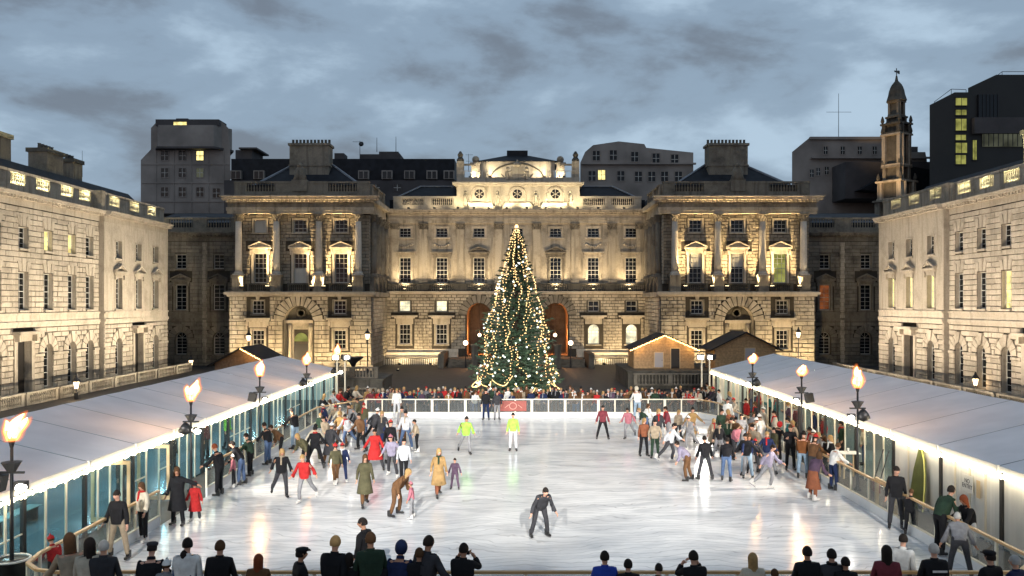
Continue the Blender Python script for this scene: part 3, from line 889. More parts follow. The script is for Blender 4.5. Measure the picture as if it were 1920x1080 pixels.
# ---- central range
def central():
    s = 16.1; Y0 = 99.4; x0, x1 = -15.05, 15.3
    root = thing('palace_central_range', 'pale central palace range behind the tree, with triple arches and a bright carved attic', 'building', (0, Y0, 0))
    F = Facade(root, T(0, Y0, 0))
    wins = [(p - 968) / s for p in (759, 828, 898, 970, 1042, 1113, 1184)]
    pil = [(p - 968) / s for p in (793.5, 863, 935, 1006, 1078, 1148)] + [x0 + 0.9, x1 - 0.9]
    ops = []; ex = []
    for i in (0, 1, 5, 6):
        u = wins[i]
        ops += [op(u, 2.2, 4.5, 1.3, arch=(i > 4)), op(u, 6.0, 7.25, 1.25)]
        ex += [op(u, 1.7, 5.5, 2.2), op(u, 5.2, 5.75, 3.2), op(u, 5.5, 7.4, 1.6)]
    for i in (2, 3, 4):
        ops += [op(wins[i], 0.9, 7.0, 2.8, arch=True, d=5.0)]
        ex += [op(wins[i], 0.0, 7.0, 2.8, arch=True, m=0.95, mj=0.15)]
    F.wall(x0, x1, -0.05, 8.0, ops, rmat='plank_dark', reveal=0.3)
    F.course(x0, x1, 1.65, 5.15, 0.35, 0.72, ex, proud=0.09)
    F.course(x0, x1, 5.2, 7.98, 0.35, 0.72, ex, proud=0.09)
    for i in (2, 3, 4): F.arch_ring(wins[i], 5.6, 1.42, 2.35, 11, proud=0.12, mat='portland_dark')
    for i in (0, 1, 5, 6):
        u = wins[i]
        F.window(u, 2.2, 4.5, 1.3, lit='room_bright' if i > 4 else None, rows=4, cols=3, arch=i > 4, frame=0.2)
        F.window(u, 6.0, 7.25, 1.25, lit='room_bright' if i < 2 else None, rows=2, cols=2, frame=0.12, mat='sooty_stone')
        mb = MB(); mb.box(u - 1.5, u + 1.5, -0.45, 0, 5.35, 5.55, 'portland_clean'); mb.box(u - 1.2, u + 1.2, -0.3, 0, 5.2, 5.35, 'portland_clean')
        mb.box(u - 1.0, u + 1.0, -0.12, 0, 4.55, 5.2, 'portland'); F.obj('window_hood', mb)
    F.band('plinth', x0, x1, [(-0.05, 0.75, 0.9)], 'portland_dark', ends=False)
    for a, b in ((x0, wins[2] - 2.4), (wins[4] + 2.4, x1)):
        F.band('lit_ledge', a, b, [(0.75, 0.95, 1.2), (0.95, 1.3, 1.0), (1.3, 1.65, 0.2)], 'portland_clean', ends=False)
        mb = MB(); n = int((b - a) / 0.24)
        for i in range(n):
            mb.box(a + 0.24 * i, a + 0.24 * i + 0.05, -2.3, -2.25, -0.05, 0.62, 'sash_paint')
        mb.box(a, b, -2.32, -2.23, 0.62, 0.70, 'iron'); F.obj('railing', mb)
    F.band('ledge', x0, x1, [(8.0, 8.18, 0.3), (8.18, 8.36, 0.5)], 'portland_clean', ends=False)
    # upper wall: smooth ashlar
    ops2 = []; yw = 0.3
    for u in wins: ops2 += [op(u, 9.35, 12.3, 1.35), op(u, 14.65, 15.75, 1.35)]
    F.wall(x0, x1, 8.3, 16.4, ops2, y=yw, mat='portland')
    for i, u in enumerate(wins):
        F.window(u, 9.35, 12.3, 1.35, y=yw, rows=6, cols=3, frame=0.26, hood='segment' if i == 3 else ('pediment' if i in (2, 4) else 'flat'), mat='portland_dark' if i in (2, 3, 4, 1) else 'portland', lit=None)
        F.window(u, 14.65, 15.75, 1.35, y=yw, rows=3, cols=3, frame=0.2, mat='portland_clean')
        if i not in (2, 3, 4):
            mb = MB()
            for k in range(7):
                mb.ball((u - 0.8 + 1.6 * k / 6, yw - 0.05, 13.75 - 0.28 * math.sin(PI * k / 6) + 0.1), 0.16, 'portland_clean', 6, 4)
            F.obj('carved_swag', mb)
    for c in pil:
        column(F, c, yw, 9.3, 16.3, 0.42, 0.72, 'portland', 'portland_dark', square=True)
        mb = MB(); mb.box(c - 0.55, c + 0.55, -0.05, yw, 8.36, 9.3, 'portland_dark'); F.obj('pedestal', mb)
    F.balustrade(x0, x1, 8.36, 9.25, [(u - 1.4, u + 1.4) for u in wins], y=-0.2, mat='sooty_stone', th=0.16, nper=12, plinth=0.1, rail=0.12)
    F.band('architrave', x0, x1, [(16.3, 16.62, 0.25), (16.62, 16.95, 0.32)], 'portland', y=yw, ends=False)
    F.band('frieze', x0, x1, [(16.95, 17.3, 0.24)], 'portland_clean', y=yw, ends=False)
    F.band('cornice', x0, x1, [(17.3, 17.5, 0.4), (17.5, 17.72, 0.8), (17.72, 17.9, 0.95)], 'portland', y=yw, ends=False)
    F.dentils(x0, x1, 17.3, 17.5, 0.41, 0.62, 0.42, y=yw)
    # parapet balustrades left and right of the attic
    a0, a1 = -7.0, 7.45
    F.balustrade(x0 + 0.6, a0, 17.92, 19.55, [(x0 + 1.6, x0 + 4.2), (x0 + 5.1, a0 - 0.4)], y=0.9, mat='portland_clean', nper=11, plinth=0.6, rail=0.25)
    F.balustrade(a1, x1 - 0.6, 17.92, 19.55, [(a1 + 0.4, x1 - 4.9), (x1 - 4.1, x1 - 1.5)], y=0.9, mat='portland_clean', nper=11, plinth=0.6, rail=0.25)
    # attic block with three round windows
    am = MB(); am.box(a0, a1, 0.9, 5.5, 17.9, 20.75, 'portland_clean'); ao = F.obj('attic', am)
    am = MB()
    am.box(a0 - 0.25, a1 + 0.25, 0.6, 5.6, 20.75, 20.95, 'portland_clean'); am.box(a0 - 0.5, a1 + 0.5, 0.35, 5.7, 20.95, 21.15, 'portland_clean')
    am.box(a0, a1, 0.85, 5.4, 21.15, 21.75, 'portland_clean'); am.build('attic_cornice', ao, F.M)
    for p in (898, 970, 1042):
        u = (p - 968) / s; v = 19.8
        rg = MB(); n = 18
        for i in range(n):
            t0, t1 = 2 * PI * i / n, 2 * PI * (i + 1) / n
            rg.add([(u + q * math.cos(t), y_, v + q * math.sin(t)) for q, y_ in ((0.56, 0.78), (0.80, 0.78), (0.80, 0.9), (0.56, 0.9)) for t in (t0, t1)],
                   [(0, 1, 3, 2), (2, 3, 5, 4), (6, 7, 1, 0)], 'portland_clean')
        gl = MB(); gl.add([(u + 0.57 * math.cos(2 * PI * i / n), 0.89, v + 0.57 * math.sin(2 * PI * i / n)) for i in range(n)], [tuple(range(n))], 'glass_dark')
        for i in range(6):
            t = PI * i / 3 + PI / 6
            rg.tube((u + 0.12 * math.cos(t), 0.85, v + 0.12 * math.sin(t)), (u + 0.6 * math.cos(t), 0.85, v + 0.6 * math.sin(t)), 0.05, n=4, mat='portland_clean')
            rg.ball((u + 0.34 * math.cos(t), 0.86, v + 0.34 * math.sin(t)), 0.07, 'portland_clean', 6, 4)
        rg.ball((u, 0.84, v), 0.11, 'portland_clean', 6, 4)
        w_o = rg.build('round_window', ao, F.M)
        w_o2 = gl.build('pane', ao, F.M)
        # arched niche mould and console below
        nm = MB()
        for i in range(10):
            t0, t1 = PI * i / 10, PI * (i + 1) / 10
            nm.tube((u + 0.98 * math.cos(t0), 0.86, 19.75 + 0.98 * math.sin(t0) * .9), (u + 0.98 * math.cos(t1), 0.86, 19.75 + 0.98 * math.sin(t1) * .9), 0.07, n=5, mat='portland_clean')
        for s_ in (-1, 1): nm.tube((u + s_ * 0.98, 0.86, 19.75), (u + s_ * 0.98, 0.86, 18.9), 0.07, n=5, mat='portland_clean')
        nm.prism([(u - 1.9, 18.0), (u + 1.9, 18.0), (u + 1.5, 18.75), (u - 1.5, 18.75)], 0.55, 0.9, 'portland_clean')
        nm.build('niche_mould', ao, F.M)
    for p in (872, 933, 1005, 1070):       # standing figures against the attic
        u = (p - 968) / s; st = MB()
        st.box(u - 0.4, u + 0.4, 0.25, 0.9, 17.92, 18.35, 'portland')
        st.lathe([(0.34, 0), (0.30, 0.5), (0.22, 0.9), (0.28, 1.25), (0.12, 1.5)], (u, 0.55, 18.35), 9, 'portland', sy=0.8)
        st.ball((u, 0.52, 20.0), 0.17, 'portland', 7, 5); st.tube((u + 0.22, 0.5, 19.5), (u + 0.34, 0.3, 19.0), 0.07, n=5, mat='portland')
        st.build('statue', ao, F.M)
    # upper stage: drum, lunette, coat of arms, pylons
    um = MB(); um.box(-4.4, 4.6, 2.6, 9.0, 21.7, 23.9, 'portland_clean'); um.build('drum_wall', ao, F.M)
    rf = MB()
    rf.add([(-4.8, 2.3, 23.9), (5.0, 2.3, 23.9), (5.0, 9.5, 23.9), (-4.8, 9.5, 23.9), (-1.3, 5, 25.0), (1.6, 5, 25.0), (1.6, 7, 25.0), (-1.3, 7, 25.0)],
           [(0, 1, 5, 4), (1, 2, 6, 5), (2, 3, 7, 6), (3, 0, 4, 7), (4, 5, 6, 7), (3, 2, 1, 0)], 'slate')
    rf.box(-1.15, 1.4, 5, 7, 24.9, 25.65, 'slate'); rf.build('dome_roof', ao, F.M)
    lm = MB(); n = 14
    for i in range(n):
        t0, t1 = PI * i / n, PI * (i + 1) / n
        lm.tube((0.1 + 3.2 * math.cos(t0), 2.5, 21.75 + 1.9 * math.sin(t0)), (0.1 + 3.2 * math.cos(t1), 2.5, 21.75 + 1.9 * math.sin(t1)), 0.09, n=5, mat='sooty_stone')
    lm.build('lunette_arch', ao, F.M)
    cm = MB()          # carved arms: shield, crown, two supporters, scroll
    cm.prism([(-0.62, 23.0), (-0.66, 22.2), (-0.35, 21.6), (0.12, 21.4), (0.58, 21.6), (0.88, 22.2), (0.84, 23.0)][::1], 0.7, 1.0, 'portland')
    cm.lathe([(0.42, 0), (0.5, 0.25), (0.36, 0.45), (0.1, 0.62)], (0.1, 0.85, 23.0), 9, 'portland')
    cm.ball((0.1, 0.85, 23.72), 0.12, 'portland', 6, 4)
    for s_ in (-1, 1):
        x = 0.1 + s_ * 1.15
        cm.tube((x, 0.8, 21.5), (x + s_ * 0.05, 0.8, 22.5), 0.26, 0.2, 7, 'portland'); cm.ball((x - s_ * 0.05, 0.75, 22.78), 0.23, 'portland', 7, 5)
        cm.tube((x, 0.7, 22.3), (x - s_ * 0.5, 0.66, 22.5), 0.1, 0.08, 5, 'portland'); cm.tube((x, 0.7, 21.9), (x - s_ * 0.45, 0.66, 21.8), 0.1, 0.08, 5, 'portland')
        cm.tube((x + s_ * 0.2, 0.85, 21.6), (x + s_ * 0.75, 0.85, 22.2), 0.1, 0.05, 5, 'portland')
        cm.tube((x, 0.75, 21.5), (x + s_ * 1.1, 0.75, 21.25), 0.2, 0.1, 6, 'portland')
    cm.box(-2.0, 2.2, 0.6, 0.86, 20.95, 21.4, 'portland_clean')
    cm.build('carved_arms', ao, F.M)
    for s_, x in ((-1, -6.6), (1, 7.0)):
        pm = MB(); pm.box(x - 0.42, x + 0.42, 1.0, 1.9, 21.7, 23.7, 'portland'); pm.lathe([(0.42, 0), (0.45, 0.2), (0.25, 0.5), (0.34, 0.8), (0.1, 1.2)], (x, 1.4, 23.7), 8, 'sooty_stone')
        pm.build('pylon', ao, F.M)
        x2 = x - s_ * 1.75
        pm = MB(); pm.box(x2 - 0.5, x2 + 0.5, 2.0, 3.0, 21.7, 23.5, 'portland'); pm.box(x2 - 0.65, x2 + 0.65, 1.9, 3.1, 23.5, 23.7, 'portland'); pm.ball((x2, 2.5, 24.1), 0.45, 'portland', 9, 6)
        pm.build('ball_pier', ao, F.M)
        pm = MB(); pm.box(min(x, x2), max(x, x2), 1.7, 2.0, 23.3, 23.5, 'portland'); pm.build('lintel', ao, F.M)
        pm = MB()
        for k in range(5): pm.box(x - s_ * (0.5 + k * 0.7) - 0.04, x - s_ * (0.5 + k * 0.7) + 0.04, 1.0, 1.06, 21.7, 22.5, 'sash_paint')
        pm.box(min(x, x - s_ * 3.4), max(x, x - s_ * 3.4), 0.99, 1.07, 22.5, 22.56, 'sash_paint'); pm.build('roof_railing', ao, F.M)
    # slate roofs either side, body
    for (p, q, r_, t_) in ((x0 + 0.4, a0, x0 + 3.4, a0), (a1, x1 - 0.6, a1, x1 - 3.6)):
        m2 = MB(); m2.add([(p, 2.0, 19.3), (q, 2.0, 19.3), (q, 9, 19.3), (p, 9, 19.3), (r_, 5, 21.2), (t_, 5, 21.2)], [(0, 1, 5, 4), (1, 2, 5), (2, 3, 4, 5), (3, 0, 4)], 'slate')
        o = F.obj('roof', m2)
        for (u_, v_) in (((p if p < -8 else q), (r_ if p < -8 else t_)),):
            m3 = MB(); m3.tube((u_, 1.95, 19.33), (v_, 4.9, 21.25), 0.1, n=5, mat='lead'); m3.tube((r_, 4.95, 21.25), (t_, 4.95, 21.25), 0.08, n=5, mat='lead'); m3.build('hip_flashing', o, F.M)
    bd = MB(); bd.box(x0, x1, 1.0, 12, 8.0, 17.9, 'joint'); bd.box(x0, wins[2] - 1.6, 0.6, 12, -0.05, 8, 'joint'); bd.box(wins[4] + 1.6, x1, 0.6, 12, -0.05, 8, 'joint')
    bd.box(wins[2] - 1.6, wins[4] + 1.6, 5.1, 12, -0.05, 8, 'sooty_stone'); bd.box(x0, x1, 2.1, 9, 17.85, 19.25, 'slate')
    F.obj('body_wall', bd)
    F.flush(300)
    # warm lamps inside the archways
    for i in (2, 4):
        t = thing('archway_lantern', 'warm round lantern hanging in the %s archway behind the tree' % ('left' if i == 2 else 'right'), 'lantern', (wins[i], Y0 + 1.6, 3.2))
        mb = MB(); mb.ball((wins[i], Y0 + 1.6, 3.2), 0.22, 'globe_glow'); mb.build('globe', t, I4())
        mb = MB(); mb.tube((wins[i], Y0 + 1.6, 3.4), (wins[i], Y0 + 1.6, 6.9), 0.02, n=4); mb.build('chain', t, I4())
        point('lamp', (wins[i], Y0 + 1.2, 3.3), 620, (1, 0.42, 0.14), 0.2, t)
    return F
central()

# ---- side wings and the recessed links: shared storey scheme
def wing(root, M, u0, u1, bays, doors, lits, z_top, mat='portland_clean', rus=True, hoods=False, reveals=None, n_lim=300, y=0.0, base=-0.05, sh=0.0, gz=(0.35, 3.75), smooth_up=False, nper=8, gaps=None):
    F = Facade(root, M)
    ops = []; ex = []
    st = 5.45 + sh
    for i, u in enumerate(bays):
        dr = i in doors
        g0, g1, gw = (base + 0.1, 4.1, 1.8) if dr else (gz[0], gz[1], 1.25)
        ops += [op(u, g0, g1, gw, arch=not dr, d=0.45), op(u, 6.45 + sh, 9.3 + sh, 1.25, d=0.38), op(u, 11.1 + sh, 12.7 + sh, 1.2, d=0.38)]
        ex += [op(u, g0, g1, gw, arch=not dr, m=0.85, mj=0.06) if not dr else op(u, base, 5.0, 2.7)]
        ex += [op(u, 6.2 + sh, 9.4 + sh, 1.35 if not hoods else 2.0), op(u, 11.0 + sh, 12.8 + sh, 1.3)]
        if hoods: ex += [op(u, 9.4 + sh, 10.8 + sh, 2.5)]
    F.wall(u0, u1, base, z_top - 0.95, ops, y=y, rmat=mat)
    F.course(u0 + 0.01, u1 - 0.01, 0.25, 2.85, 0.43, 1.6, ex, y=y, proud=0.08, mat=mat)
    F.course(u0 + 0.01, u1 - 0.01, 3.05, st - 0.35, 0.43, 1.6, ex, y=y, proud=0.08, mat=mat)
    if smooth_up:
        F.wall(u0, u1, 6.2 + sh, z_top - 0.95, [dict(o, d=0.045) for o in ops if o['v0'] > 6], y=y - 0.05, mat=mat, rmat=mat, reveal=0.05, name='ashlar_face')
    else:
        F.course(u0 + 0.01, u1 - 0.01, 6.25 + sh, z_top - 1.0, 0.41, 1.55, ex, y=y, proud=0.055, mat=mat)
    edges = [u0] + sorted(sum([[u - 0.68 - (0.7 if i in doors else 0), u + 0.68 + (0.7 if i in doors else 0)] for i, u in enumerate(bays)], [])) + [u1]
    for a, b in zip(edges[::2], edges[1::2]):
        if b - a > 0.1: F.band('impost_course', a, b, [(2.85, 3.05, 0.14)], mat, y=y, ends=False)
    F.band('plinth', u0, u1, [(base, 0.22, 0.16)], mat, y=y, ends=False)
    F.band('string_course', u0, u1, [(st - 0.32, st - 0.12, 0.10), (st - 0.12, st + 0.12, 0.18), (st + 0.12, st + 0.62, 0.07), (st + 0.62, st + 0.78, 0.16)], mat, y=y, ends=False)
    for i, u in enumerate(bays):
        if i in doors:
            dm = MB(); dm.box(u - 0.9, u + 0.9, 0.42, 0.46, base, 4.1, 'door_dark')
            o = F.obj('door', dm)
            dm = MB()
            for s_ in (-1, 1):
                dm.box(u + s_ * 1.12 - 0.2, u + s_ * 1.12 + 0.2, -0.14, 0, base, 4.1, mat)
                dm.box(u + s_ * 1.15 - 0.14, u + s_ * 1.15 + 0.14, -0.5, 0, 4.1, 4.6, mat)
            dm.box(u - 1.35, u + 1.35, -0.12, 0, 4.1, 4.62, mat)
            dm.box(u - 1.6, u + 1.6, -0.75, 0, 4.62, 4.85, mat)
            dm.box(u - 0.02, u + 0.02, 0.40, 0.43, base, 4.1, 'sash_paint')
            F.obj('door_surround', dm)
        else:
            F.window(u, gz[0], gz[1], 1.25, y=y, d=0.42, arch=True, frame=0.0, mat=mat, rows=5, cols=2, lit=lits.get(('g', i)))
            F.arch_ring(u, gz[1] - 0.625, 0.66, 1.4, 7, y=y, proud=0.10, mat=mat)
        F.window(u, 6.45 + sh, 9.3 + sh, 1.25, y=y, d=0.36, frame=0.2 if hoods else 0.0, hood='pediment' if hoods else None, mat=mat, rows=6, cols=2, lit=lits.get(('p', i)))
        F.window(u, 11.1 + sh, 12.7 + sh, 1.2, y=y, d=0.36, frame=0.1 if hoods else 0.0, mat=mat, rows=4, cols=2, lit=lits.get(('t', i)))
        if not hoods and not smooth_up:
            for v in (9.36 + sh, 12.76 + sh):
                for k, (a, b) in enumerate(((-0.75, -0.35), (-0.25, 0.25), (0.35, 0.75))):
                    kb = MB(); t = 1.0 if k == 1 else 0.75
                    kb.prism([(u + a * 0.8, v), (u + b * 0.8, v), (u + b * 1.15, v + t), (u + a * 1.15, v + t)], y - 0.10, y + 0.0, mat)
                    F.obj('keystone' if k == 1 else 'lintel_stone', kb)
    zc = z_top
    F.band('frieze', u0, u1, [(zc - 0.95, zc - 0.45, 0.08)], mat, y=y, ends=False)
    F.band('cornice', u0, u1, [(zc - 0.45, zc - 0.28, 0.30), (zc - 0.28, zc - 0.1, 0.62), (zc - 0.1, zc, 0.72)], mat, y=y, ends=False)
    F.dentils(u0, u1, zc - 0.45, zc - 0.28, 0.31, 0.5, 0.4, mat, y=y)
    F.balustrade(u0, u1, zc, zc + 1.75, gaps if gaps is not None else [(u - 1.0, u + 1.0) for u in bays], y=y + 0.35, mat=mat if mat != 'portland_clean' else 'portland', nper=nper, plinth=0.62, rail=0.2)
    F.flush(n_lim)
    return F
ZT = 15.2
# left wing: u = distance along +Y
rootL = thing('left_wing_building', 'long floodlit stone wing along the left side, lit gaps in its roof balustrade', 'building', (-37, 75, 0))
ML = T(-37.1, 0, 0) @ RZ(PI / 2)
baysL = [57.2, 60.7, 64.2, 67.6, 71.2, 74.4 - 0.25]
FL = wing(rootL, ML, 52, 75.8, baysL, [2], {('t', 3): 'room_yellow', ('t', 4): 'room_yellow', ('p', 3): None}, ZT)
ML2 = T(-36.65, 0, 0) @ RZ(PI / 2)
baysL2 = [78.6, 82.7, 86.6]
wing(rootL, ML2, 75.8, 89.6, baysL2, [1], {}, ZT, hoods=True, smooth_up=True, n_lim=200)
# right wing: u runs towards the camera
rootR = thing('right_wing_building', 'long floodlit stone wing along the right side, three glowing pedimented windows', 'building', (37, 75, 0))
MR = T(36.2, 0, 0) @ RZ(-PI / 2)
wing(rootR, MR, -71.3, -50, [-69.7, -66.35, -63.0, -59.65, -56.3], [3], {('p', 2): 'room_yellow'}, ZT + 0.1, sh=0.1)
MR2 = T(35.75, 0, 0) @ RZ(-PI / 2)
wing(rootR, MR2, -84.0, -71.3, [-81.2, -77.5, -73.5], [1], {('p', 0): 'room_yellow', ('p', 1): 'room_yellow', ('p', 2): 'room_yellow'}, ZT + 0.1, sh=0.1, hoods=True, smooth_up=True, n_lim=200)
for root, sg, X, ya, yb, ch in ((rootL, -1, 37.3, 50, 89.6, ((-41.3, 67.0, 1.4), (-41.5, 75.3, 1.35), (-42.0, 80.2, 0.8))), (rootR, 1, 36.9, 48, 84.0, ((40.3, 64.5, 2.0), (39.5, 58.5, 2.2)))):
    b_ = MB()
    xa, xb = sorted((sg * (X + 0.3), sg * (X + 14)))
    b_.box(xa, xb, ya, yb - 0.01, -0.05, ZT - 0.05, 'joint')
    xe0, xe1 = sorted((sg * (X - 0.62), sg * (X + 0.3)))
    b_.box(xe0 + 0.02, xe1, yb - 0.35, yb - 0.012, -0.05, ZT - 0.05, 'portland_dark')
    yk, xk0, xk1 = ((75.8, -37.1, -36.63) if sg < 0 else (71.3, 35.73, 36.2))
    b_.box(xk0, xk1, yk - 0.012, yk + 0.3, -0.05, ZT - 0.05, 'portland_clean')
    b_.box(min(sg * (X - .65), sg * (X + .95)), max(sg * (X - .65), sg * (X + .95)), yk - .32, yk + .32, ZT + .02, ZT + 1.78, 'portland')
    # pale parapet gutter wall behind the balustrade
    xa, xb = sorted((sg * (X + 1.3), sg * (X + 1.5)))
    b_.box(xa, xb, ya, yb, ZT, ZT + 1.5, 'portland_clean')
    b_.build('body_wall', root, I4())
    r_ = MB()
    x1_, x2_, x3_ = sg * (X + 1.55), sg * (X + 6.5), sg * (X + 13.5)
    xm_ = sg * (X + 3.0)
    q = [(x1_, ya, ZT + 1.45), (x1_, yb, ZT + 1.45), (xm_, yb - 1, ZT + 3.1), (xm_, ya, ZT + 3.1), (x2_, yb - 3, ZT + 3.9), (x2_, ya, ZT + 3.9), (x3_, ya, ZT + 1.4), (x3_, yb, ZT + 1.4)]
    r_.add(q, [(0, 1, 2, 3), (3, 2, 4, 5), (5, 4, 7, 6), (1, 7, 4, 2)], 'slate'); ro = r_.build('roof', root, I4())
    for (cx_, cy_, hw) in ch:
        c_ = MB(); c_.box(cx_ - 0.8, cx_ + 0.8, cy_ - hw, cy_ + hw, ZT, ZT + 4.9, 'portland_dark'); c_.box(cx_ - 0.95, cx_ + 0.95, cy_ - hw - 0.15, cy_ + hw + 0.15, ZT + 4.9, ZT + 5.25, 'sooty_stone')
        for k in range(int(hw * 2 / 0.5)):
            c_.lathe([(0.17, 0), (0.14, 0.4), (0.18, 0.45)], (cx_, cy_ - hw + 0.3 + 0.5 * k, ZT + 5.25), 6, 'sooty_stone')
        c_.build('chimney', ro, I4())

for sg, X_, lab in ((-1, 33.6, 'low stone balustrade on the paving along the left wing'), (1, 32.8, 'low stone balustrade on the paving along the right wing')):
    root = thing('stone_balustrade', lab, 'balustrade', (sg * X_, 70, 0))
    F = Facade(root, T(sg * X_, 0, 0) @ RZ(PI / 2 if sg < 0 else -PI / 2))
    for k in range(9):
        a_ = 50 + 4.3 * k
        ua, ub = (a_, a_ + 4.0) if sg < 0 else (-a_ - 4.0, -a_)
        F.balustrade(ua, ub, -0.06, 0.85, [(ua + .35, ub - .35)], y=0, mat='portland', nper=13, plinth=.12, rail=.12, th=.2)
# recessed dark links
for sg, xs, lab in ((-1, (338, 409), 'dark recessed link building between the left wing and the left pavilion'), (1, (1548, 1625), 'dark recessed link building between the right pavilion and the right wing')):
    Y0 = 96.0
    bays = [(p - 968) / 16.7 for p in xs]
    root = thing('link_building', lab, 'building', (sum(bays) / 2, Y0, 0))
    a, b = (-42.0, -29.4) if sg < 0 else (30.6, 44.0)
    F = Facade(root, T(0, Y0, 0))
    wing(root, T(0, Y0, 0), a, b, bays, [], {('p', 0): 'room_red'} if sg > 0 else {}, 14.9, mat='portland_dark', hoods=True, sh=-0.25, gz=(1.2, 3.7), gaps=[(u - 1.5, u + 1.2) for u in bays], nper=9)
    qm = MB(); qx = ((383 if sg < 0 else 1580) - 968) / 16.7
    for k in range(30): qm.box(qx - 0.2 - 0.06 * (k % 2), qx + 0.2 + 0.06 * (k % 2), -0.16, 0, 0.3 + 0.45 * k, 0.3 + 0.45 * k + 0.42, 'portland')
    F.obj('quoin_strip', qm)
    bd = MB(); bd.box(a, b, 0.6, 12, -0.05, 14.85, 'joint'); bd.box(a, b, 1.4, 10, 14.9, 16.2, 'slate')
    F.obj('body_wall', bd)
    rf = MB(); rf.add([(a, 2, 16.2), (b, 2, 16.2), (b, 9, 18.0), (a, 9, 18.0)], [(0, 1, 2, 3)], 'slate'); rf.box(a + 3, a + 6, 3.0, 3.2, 16.6, 17.0, 'lead')
    rf.tube((a, 2, 16.25), (b, 2, 16.25), 0.1, n=5, mat='lead'); F.obj('roof', rf)

# ------------------------------------------------------------------ buildings beyond the palace
def far_block(label, s, outline, depth, mat, wins=(), roofmat='slate', lit={}, wsz=(12, 16), extra=None, name='office_building', frames=True):
    """outline in photograph pixels at s pixels per metre, extruded backwards; windows as (px, py)"""
    Y = FPX / s
    f = lambda p: ((p[0] - 968) / s, CAMZ - (p[1] - 568) / s)
    pts = [f(p) for p in outline]
    xs = [p[0] for p in pts]
    root = thing(name, label, 'building', (sum(xs) / len(xs), Y, 0))
    mb = MB(); mb.prism(pts[::-1] if sum((pts[i][0] * pts[(i + 1) % len(pts)][1] - pts[(i + 1) % len(pts)][0] * pts[i][1]) for i in range(len(pts))) < 0 else pts, Y, Y + depth, mat)
    kx = (sum(xs) / len(xs)) / Y
    mb.v = [(v[0] + (kx * depth if v[1] > Y + .01 else 0), v[1], v[2]) for v in mb.v]
    mb.build('wall', root, I4())
    w, h = wsz[0] / s, wsz[1] / s
    meshes = {}
    for i, (px, py) in enumerate(wins):
        x, z = f((px, py)); lm = lit.get(i)
        if lm not in meshes:
            a = MB(); t = 0.12
            if frames:
                a.box(-w / 2 - t, w / 2 + t, -0.08, 0.0, -t, 0, mat); a.box(-w / 2 - t, w / 2 + t, -0.08, 0.0, h, h + t, mat)
                a.box(-w / 2 - t, -w / 2, -0.08, 0, 0, h, mat); a.box(w / 2, w / 2 + t, -0.08, 0, 0, h, mat)
            a.box(-0.04, 0.04, -0.05, 0.0, 0, h, 'sash_paint'); a.box(-w / 2, w / 2, -0.045, -0.005, h * .5 - 0.04, h * .5 + 0.04, 'sash_paint')
            b = MB(); b.quad((-w / 2, -0.004, 0), (w / 2, -0.004, 0), (w / 2, -0.004, h), (-w / 2, -0.004, h), lm or 'glass_dark')
            meshes[lm] = (a.mesh('window'), b.mesh('pane'))
        M = T(x, Y, z - h / 2)
        o = inst('window', meshes[lm][0], root, M); inst('pane', meshes[lm][1], o, M)
    if extra: extra(root, Y, s, f)
    return root
def fbox(root, name, Y, f, a, b, y0, y1, mat):
    mb = MB(); p = f(a); q = f(b)
    mb.box(min(p[0], q[0]), max(p[0], q[0]), Y + y0, Y + y1, min(p[1], q[1]), max(p[1], q[1]), mat)
    return mb.build(name, root, I4())
def tower_extra(root, Y, s, f):
    # chamfered upper storeys stepping in, flat dark cap
    mb = MB(); p = f((283, 278)); q = f((428, 238)); kx = p[0] / Y * 14
    x0, x1, z0, z1 = p[0], q[0], p[1], q[1]
    mb.zprism([(x0 + kx, Y + 14), (x0, Y + 2), (x0 + 2, Y - 1.6), (x1 - 2, Y - 1.6), (x1, Y + 2), (x1 + kx, Y + 14)], z0, z1, 'concrete_far')
    mb.zprism([(x0 - .3 + kx, Y + 14), (x0 - .3, Y + 2), (x0 + 1.8, Y - 1.9), (x1 - 1.8, Y - 1.9), (x1 + .3, Y + 2), (x1 + .3 + kx, Y + 14)], z0 - .35, z0, 'brick_far')
    mb.build('upper_storey', root, I4())
    fbox(root, 'roof_cap', Y, f, (296, 238), (414, 226), -1.0, 3, 'brick_far')
    fbox(root, 'roof_window', Y, f, (330, 238), (354, 231), -1.05, -0.9, 'room_yellow')
    for py in (308, 343, 378):
        fbox(root, 'floor_band', Y, f, (265, py + 1), (431, py - 1), -.12, 0, 'concrete_far')
    for px in (293, 326, 359, 391, 420):
        fbox(root, 'cladding_rib', Y, f, (px - .7, 400), (px + .7, 281), -.1, 0, 'concrete_far')
    fbox(root, 'roof_plant', Y, f, (330, 226), (352, 222), 0, 2, 'brick_far')
def roof_clutter(items):
    def ex(root, Y, s, f):
        for (nm, a, b, mat) in items: fbox(root, nm, Y, f, a, b, 1.0, 3.0, mat)
    return ex
wins = [(px, py) for py in (292, 324, 360) for px in (309, 342, 375)] + [(406, 362)]
far_block('dark grey chamfered office tower behind the left wing, one top-storey strip lit', 10.6,
          [(264, 400), (264, 300), (283, 280), (283, 240), (296, 226), (414, 226), (428, 240), (432, 290), (432, 400)], 16, 'concrete_far', wins, lit={2: 'room_yellow', 5: 'room_dim'}, wsz=(13, 17), extra=tower_extra)
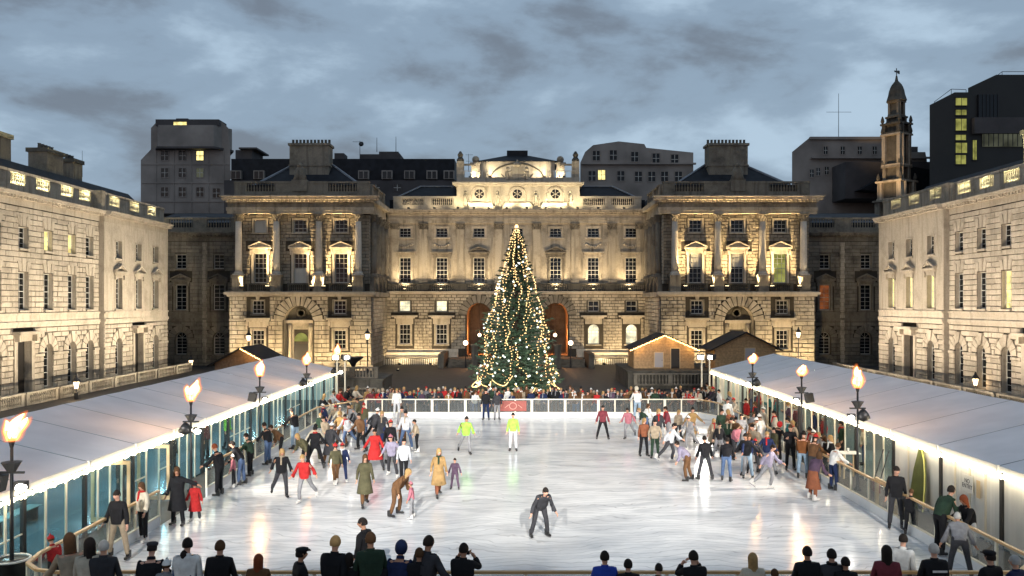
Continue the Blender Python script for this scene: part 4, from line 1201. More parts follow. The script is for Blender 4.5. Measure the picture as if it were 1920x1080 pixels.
def longroof(root, Y, s, f):
    fbox(root, 'mansard_roof', Y, f, (432, 338), (852, 297), 0.4, 12, 'slate')
    for px in (486, 682, 726, 768, 810, 842, 408 + 35):
        fbox(root, 'dormer', Y, f, (px - 10, 336), (px + 10, 320), -0.3, 1.0, 'concrete_far')
        fbox(root, 'pane', Y, f, (px - 8, 335), (px - 1, 322), -0.34, -0.3, 'glass_dark'); fbox(root, 'pane', Y, f, (px + 1, 335), (px + 8, 322), -0.34, -0.3, 'glass_dark')
    fbox(root, 'plant_room', Y, f, (668, 297), (746, 283), 3, 9, 'brick_far'); fbox(root, 'plant_room', Y, f, (705, 283), (742, 278), 3, 9, 'brick_far')
    fbox(root, 'lift_housing', Y, f, (430, 300), (462, 275), 3, 9, 'brick_far'); fbox(root, 'lift_housing', Y, f, (440, 275), (474, 272), 2, 9, 'brick_far')
    fbox(root, 'chimney', Y, f, (622, 300), (640, 283), 2, 5, 'brick_far')
far_block('long black mansard roofed building with small dormers behind the left pavilion', 11.6, [(420, 400), (420, 338), (856, 338), (856, 400)], 13, 'brick_far', [(px, 352) for px in (668, 705, 745)], extra=longroof, wsz=(14, 12))
def rb_extra(root, Y, s, f):
    fbox(root, 'cornice', Y, f, (1090, 309), (1304, 306), -0.6, 0, 'concrete_far'); fbox(root, 'roof_vent', Y, f, (1138, 268), (1152, 264), 2, 4, 'brick_far')
far_block('grey stepped office block behind the right of the palace, one window lit pink', 11.2, [(1088, 400), (1088, 305), (1097, 285), (1112, 272), (1160, 265), (1208, 270), (1212, 277), (1300, 286), (1300, 400)], 14, 'concrete_far',
          [(1128, 328), (1164, 330), (1197, 331), (1246, 331), (1190, 294), (1110, 330), (1222, 331), (1272, 331), (1118, 292), (1150, 291), (1230, 297), (1265, 299)], lit={0: 'room_yellow'}, wsz=(13, 18), extra=rb_extra)
def rb2_extra(root, Y, s, f):
    fbox(root, 'cornice', Y, f, (1520, 298), (1745, 295), -0.7, 0, 'concrete_far'); fbox(root, 'parapet', Y, f, (1518, 262), (1660, 257), -0.4, 0.3, 'concrete_far')
    fbox(root, 'lower_wing', Y, f, (1560, 380), (1735, 314), -6, -0.1, 'brick_far')
    fbox(root, 'stack', Y, f, (1714, 286), (1726, 273), 1, 3, 'brick_far')
    m2 = MB(); a = f((1575, 368)); b = f((1650, 325)); c = f((1735, 340)); d = f((1735, 380))
    m2.prism([(a[0], a[1]), (d[0], d[1]), (c[0], c[1]), (b[0], b[1])], Y - 9, Y - 6.1, 'slate'); m2.build('sloping_roof', root, I4())
far_block('dark square-topped office block behind the church spire on the right', 10.8, [(1485, 400), (1485, 285), (1518, 258), (1660, 256), (1662, 285), (1735, 285), (1738, 300), (1738, 400)], 18, 'concrete_far',
          [(1522, 325), (1534, 322), (1550, 320), (1570, 320), (1592, 320), (1616, 320), (1548, 282), (1580, 282), (1612, 282), (1640, 282), (1700, 318), (1722, 318)], wsz=(7, 14), extra=rb2_extra)
def modern(root, Y, s, f):
    for (a, b) in (((1792, 198), (1813, 184)), ((1792, 216), (1812, 206)), ((1792, 245), (1812, 223)), ((1792, 263), (1811, 253)), ((1792, 287), (1813, 268)), ((1792, 308), (1811, 291)), ((1825, 235), (1831, 222)), ((1824, 300), (1831, 263))):
        fr = MB(); p = f(a); q = f(b); x0, x1 = min(p[0], q[0]), max(p[0], q[0]); z0, z1 = min(p[1], q[1]), max(p[1], q[1])
        fr.box(x0 - .1, x1 + .1, Y - 0.2, Y, z1, z1 + .12, 'black_clad'); fr.box(x0 - .1, x1 + .1, Y - 0.2, Y, z0 - .12, z0, 'black_clad'); fr.box((x0 + x1) / 2 - .03, (x0 + x1) / 2 + .03, Y - .12, Y - .06, z0, z1, 'black_clad')
        o = fr.build('window', root, I4())
        pn = MB(); pn.quad((x0, Y - 0.02, z0), (x1, Y - 0.02, z0), (x1, Y - 0.02, z1), (x0, Y - 0.02, z1), 'room_green'); pn.build('pane', o, I4())
    fbox(root, 'band_course', Y, f, (1822, 252), (1960, 222), -0.8, 0, 'brick_far')
    fbox(root, 'glazing', Y, f, (1832, 222), (1870, 178), -0.3, 0, 'glass_dark'); 
    for k in range(6): fbox(root, 'mullion', Y, f, (1833 + 7 * k, 222), (1834 + 7 * k, 178), -0.4, -0.3, 'iron')
    fbox(root, 'glazing', Y, f, (1842, 275), (1960, 240), -0.3, 0, 'room_dim')
    for k in range(12): fbox(root, 'mullion', Y, f, (1842 + 9 * k, 275), (1843 + 9 * k, 250), -0.4, -0.3, 'iron')
    rl = MB()
    for pts in (((1758, 188), (1790, 164), (1818, 165)), ((1868, 145), (1886, 131), (1960, 131))):
        P = [(f(p)[0], Y + 1, f(p)[1]) for p in pts]
        rl.path(P, 0.05, 4); 
        for p in P: rl.tube(p, (p[0], p[1], p[2] - 1.2), 0.04, n=4)
    rl.build('roof_railing', root, I4())
far_block('black modern tower block on the far right with a lit green stairwell', 12.4, [(1743, 420), (1743, 197), (1790, 173), (1815, 173), (1815, 165), (1868, 140), (1975, 140), (1975, 420)], 20, 'black_clad', [], extra=modern)

# church spire
def spire():
    s = 11.9; Y = FPX / s; X0 = (1681 - 968) / s; Y0 = Y; X = Y = 0.0; MS = T(X0, Y0, 0) @ RZ(R(33))
    z = lambda py: CAMZ - (py - 568) / s
    root = thing('church_steeple', 'tiered stone church steeple with a weather vane, rising behind the right wing', 'church', (X0, Y0, 0))
    def tier(name, y0, y1, w, mat='portland_dark', holes=True, urn=False):
        mb = MB(); h = w / s / 2 * .80; za, zb = z(y0), z(y1)
        t = h * 0.36
        for sx in (-1, 1):
            for sy in (-1, 1):
                xa, xb = sorted((X + sx * (h - t), X + sx * h)); ya, yb = sorted((Y + sy * (h - t), Y + sy * h))
                mb.box(xa, xb, ya, yb, za, zb, mat)
                mb.lathe([(t * .34, 0), (t * .3, zb - za - 0.01)], (X + sx * (h - t * 1.35), Y + sy * h * 1.04, za), 7, mat)
        mb.box(X - h + t, X + h - t, Y - h + t, Y + h - t, za, zb, 'sooty_stone')
        mb.box(X - h * 1.12, X + h * 1.12, Y - h * 1.12, Y + h * 1.12, zb - 0.28, zb, mat)
        mb.box(X - h * 1.05, X + h * 1.05, Y - h * 1.05, Y + h * 1.05, za, za + 0.25, mat)
        if urn:
            for sx in (-1, 1):
                for sy in (-1, 1):
                    mb.lathe([(0.12, 0), (0.3, 0.4), (0.22, 0.8), (0.08, 1.2)], (X + sx * h * 0.95, Y + sy * h * 0.95, zb), 7, 'sooty_stone')
        mb.build(name, root, MS)
    tier('base_tier', 568, 376, 68)
    tier('lower_belfry', 376, 340, 60, 'portland', urn=True)
    tier('balcony_tier', 340, 312, 44, 'portland_dark', urn=True)
    tier('belfry', 312, 252, 46, 'portland', urn=True)
    tier('urn_tier', 252, 232, 46, 'sooty_stone', urn=True)
    tier('upper_base', 232, 219, 32, 'sooty_stone')
    tier('lantern_tier', 219, 190, 27)
    mb = MB(); mb.lathe([(1.55, 0), (1.25, 1.0), (1.15, 1.6), (0.95, 2.2), (0.75, 2.6), (0.25, 3.2), (0.12, 4.0)], (X, Y, z(190)), 8, 'sooty_stone', rot=PI / 8); mb.build('cap', root, MS)
    mb = MB(); mb.tube((X, Y, z(152)), (X, Y, z(128)), 0.07, n=5); mb.ball((X, Y, z(151)), 0.25, 'iron'); mb.box(X - 0.55, X + 0.75, Y - .03, Y + .03, z(136), z(133), 'iron'); mb.box(X + .3, X + .8, Y - .04, Y + .04, z(137.5), z(131.5), 'iron')
    mb.build('weather_vane', root, MS)
    spot('lamp', (X0 - 9, Y0 - 7, 20), (X0, Y0, 33), 9000, 60, (1, .66, .34), .4, .6, root)
spire()
# aerials standing on the roofs
def aerial(label, s, px, y0, y1, arms, r=0.06, dy=6):
    X, Y, _ = at(px, None, s); z = lambda py: CAMZ - (py - 568) / s
    Y += dy * 0.15
    t = thing('roof_aerial', label, 'aerial', (X, Y, z(y0)), group='aerials on the far roofs')
    mb = MB(); mb.tube((X, Y, z(y0)), (X, Y, z(y1)), r, r * .6, 5); mb.build('mast', t, I4())
    mb = MB()
    for (py, a, b) in arms: mb.tube(((a - 968) / s, Y, z(py)), ((b - 968) / s, Y, z(py)), r * .6, n=4)
    if arms: mb.build('cross_arm', t, I4())
    return t
aerial('tall thin cross-shaped aerial on the block behind the spire', 10.75, 1576, 262, 173, [(208, 1553, 1600)])
t = aerial('aerial with two dishes on the long black roof', 11.5, 673, 297, 262, [(264, 659, 678)])
mb = MB(); X, Y, Z = at(676, 269, 11.5); mb.lathe([(0.05, 0), (0.4, 0.15), (0.42, 0.18)], (0, 0, 0), 10, 'gunmetal'); mb.build('dish', t, T(X, Y + .8, Z) @ Matrix.Rotation(R(80), 4, 'X'))
aerial('slim rod aerial left of the parapet sculpture on the black roof', 11.5, 705, 283, 256, [])
aerial('slim rod aerial at the right end of the rooftop plant room', 11.5, 741, 283, 254, [])
aerial('short wire aerial behind the left wing chimneys', 16, 147, 330, 280, [], 0.03)
aerial('small frame aerial behind the central attic, on its left', 15, 878, 320, 286, [(288, 872, 886), (300, 873, 885)], 0.04)

# ------------------------------------------------------------------ dark terraces with balusters behind the crowd
def terrace(label, x0, x1, y0, y1, z1, tiers, mat='sooty_stone'):
    root = thing('stone_terrace', label, 'terrace', ((x0 + x1) / 2, y0, 0))
    mb = MB(); mb.box(x0, x1, y0, y1, -0.06, z1, mat); mb.box(x0 - 0.1, x1 + 0.1, y0 - 0.1, y1, z1, z1 + 0.12, mat); mb.build('retaining_wall', root, I4())
    for (a, b, za, zb, yo) in tiers:
        F = Facade(root, T(0, y0 - yo, 0)); n = max(3, int((b - a) / 0.33))
        F.balustrade(a, b, za, zb, [(a + 0.3, (a + b) / 2 - 0.2), ((a + b) / 2 + 0.2, b - 0.3)], mat='portland_dark', nper=n // 2, plinth=0.12, rail=0.12, th=0.22)
terrace('dark balustraded stone terrace beneath the timber cabins', 9.2, 23, 70.2, 79, 1.3, [(9.6, 15.6, 0.25, 1.25, 0.5), (16.4, 22.6, 0.25, 1.25, 0.5)])
terrace('dark two-tier balustraded terrace beside the end of the left marquee', -15.2, -10.2, 65, 70, 1.1, [(-15.0, -10.4, -0.05, 0.7, 1.6), (-14.6, -10.6, 1.2, 2.1, -0.4)])
# flights of steps and low piers around the archways
for sx, lab in ((-1, 'dark stone stair block left of the tree'), (1, 'dark stone stair block right of the tree')):
    root = thing('stair_block', lab, 'steps', (sx * 7.0, 92, 0))
    mb = MB()
    for k in range(6): mb.box(sx * 6.1 - 1.4, sx * 6.1 + 1.4, 93 + 0.35 * k, 98.4, 0.13 * k - 0.05, 0.13 * (k + 1) - 0.05, 'sooty_stone')
    mb.build('steps', root, I4())
    mb = MB(); mb.box(sx * 4.5 - .35, sx * 4.5 + .35, 92.6, 93.4, -0.05, 2.3, 'sooty_stone'); mb.box(sx * 4.5 - .45, sx * 4.5 + .45, 92.5, 93.5, 2.3, 2.5, 'sooty_stone'); mb.build('pier', root, I4())
    mb = MB(); mb.box(sx * 8.1 - .3, sx * 8.1 + .3, 91.6, 98.4, -0.05, 1.5, 'sooty_stone'); mb.build('side_wall', root, I4())

# ------------------------------------------------------------------ timber cabins
def cabin(label, xc, y0, z0, w, d, h, rise, lights, mat='plank', doors=(), over=0.35, left=False):
    root = thing('timber_cabin', label, 'cabin', (xc, y0, z0))
    M = T(xc, y0, z0); rows = int(h / 0.28); ph = h / rows
    # planks of the gable wall and the left side, each a part
    pm = {}
    k = 0; z = 0.0; tot = h + rise
    while z < tot - 0.12:
        zt = min(z + ph, tot)
        half0 = w / 2 if z <= h else w / 2 * (1 - (z - h) / rise)
        half1 = w / 2 if zt <= h else w / 2 * (1 - (zt - h) / rise)
        mb = MB(); mb.prism([(-half0, z + 0.008), (half0, z + 0.008), (half1, zt - 0.012), (-half1, zt - 0.012)], -0.03, 0.0, mat)
        mb.build('plank', root, M)
        if z < h:
            for s_ in (-1, 1):
                mb = MB(); a, b = sorted((s_ * w / 2, s_ * (w / 2 + 0.03))); mb.box(a, b, 0, d, z + 0.008, zt - 0.012, mat); mb.build('plank', root, M)
        z = zt
    bd = MB(); bd.prism([(-w / 2, 0), (w / 2, 0), (w / 2, h), (0, h + rise), (-w / 2, h)], 0.002, d, 'plank_dark'); bd.build('body_wall', root, M)
    for s_ in (-1, 1):
        rf = MB(); t = 0.1; sl = rise / (w / 2)
        x1 = s_ * (w / 2 + over); z1_ = h - sl * over
        q = [(0, h + rise), (x1, z1_), (x1, z1_ + t), (0, h + rise + t)]
        rf.prism(q if s_ > 0 else q[::-1], -over, d + over, 'felt_roof'); rf.build('roof_panel', root, M)
    for (xd, wd, hd, m_, zb) in doors:
        mb = MB(); mb.box(xd - wd / 2, xd + wd / 2, -0.075, -0.032, zb, zb + hd, m_)
        for a, b in ((xd - wd / 2 - .06, xd - wd / 2), (xd + wd / 2, xd + wd / 2 + .06)): mb.box(a, b, -0.085, -0.031, zb, zb + hd + .06, 'cream_timber')
        mb.box(xd - wd / 2, xd + wd / 2, -0.085, -0.031, zb + hd, zb + hd + .06, 'cream_timber'); o = mb.build('door', root, M)
        mb = MB(); mb.ball((xd + wd * .38, -0.1, zb + hd * .48), 0.035, 'gunmetal', 6, 4); mb.build('handle', o, M)
    if lights:
        for s_ in (-1, 1):
            if s_ not in lights: continue
            ls = MB(); n = 22
            for i in range(n + 1):
                t = i / n; x = s_ * (w / 2 + over) * t; z = h + rise - (rise / (w / 2)) * abs(x) - 0.05
                ls.octa((x, -over - 0.07, z + 0.02 * math.sin(i * 2.3)), 0.06, 'cabin_bulb')
            ls.build('light_string', root, M)
            for t in (0.25, 0.75):
                x = s_ * (w / 2 + over) * t; z = h + rise - (rise / (w / 2)) * abs(x) - 0.2
                point('lamp', (xc + x, y0 - over - 0.25, z0 + z), 26, (1, 0.58, 0.2), 0.08, root)
    return root
cabin('timber cabin on the terrace with glowing lights along its gable', (1245 - 968) / 22, FPX / 22, 1.42, 5.1, 3.6, 1.75, 1.1, (-1, 1), doors=((-0.45, 0.7, 1.25, 'door_pale', 0.1), (0.95, 0.72, 1.7, 'door_dark', 0.0)))
cabin('unlit brown timber cabin partly hidden by the right marquee', (1397 - 968) / 22.5, FPX / 22.5, 1.42, 5.0, 3.6, 1.85, 1.25, (), mat='plank', doors=((0.4, 0.8, 1.8, 'door_pale', 0.0),), over=0.5)
cabin('dark-roofed timber cabin behind the left marquee, lights on its right gable slope', (455 - 968) / 23.5, FPX / 23.5, 0.0, 4.4, 4.5, 2.2, 1.2, (1,), mat='plank_dark', over=0.5)

# ------------------------------------------------------------------ marquees
def marquee(label, side, XF, XR, XB, ze, zr, y0, bay, nb, y_end, solid_from=None):
    sx = side
    root = thing('marquee', label, 'marquee', (sx * (XF + 2), (y0 + y_end) / 2, 0))
    bays = [(y0 + bay * k, min(y0 + bay * (k + 1), y_end)) for k in range(nb)]
    random.seed(8 + side)
    for bi, (a, b) in enumerate(bays):
        # front slope panel: taut canvas with a slight sag between frames
        n = 5
        for (xa, za, xb, zb, nm) in ((XF - 0.12, ze, XR, zr, 'roof_panel'), (XR, zr, XB, ze, 'roof_panel')):
            vs = []; fs = []
            mseg = 6
            for i in range(n + 1):
                for j in range(mseg + 1):
                    t = i / n; u = j / mseg
                    y = a + 0.025 + (b - a - 0.05) * t
                    sag = 0.075 * math.sin(PI * t) * (0.35 + math.sin(PI * u)) * 0.7
                    vs.append((sx * (xa + (xb - xa) * u), y, za + (zb - za) * u - sag))
            for i in range(n):
                for j in range(mseg):
                    q = (i * (mseg + 1) + j, (i + 1) * (mseg + 1) + j, (i + 1) * (mseg + 1) + j + 1, i * (mseg + 1) + j + 1)
                    fs.append(q if sx < 0 else q[::-1])
            mb = MB(); mb.add(vs, fs, 'canvas', True); mb.build(nm, root, I4())
        # frame rib at the seam (the dark joint lines)
        mb = MB()
        for (p, q) in (((XF - .1, ze), (XR, zr)), ((XR, zr), (XB, ze))):
            mb.tube((sx * p[0], a, p[1] - 0.02), (sx * q[0], a, q[1] - 0.02), 0.028, n=4, mat='gunmetal')
        mb.build('roof_rib', root, I4())
        mb = MB()
        mb.tube((sx * (XF - .1), a + .06, ze - .02), (sx * (XF + .35), a + .06, ze + .09), .012, n=4, mat='gunmetal'); mb.box(min(sx * (XF - .17), sx * (XF - .09)), max(sx * (XF - .17), sx * (XF - .09)), a - .05, a + .05, ze - .2, ze + .03, 'sign_white')
        mb.build('corner_bracket', root, I4())
        # scalloped valance, gutter and light string
        mb = MB(); m_ = 16
        for i in range(m_):
            t0 = a + (b - a) * i / m_; t1 = a + (b - a) * (i + 1) / m_; tm = (t0 + t1) / 2
            x = sx * (XF - 0.13)
            mb.add([(x, t0, ze + .01), (x, t1, ze + .01), (x, t1, ze - .14), (x, tm, ze - .2), (x, t0, ze - .14)], [(0, 1, 2, 3, 4)], 'canvas_wall')
        mb.build('valance', root, I4())
        mb = MB(); m_ = 18
        for i in range(m_):
            t = a + (b - a) * (i + 0.5) / m_
            mb.octa((sx * (XF - 0.20), t, ze - 0.26 + 0.025 * math.sin(i * 1.9)), 0.048, 'bulb_warm')
        mb.tube((sx * (XF - 0.17), a, ze - 0.24), (sx * (XF - 0.17), b, ze - 0.24), 0.036, n=5, mat='bulb_warm')
        mb.build('light_string', root, I4())
        # front wall posts and panels
        div = 3 if bi % 2 == 0 else 4
        for d in range(div):
            p = a + (b - a) * d / div; q = a + (b - a) * (d + 1) / div
            main = d == 0
            mb = MB(); h_ = 0.07 if main else 0.035
            mb.box(sx * XF - h_ * .7, sx * XF + h_ * .7, p - h_, p + h_, -0.05, ze - 0.03, 'white_post' if not main else 'gunmetal')
            mb.build('post', root, I4())
            pm = MB(); x = sx * XF
            if solid_from is not None and q <= solid_from:
                pm.add([(x + 0.025 * math.sin(9 * t), p + .04 + (q - p - .08) * t, zz) for t in (0, .2, .4, .6, .8, 1) for zz in (-0.05, ze - .05)],
                       [(2 * i, 2 * i + 2, 2 * i + 3, 2 * i + 1) for i in range(5)], 'canvas_wall')
                pm.build('wall_panel', root, I4())
            else:
                if side < 0 and b < 44 and 26 < a < 32 and d in (1,): continue
                if side < 0 or (d % 2 == 0):
                    pm.quad((x, p + .05, 0.0), (x, q - .05, 0.0), (x, q - .05, ze - .1), (x, p + .05, ze - .1), 'marquee_glass')
                    pm.build('glass_panel', root, I4())
                    mb = MB(); mb.box(x - .02, x + .02, p + .05, q - .05, 0.9, 0.94, 'white_post') if bi % 3 == 1 else mb.box(x - .02, x + .02, p + .05, q - .05, ze - .13, ze - .09, 'white_post'); mb.build('glazing_bar', root, I4())
        # rear wall panel
        pm = MB(); xb_ = sx * XB
        pm.quad((xb_, a, -0.05), (xb_, b, -0.05), (xb_, b, ze), (xb_, a, ze), 'teal_canvas' if side < 0 else 'canvas_wall'); pm.build('rear_panel', root, I4())
    for yy, nm in ((y0, 'end_panel'), (y_end, 'end_panel')):
        mb = MB(); mb.prism(sorted([(sx * XF, 0), (sx * XB, 0)]) + sorted([(sx * XB, ze - .01), (sx * XR, zr - .02), (sx * XF, ze - .01)], reverse=True), yy - 0.01, yy + 0.01, 'canvas_wall'); mb.build(nm, root, I4())
    mb = MB(); xa, xb = sorted((sx * XF, sx * XB)); mb.box(xa, xb, y0, y_end, -0.055, 0.0, 'teal_floor'); mb.build('floor', root, I4())
    return root
LF, RF_ = 13.0, 13.9
mqL = marquee('long white marquee on the left with glass walls and a teal interior', -1, LF, 17.0, 21.0, 2.22, 3.2, 16.1, 3.2, 15, 61.6)
mqR = marquee('long white marquee on the right, open to spectators and solid-walled near the camera', 1, RF_, 18.2, 22.4, 2.34, 3.42, 13.9, 3.5, 14, 60.4, solid_from=31.4)
# interior tube lamps (seen through the glass)
for k in range(7):
    y = 19 + 6.4 * k
    t = thing('tube_lamp', '%s cool tube lamp under the left marquee ridge, counted from the camera' % ORD[k], 'lamp', (-17.0, y, 2.75), group='tube lamps inside the left marquee')
    mb = MB(); mb.tube((-17.0, y - 0.6, 2.75), (-17.0, y + 0.6, 2.75), 0.03, n=6, mat='tube_cool'); mb.build('tube', t, I4())
    point('lamp', (-15.8, y, 2.3), 260, (0.62, 0.92, 1.0), 0.1, t)
    if k > 1:
        t = thing('tube_lamp', '%s warm tube lamp under the right marquee ridge, counted from the camera' % ORD[k - 2], 'lamp', (18.0, y, 2.95), group='lamps inside the right marquee')
        mb = MB(); mb.tube((18.0, y - 0.6, 2.95), (18.0, y + 0.6, 2.95), 0.03, n=6, mat='bulb_warm'); mb.build('tube', t, I4())
        point('lamp', (16.4, y, 2.5), 260, (1.0, 0.82, 0.62), 0.1, t)
# benches seen through the near left glass
for i, (bx, by, ln, lab) in enumerate(((-14.6, 21.6, 3.2, 'pale green slatted bench nearest the camera inside the left marquee'), (-15.6, 26.5, 2.4, 'pale green slatted bench further in, inside the left marquee'))):
    t = thing('bench', lab, 'bench', (bx, by, 0))
    for k in range(4):
        mb = MB(); mb.box(bx - .22 + .11 * k, bx - .13 + .11 * k, by - ln / 2, by + ln / 2, 0.44, 0.47, 'bench_green'); mb.build('slat', t, I4())
    for s_ in (-1, 1):
        mb = MB(); mb.box(bx - .2, bx + .2, by + s_ * ln * .4 - .04, by + s_ * ln * .4 + .04, 0, .44, 'iron'); mb.build('leg', t, I4())
# folding door frames of the left marquee entrance, standing open
for (x0_, x1_, yy, lab) in ((-13.6, -12.35, 27.3, 'cream timber door frame standing open, nearer of the two by the left marquee'), (-13.5, -12.35, 30.4, 'cream timber door frame standing open, farther of the two by the left marquee')):
    t = thing('door_frame', lab, 'door', ((x0_ + x1_) / 2, yy, 0))
    for nm, b_ in (('jamb', (x0_, x0_ + .1, 0, 1.95)), ('jamb', (x1_ - .1, x1_, 0, 1.95)), ('head_rail', (x0_ + .1, x1_ - .1, 1.83, 1.95)), ('bottom_rail', (x0_ + .1, x1_ - .1, 0, .15))):
        mb = MB(); mb.box(b_[0], b_[1], yy - .03, yy + .03, b_[2], b_[3], 'cream_timber'); mb.build(nm, t, I4())
    mb = MB(); mb.quad((x0_ + .1, yy, .15), (x1_ - .1, yy, .15), (x1_ - .1, yy, 1.83), (x0_ + .1, yy, 1.83), 'marquee_glass'); mb.build('pane', t, I4())
# no-entry sign, taped notice, green board, tools at the right marquee
def text_obj(txt, size, M, mat, parent, name='lettering'):
    cu = bpy.data.curves.new(name, 'FONT'); cu.body = txt; cu.size = size; cu.align_x = 'CENTER'; cu.align_y = 'CENTER'; cu.extrude = 0.002
    cu.space_line = 0.85
    o = bpy.data.objects.new(name, cu); COL.objects.link(o)
    bpy.context.view_layer.update()
    me = bpy.data.meshes.new_from_object(o.evaluated_get(bpy.context.evaluated_depsgraph_get()))
    bpy.data.objects.remove(o); bpy.data.curves.remove(cu)
    me.materials.clear(); me.materials.append(MATS[mat])
    return inst(name, me, parent, M)
sy_ = FPX * RF_ / (1818 - 968)
t = thing('no_entry_sign', 'small white sign lettered NO ENTRY on the right marquee wall', 'sign', (RF_ - .06, sy_, 1.2))
mb = MB(); mb.box(RF_ - .075, RF_ - .055, sy_ - .3, sy_ + .3, 1.2, 1.72, 'sign_white'); mb.build('board', t, I4())
text_obj('NO\nENTRY', 0.19, T(RF_ - .079, sy_, 1.46) @ RZ(-PI / 2) @ Matrix.Rotation(PI / 2, 4, 'X'), 'sign_black', t)
t = thing('paper_notice', 'pale yellow paper notice beside the NO ENTRY sign', 'notice', (RF_ - .06, sy_ - .55, 1.15))
mb = MB(); mb.box(RF_ - .066, RF_ - .056, sy_ - .7, sy_ - .5, 1.15, 1.68, 'cream_timber'); mb.build('sheet', t, I4())
gy = FPX * RF_ / (1733 - 968)
t = thing('green_panel', 'tall curved olive green board leaning at the right marquee wall', 'board', (RF_ - .2, gy, 0))
pts = [(-.55, 0), (.55, 0), (.5, .7), (.42, 1.2), (.25, 1.7), (0.02, 2.05), (-.22, 2.0), (-.42, 1.3), (-.5, .6)]
mb = MB(); mb.prism(pts, 0, 0.04, 'green_board'); mb.build('board', t, T(RF_ - .3, gy, 0.0) @ RZ(-PI / 2) @ Matrix.Rotation(R(-6), 4, 'X'))
mb = MB(); mb.path([(p[0], -0.02, p[1]) for p in pts[1:7]], 0.02, 4, 'yellow_trim'); mb.build('edge_trim', t, T(RF_ - .3, gy, 0.0) @ RZ(-PI / 2) @ Matrix.Rotation(R(-6), 4, 'X'))
for (px, lab, nm) in ((1660, 'black-handled snow shovel propped behind the right barrier', 'shovel'), (1650, 'thin broom propped beside the shovel at the right marquee', 'broom')):
    yy = FPX * (RF_ - .25) / (px - 968) ; t = thing(nm, lab, nm, (RF_ - .4, yy, 0))
    mb = MB(); mb.tube((RF_ - .5, yy, .25), (RF_ - .1, yy + .05, 1.5), 0.02, n=6, mat='iron'); mb.build('handle', t, I4())
    mb = MB(); mb.box(RF_ - .62, RF_ - .52, yy - .2, yy + .2, 0, .35, 'red_banner' if nm == 'shovel' else 'plank_dark'); mb.build('blade' if nm == 'shovel' else 'bristles', t, I4())
# white table under the right marquee edge
t = thing('side_table', 'small cream table with a cup, just inside the right marquee', 'table', (13.3, 34.2, 0))
mb = MB(); mb.box(12.95, 13.7, 33.9, 34.5, .98, 1.02, 'sign_white'); mb.build('table_top', t, I4())
for a in (13.05, 13.6):
    for b in (33.98, 34.42):
        mb = MB(); mb.box(a - .025, a + .025, b - .025, b + .025, 0, .98, 'cream_timber'); mb.build('leg', t, I4())
t2 = thing('cup', 'small white cup on the side table', 'cup', (13.3, 34.2, 1.02)); mb = MB(); mb.lathe([(.04, 0), (.055, .16)], (13.3, 34.2, 1.022), 8, 'sign_white'); mb.build('body', t2, I4())

# ------------------------------------------------------------------ rink barrier
def barrier(label, pts, step, style, toprail='rail_wood', wide=False):
    root = thing('rink_barrier', label, 'barrier', ((pts[0][0] + pts[-1][0]) / 2, (pts[0][1] + pts[-1][1]) / 2, 0))
    for (p, q) in zip(pts[:-1], pts[1:]):
        L_ = math.dist(p, q); n = max(1, round(L_ / step)); ang = math.atan2(q[1] - p[1], q[0] - p[0])
        M = T(p[0], p[1], 0) @ RZ(ang)
        tr = MB(); tr.box(0, L_, -0.045, 0.045, 1.08, 1.14, toprail); tr.build('top_rail', root, M)
        kb = MB(); kb.box(0, L_, -0.035, 0.035, -0.045, 0.30, 'kick_white'); kb.box(0, L_, -0.045, 0.045, 0.30, 0.34, toprail if toprail != 'rail_wood' else 'white_post'); kb.build('kick_board', root, M)
        w = L_ / n
        pm = MB(); pm.box(0.04, w - 0.04, -0.005, 0.005, 0.35, 1.06, 'acrylic'); pme = pm.mesh('clear_panel')
        ps = MB(); h_ = 0.035; ps.box(-h_, h_, -0.03, 0.03, 0.34, 1.08, 'white_post'); pse = ps.mesh('post')
        ps2 = MB(); h_ = 0.075; ps2.box(-h_, h_, -0.03, 0.03, 0.34, 1.08, 'white_post'); pse2 = ps2.mesh('post')
        for i in range(n):
            inst('post', pse2 if (wide and i % 2 == 0) else pse, root, M @ T(i * w + .001, 0, 0))
            inst('clear_panel', pme, root, M @ T(i * w, 0, 0))
    return root
barrier('far rink barrier with clear panels below the Christmas tree', [(-9.2, 52.12), (11.1, 52.12)], 1.04, 0, 'white_post', True)
barrier('left rink barrier with clear panels and wooden rail', [(-11.22, 30.9), (-11.22, 48.2), (-9.25, 52.1)], 1.5, 0)
barrier('near left rink barrier with wooden rail curving at the corner', [(-11.22, 26.8), (-11.22, 20.1), (-11.05, 19.3), (-10.6, 18.85), (-10.1, 18.68), (-7.5, 18.68)], 1.5, 0)
barrier('near rink barrier in front of the foreground onlookers', [(-7.5, 18.66), (11.0, 18.66), (11.9, 19.6)], 1.5, 0)
barrier('right rink barrier with clear panels and wooden rail', [(11.92, 19.65), (11.92, 50.3), (11.15, 52.1)], 1.5, 0)
t = thing('red_banner', 'red advertising panel with a pale emblem, fixed on the far barrier', 'banner', (-0.15, 52.03, .4))
mb = MB(); mb.box(-1.05, 0.62, 52.02, 52.05, .40, 1.03, 'red_banner'); mb.build('panel', t, I4())
mb = MB()
for i in range(12):
    a0, a1 = 2 * PI * i / 12, 2 * PI * (i + 1) / 12
    mb.tube((-0.2 + .22 * math.cos(a0), 52.015, .72 + .2 * math.sin(a0)), (-0.2 + .22 * math.cos(a1), 52.015, .72 + .2 * math.sin(a1)), .025, n=4, mat='pale_print')
mb.tube((-.7, 52.015, .6), (-.45, 52.015, .8), .02, n=4, mat='pale_print'); mb.tube((.1, 52.015, .8), (.35, 52.015, .6), .02, n=4, mat='pale_print'); mb.build('emblem', t, I4())
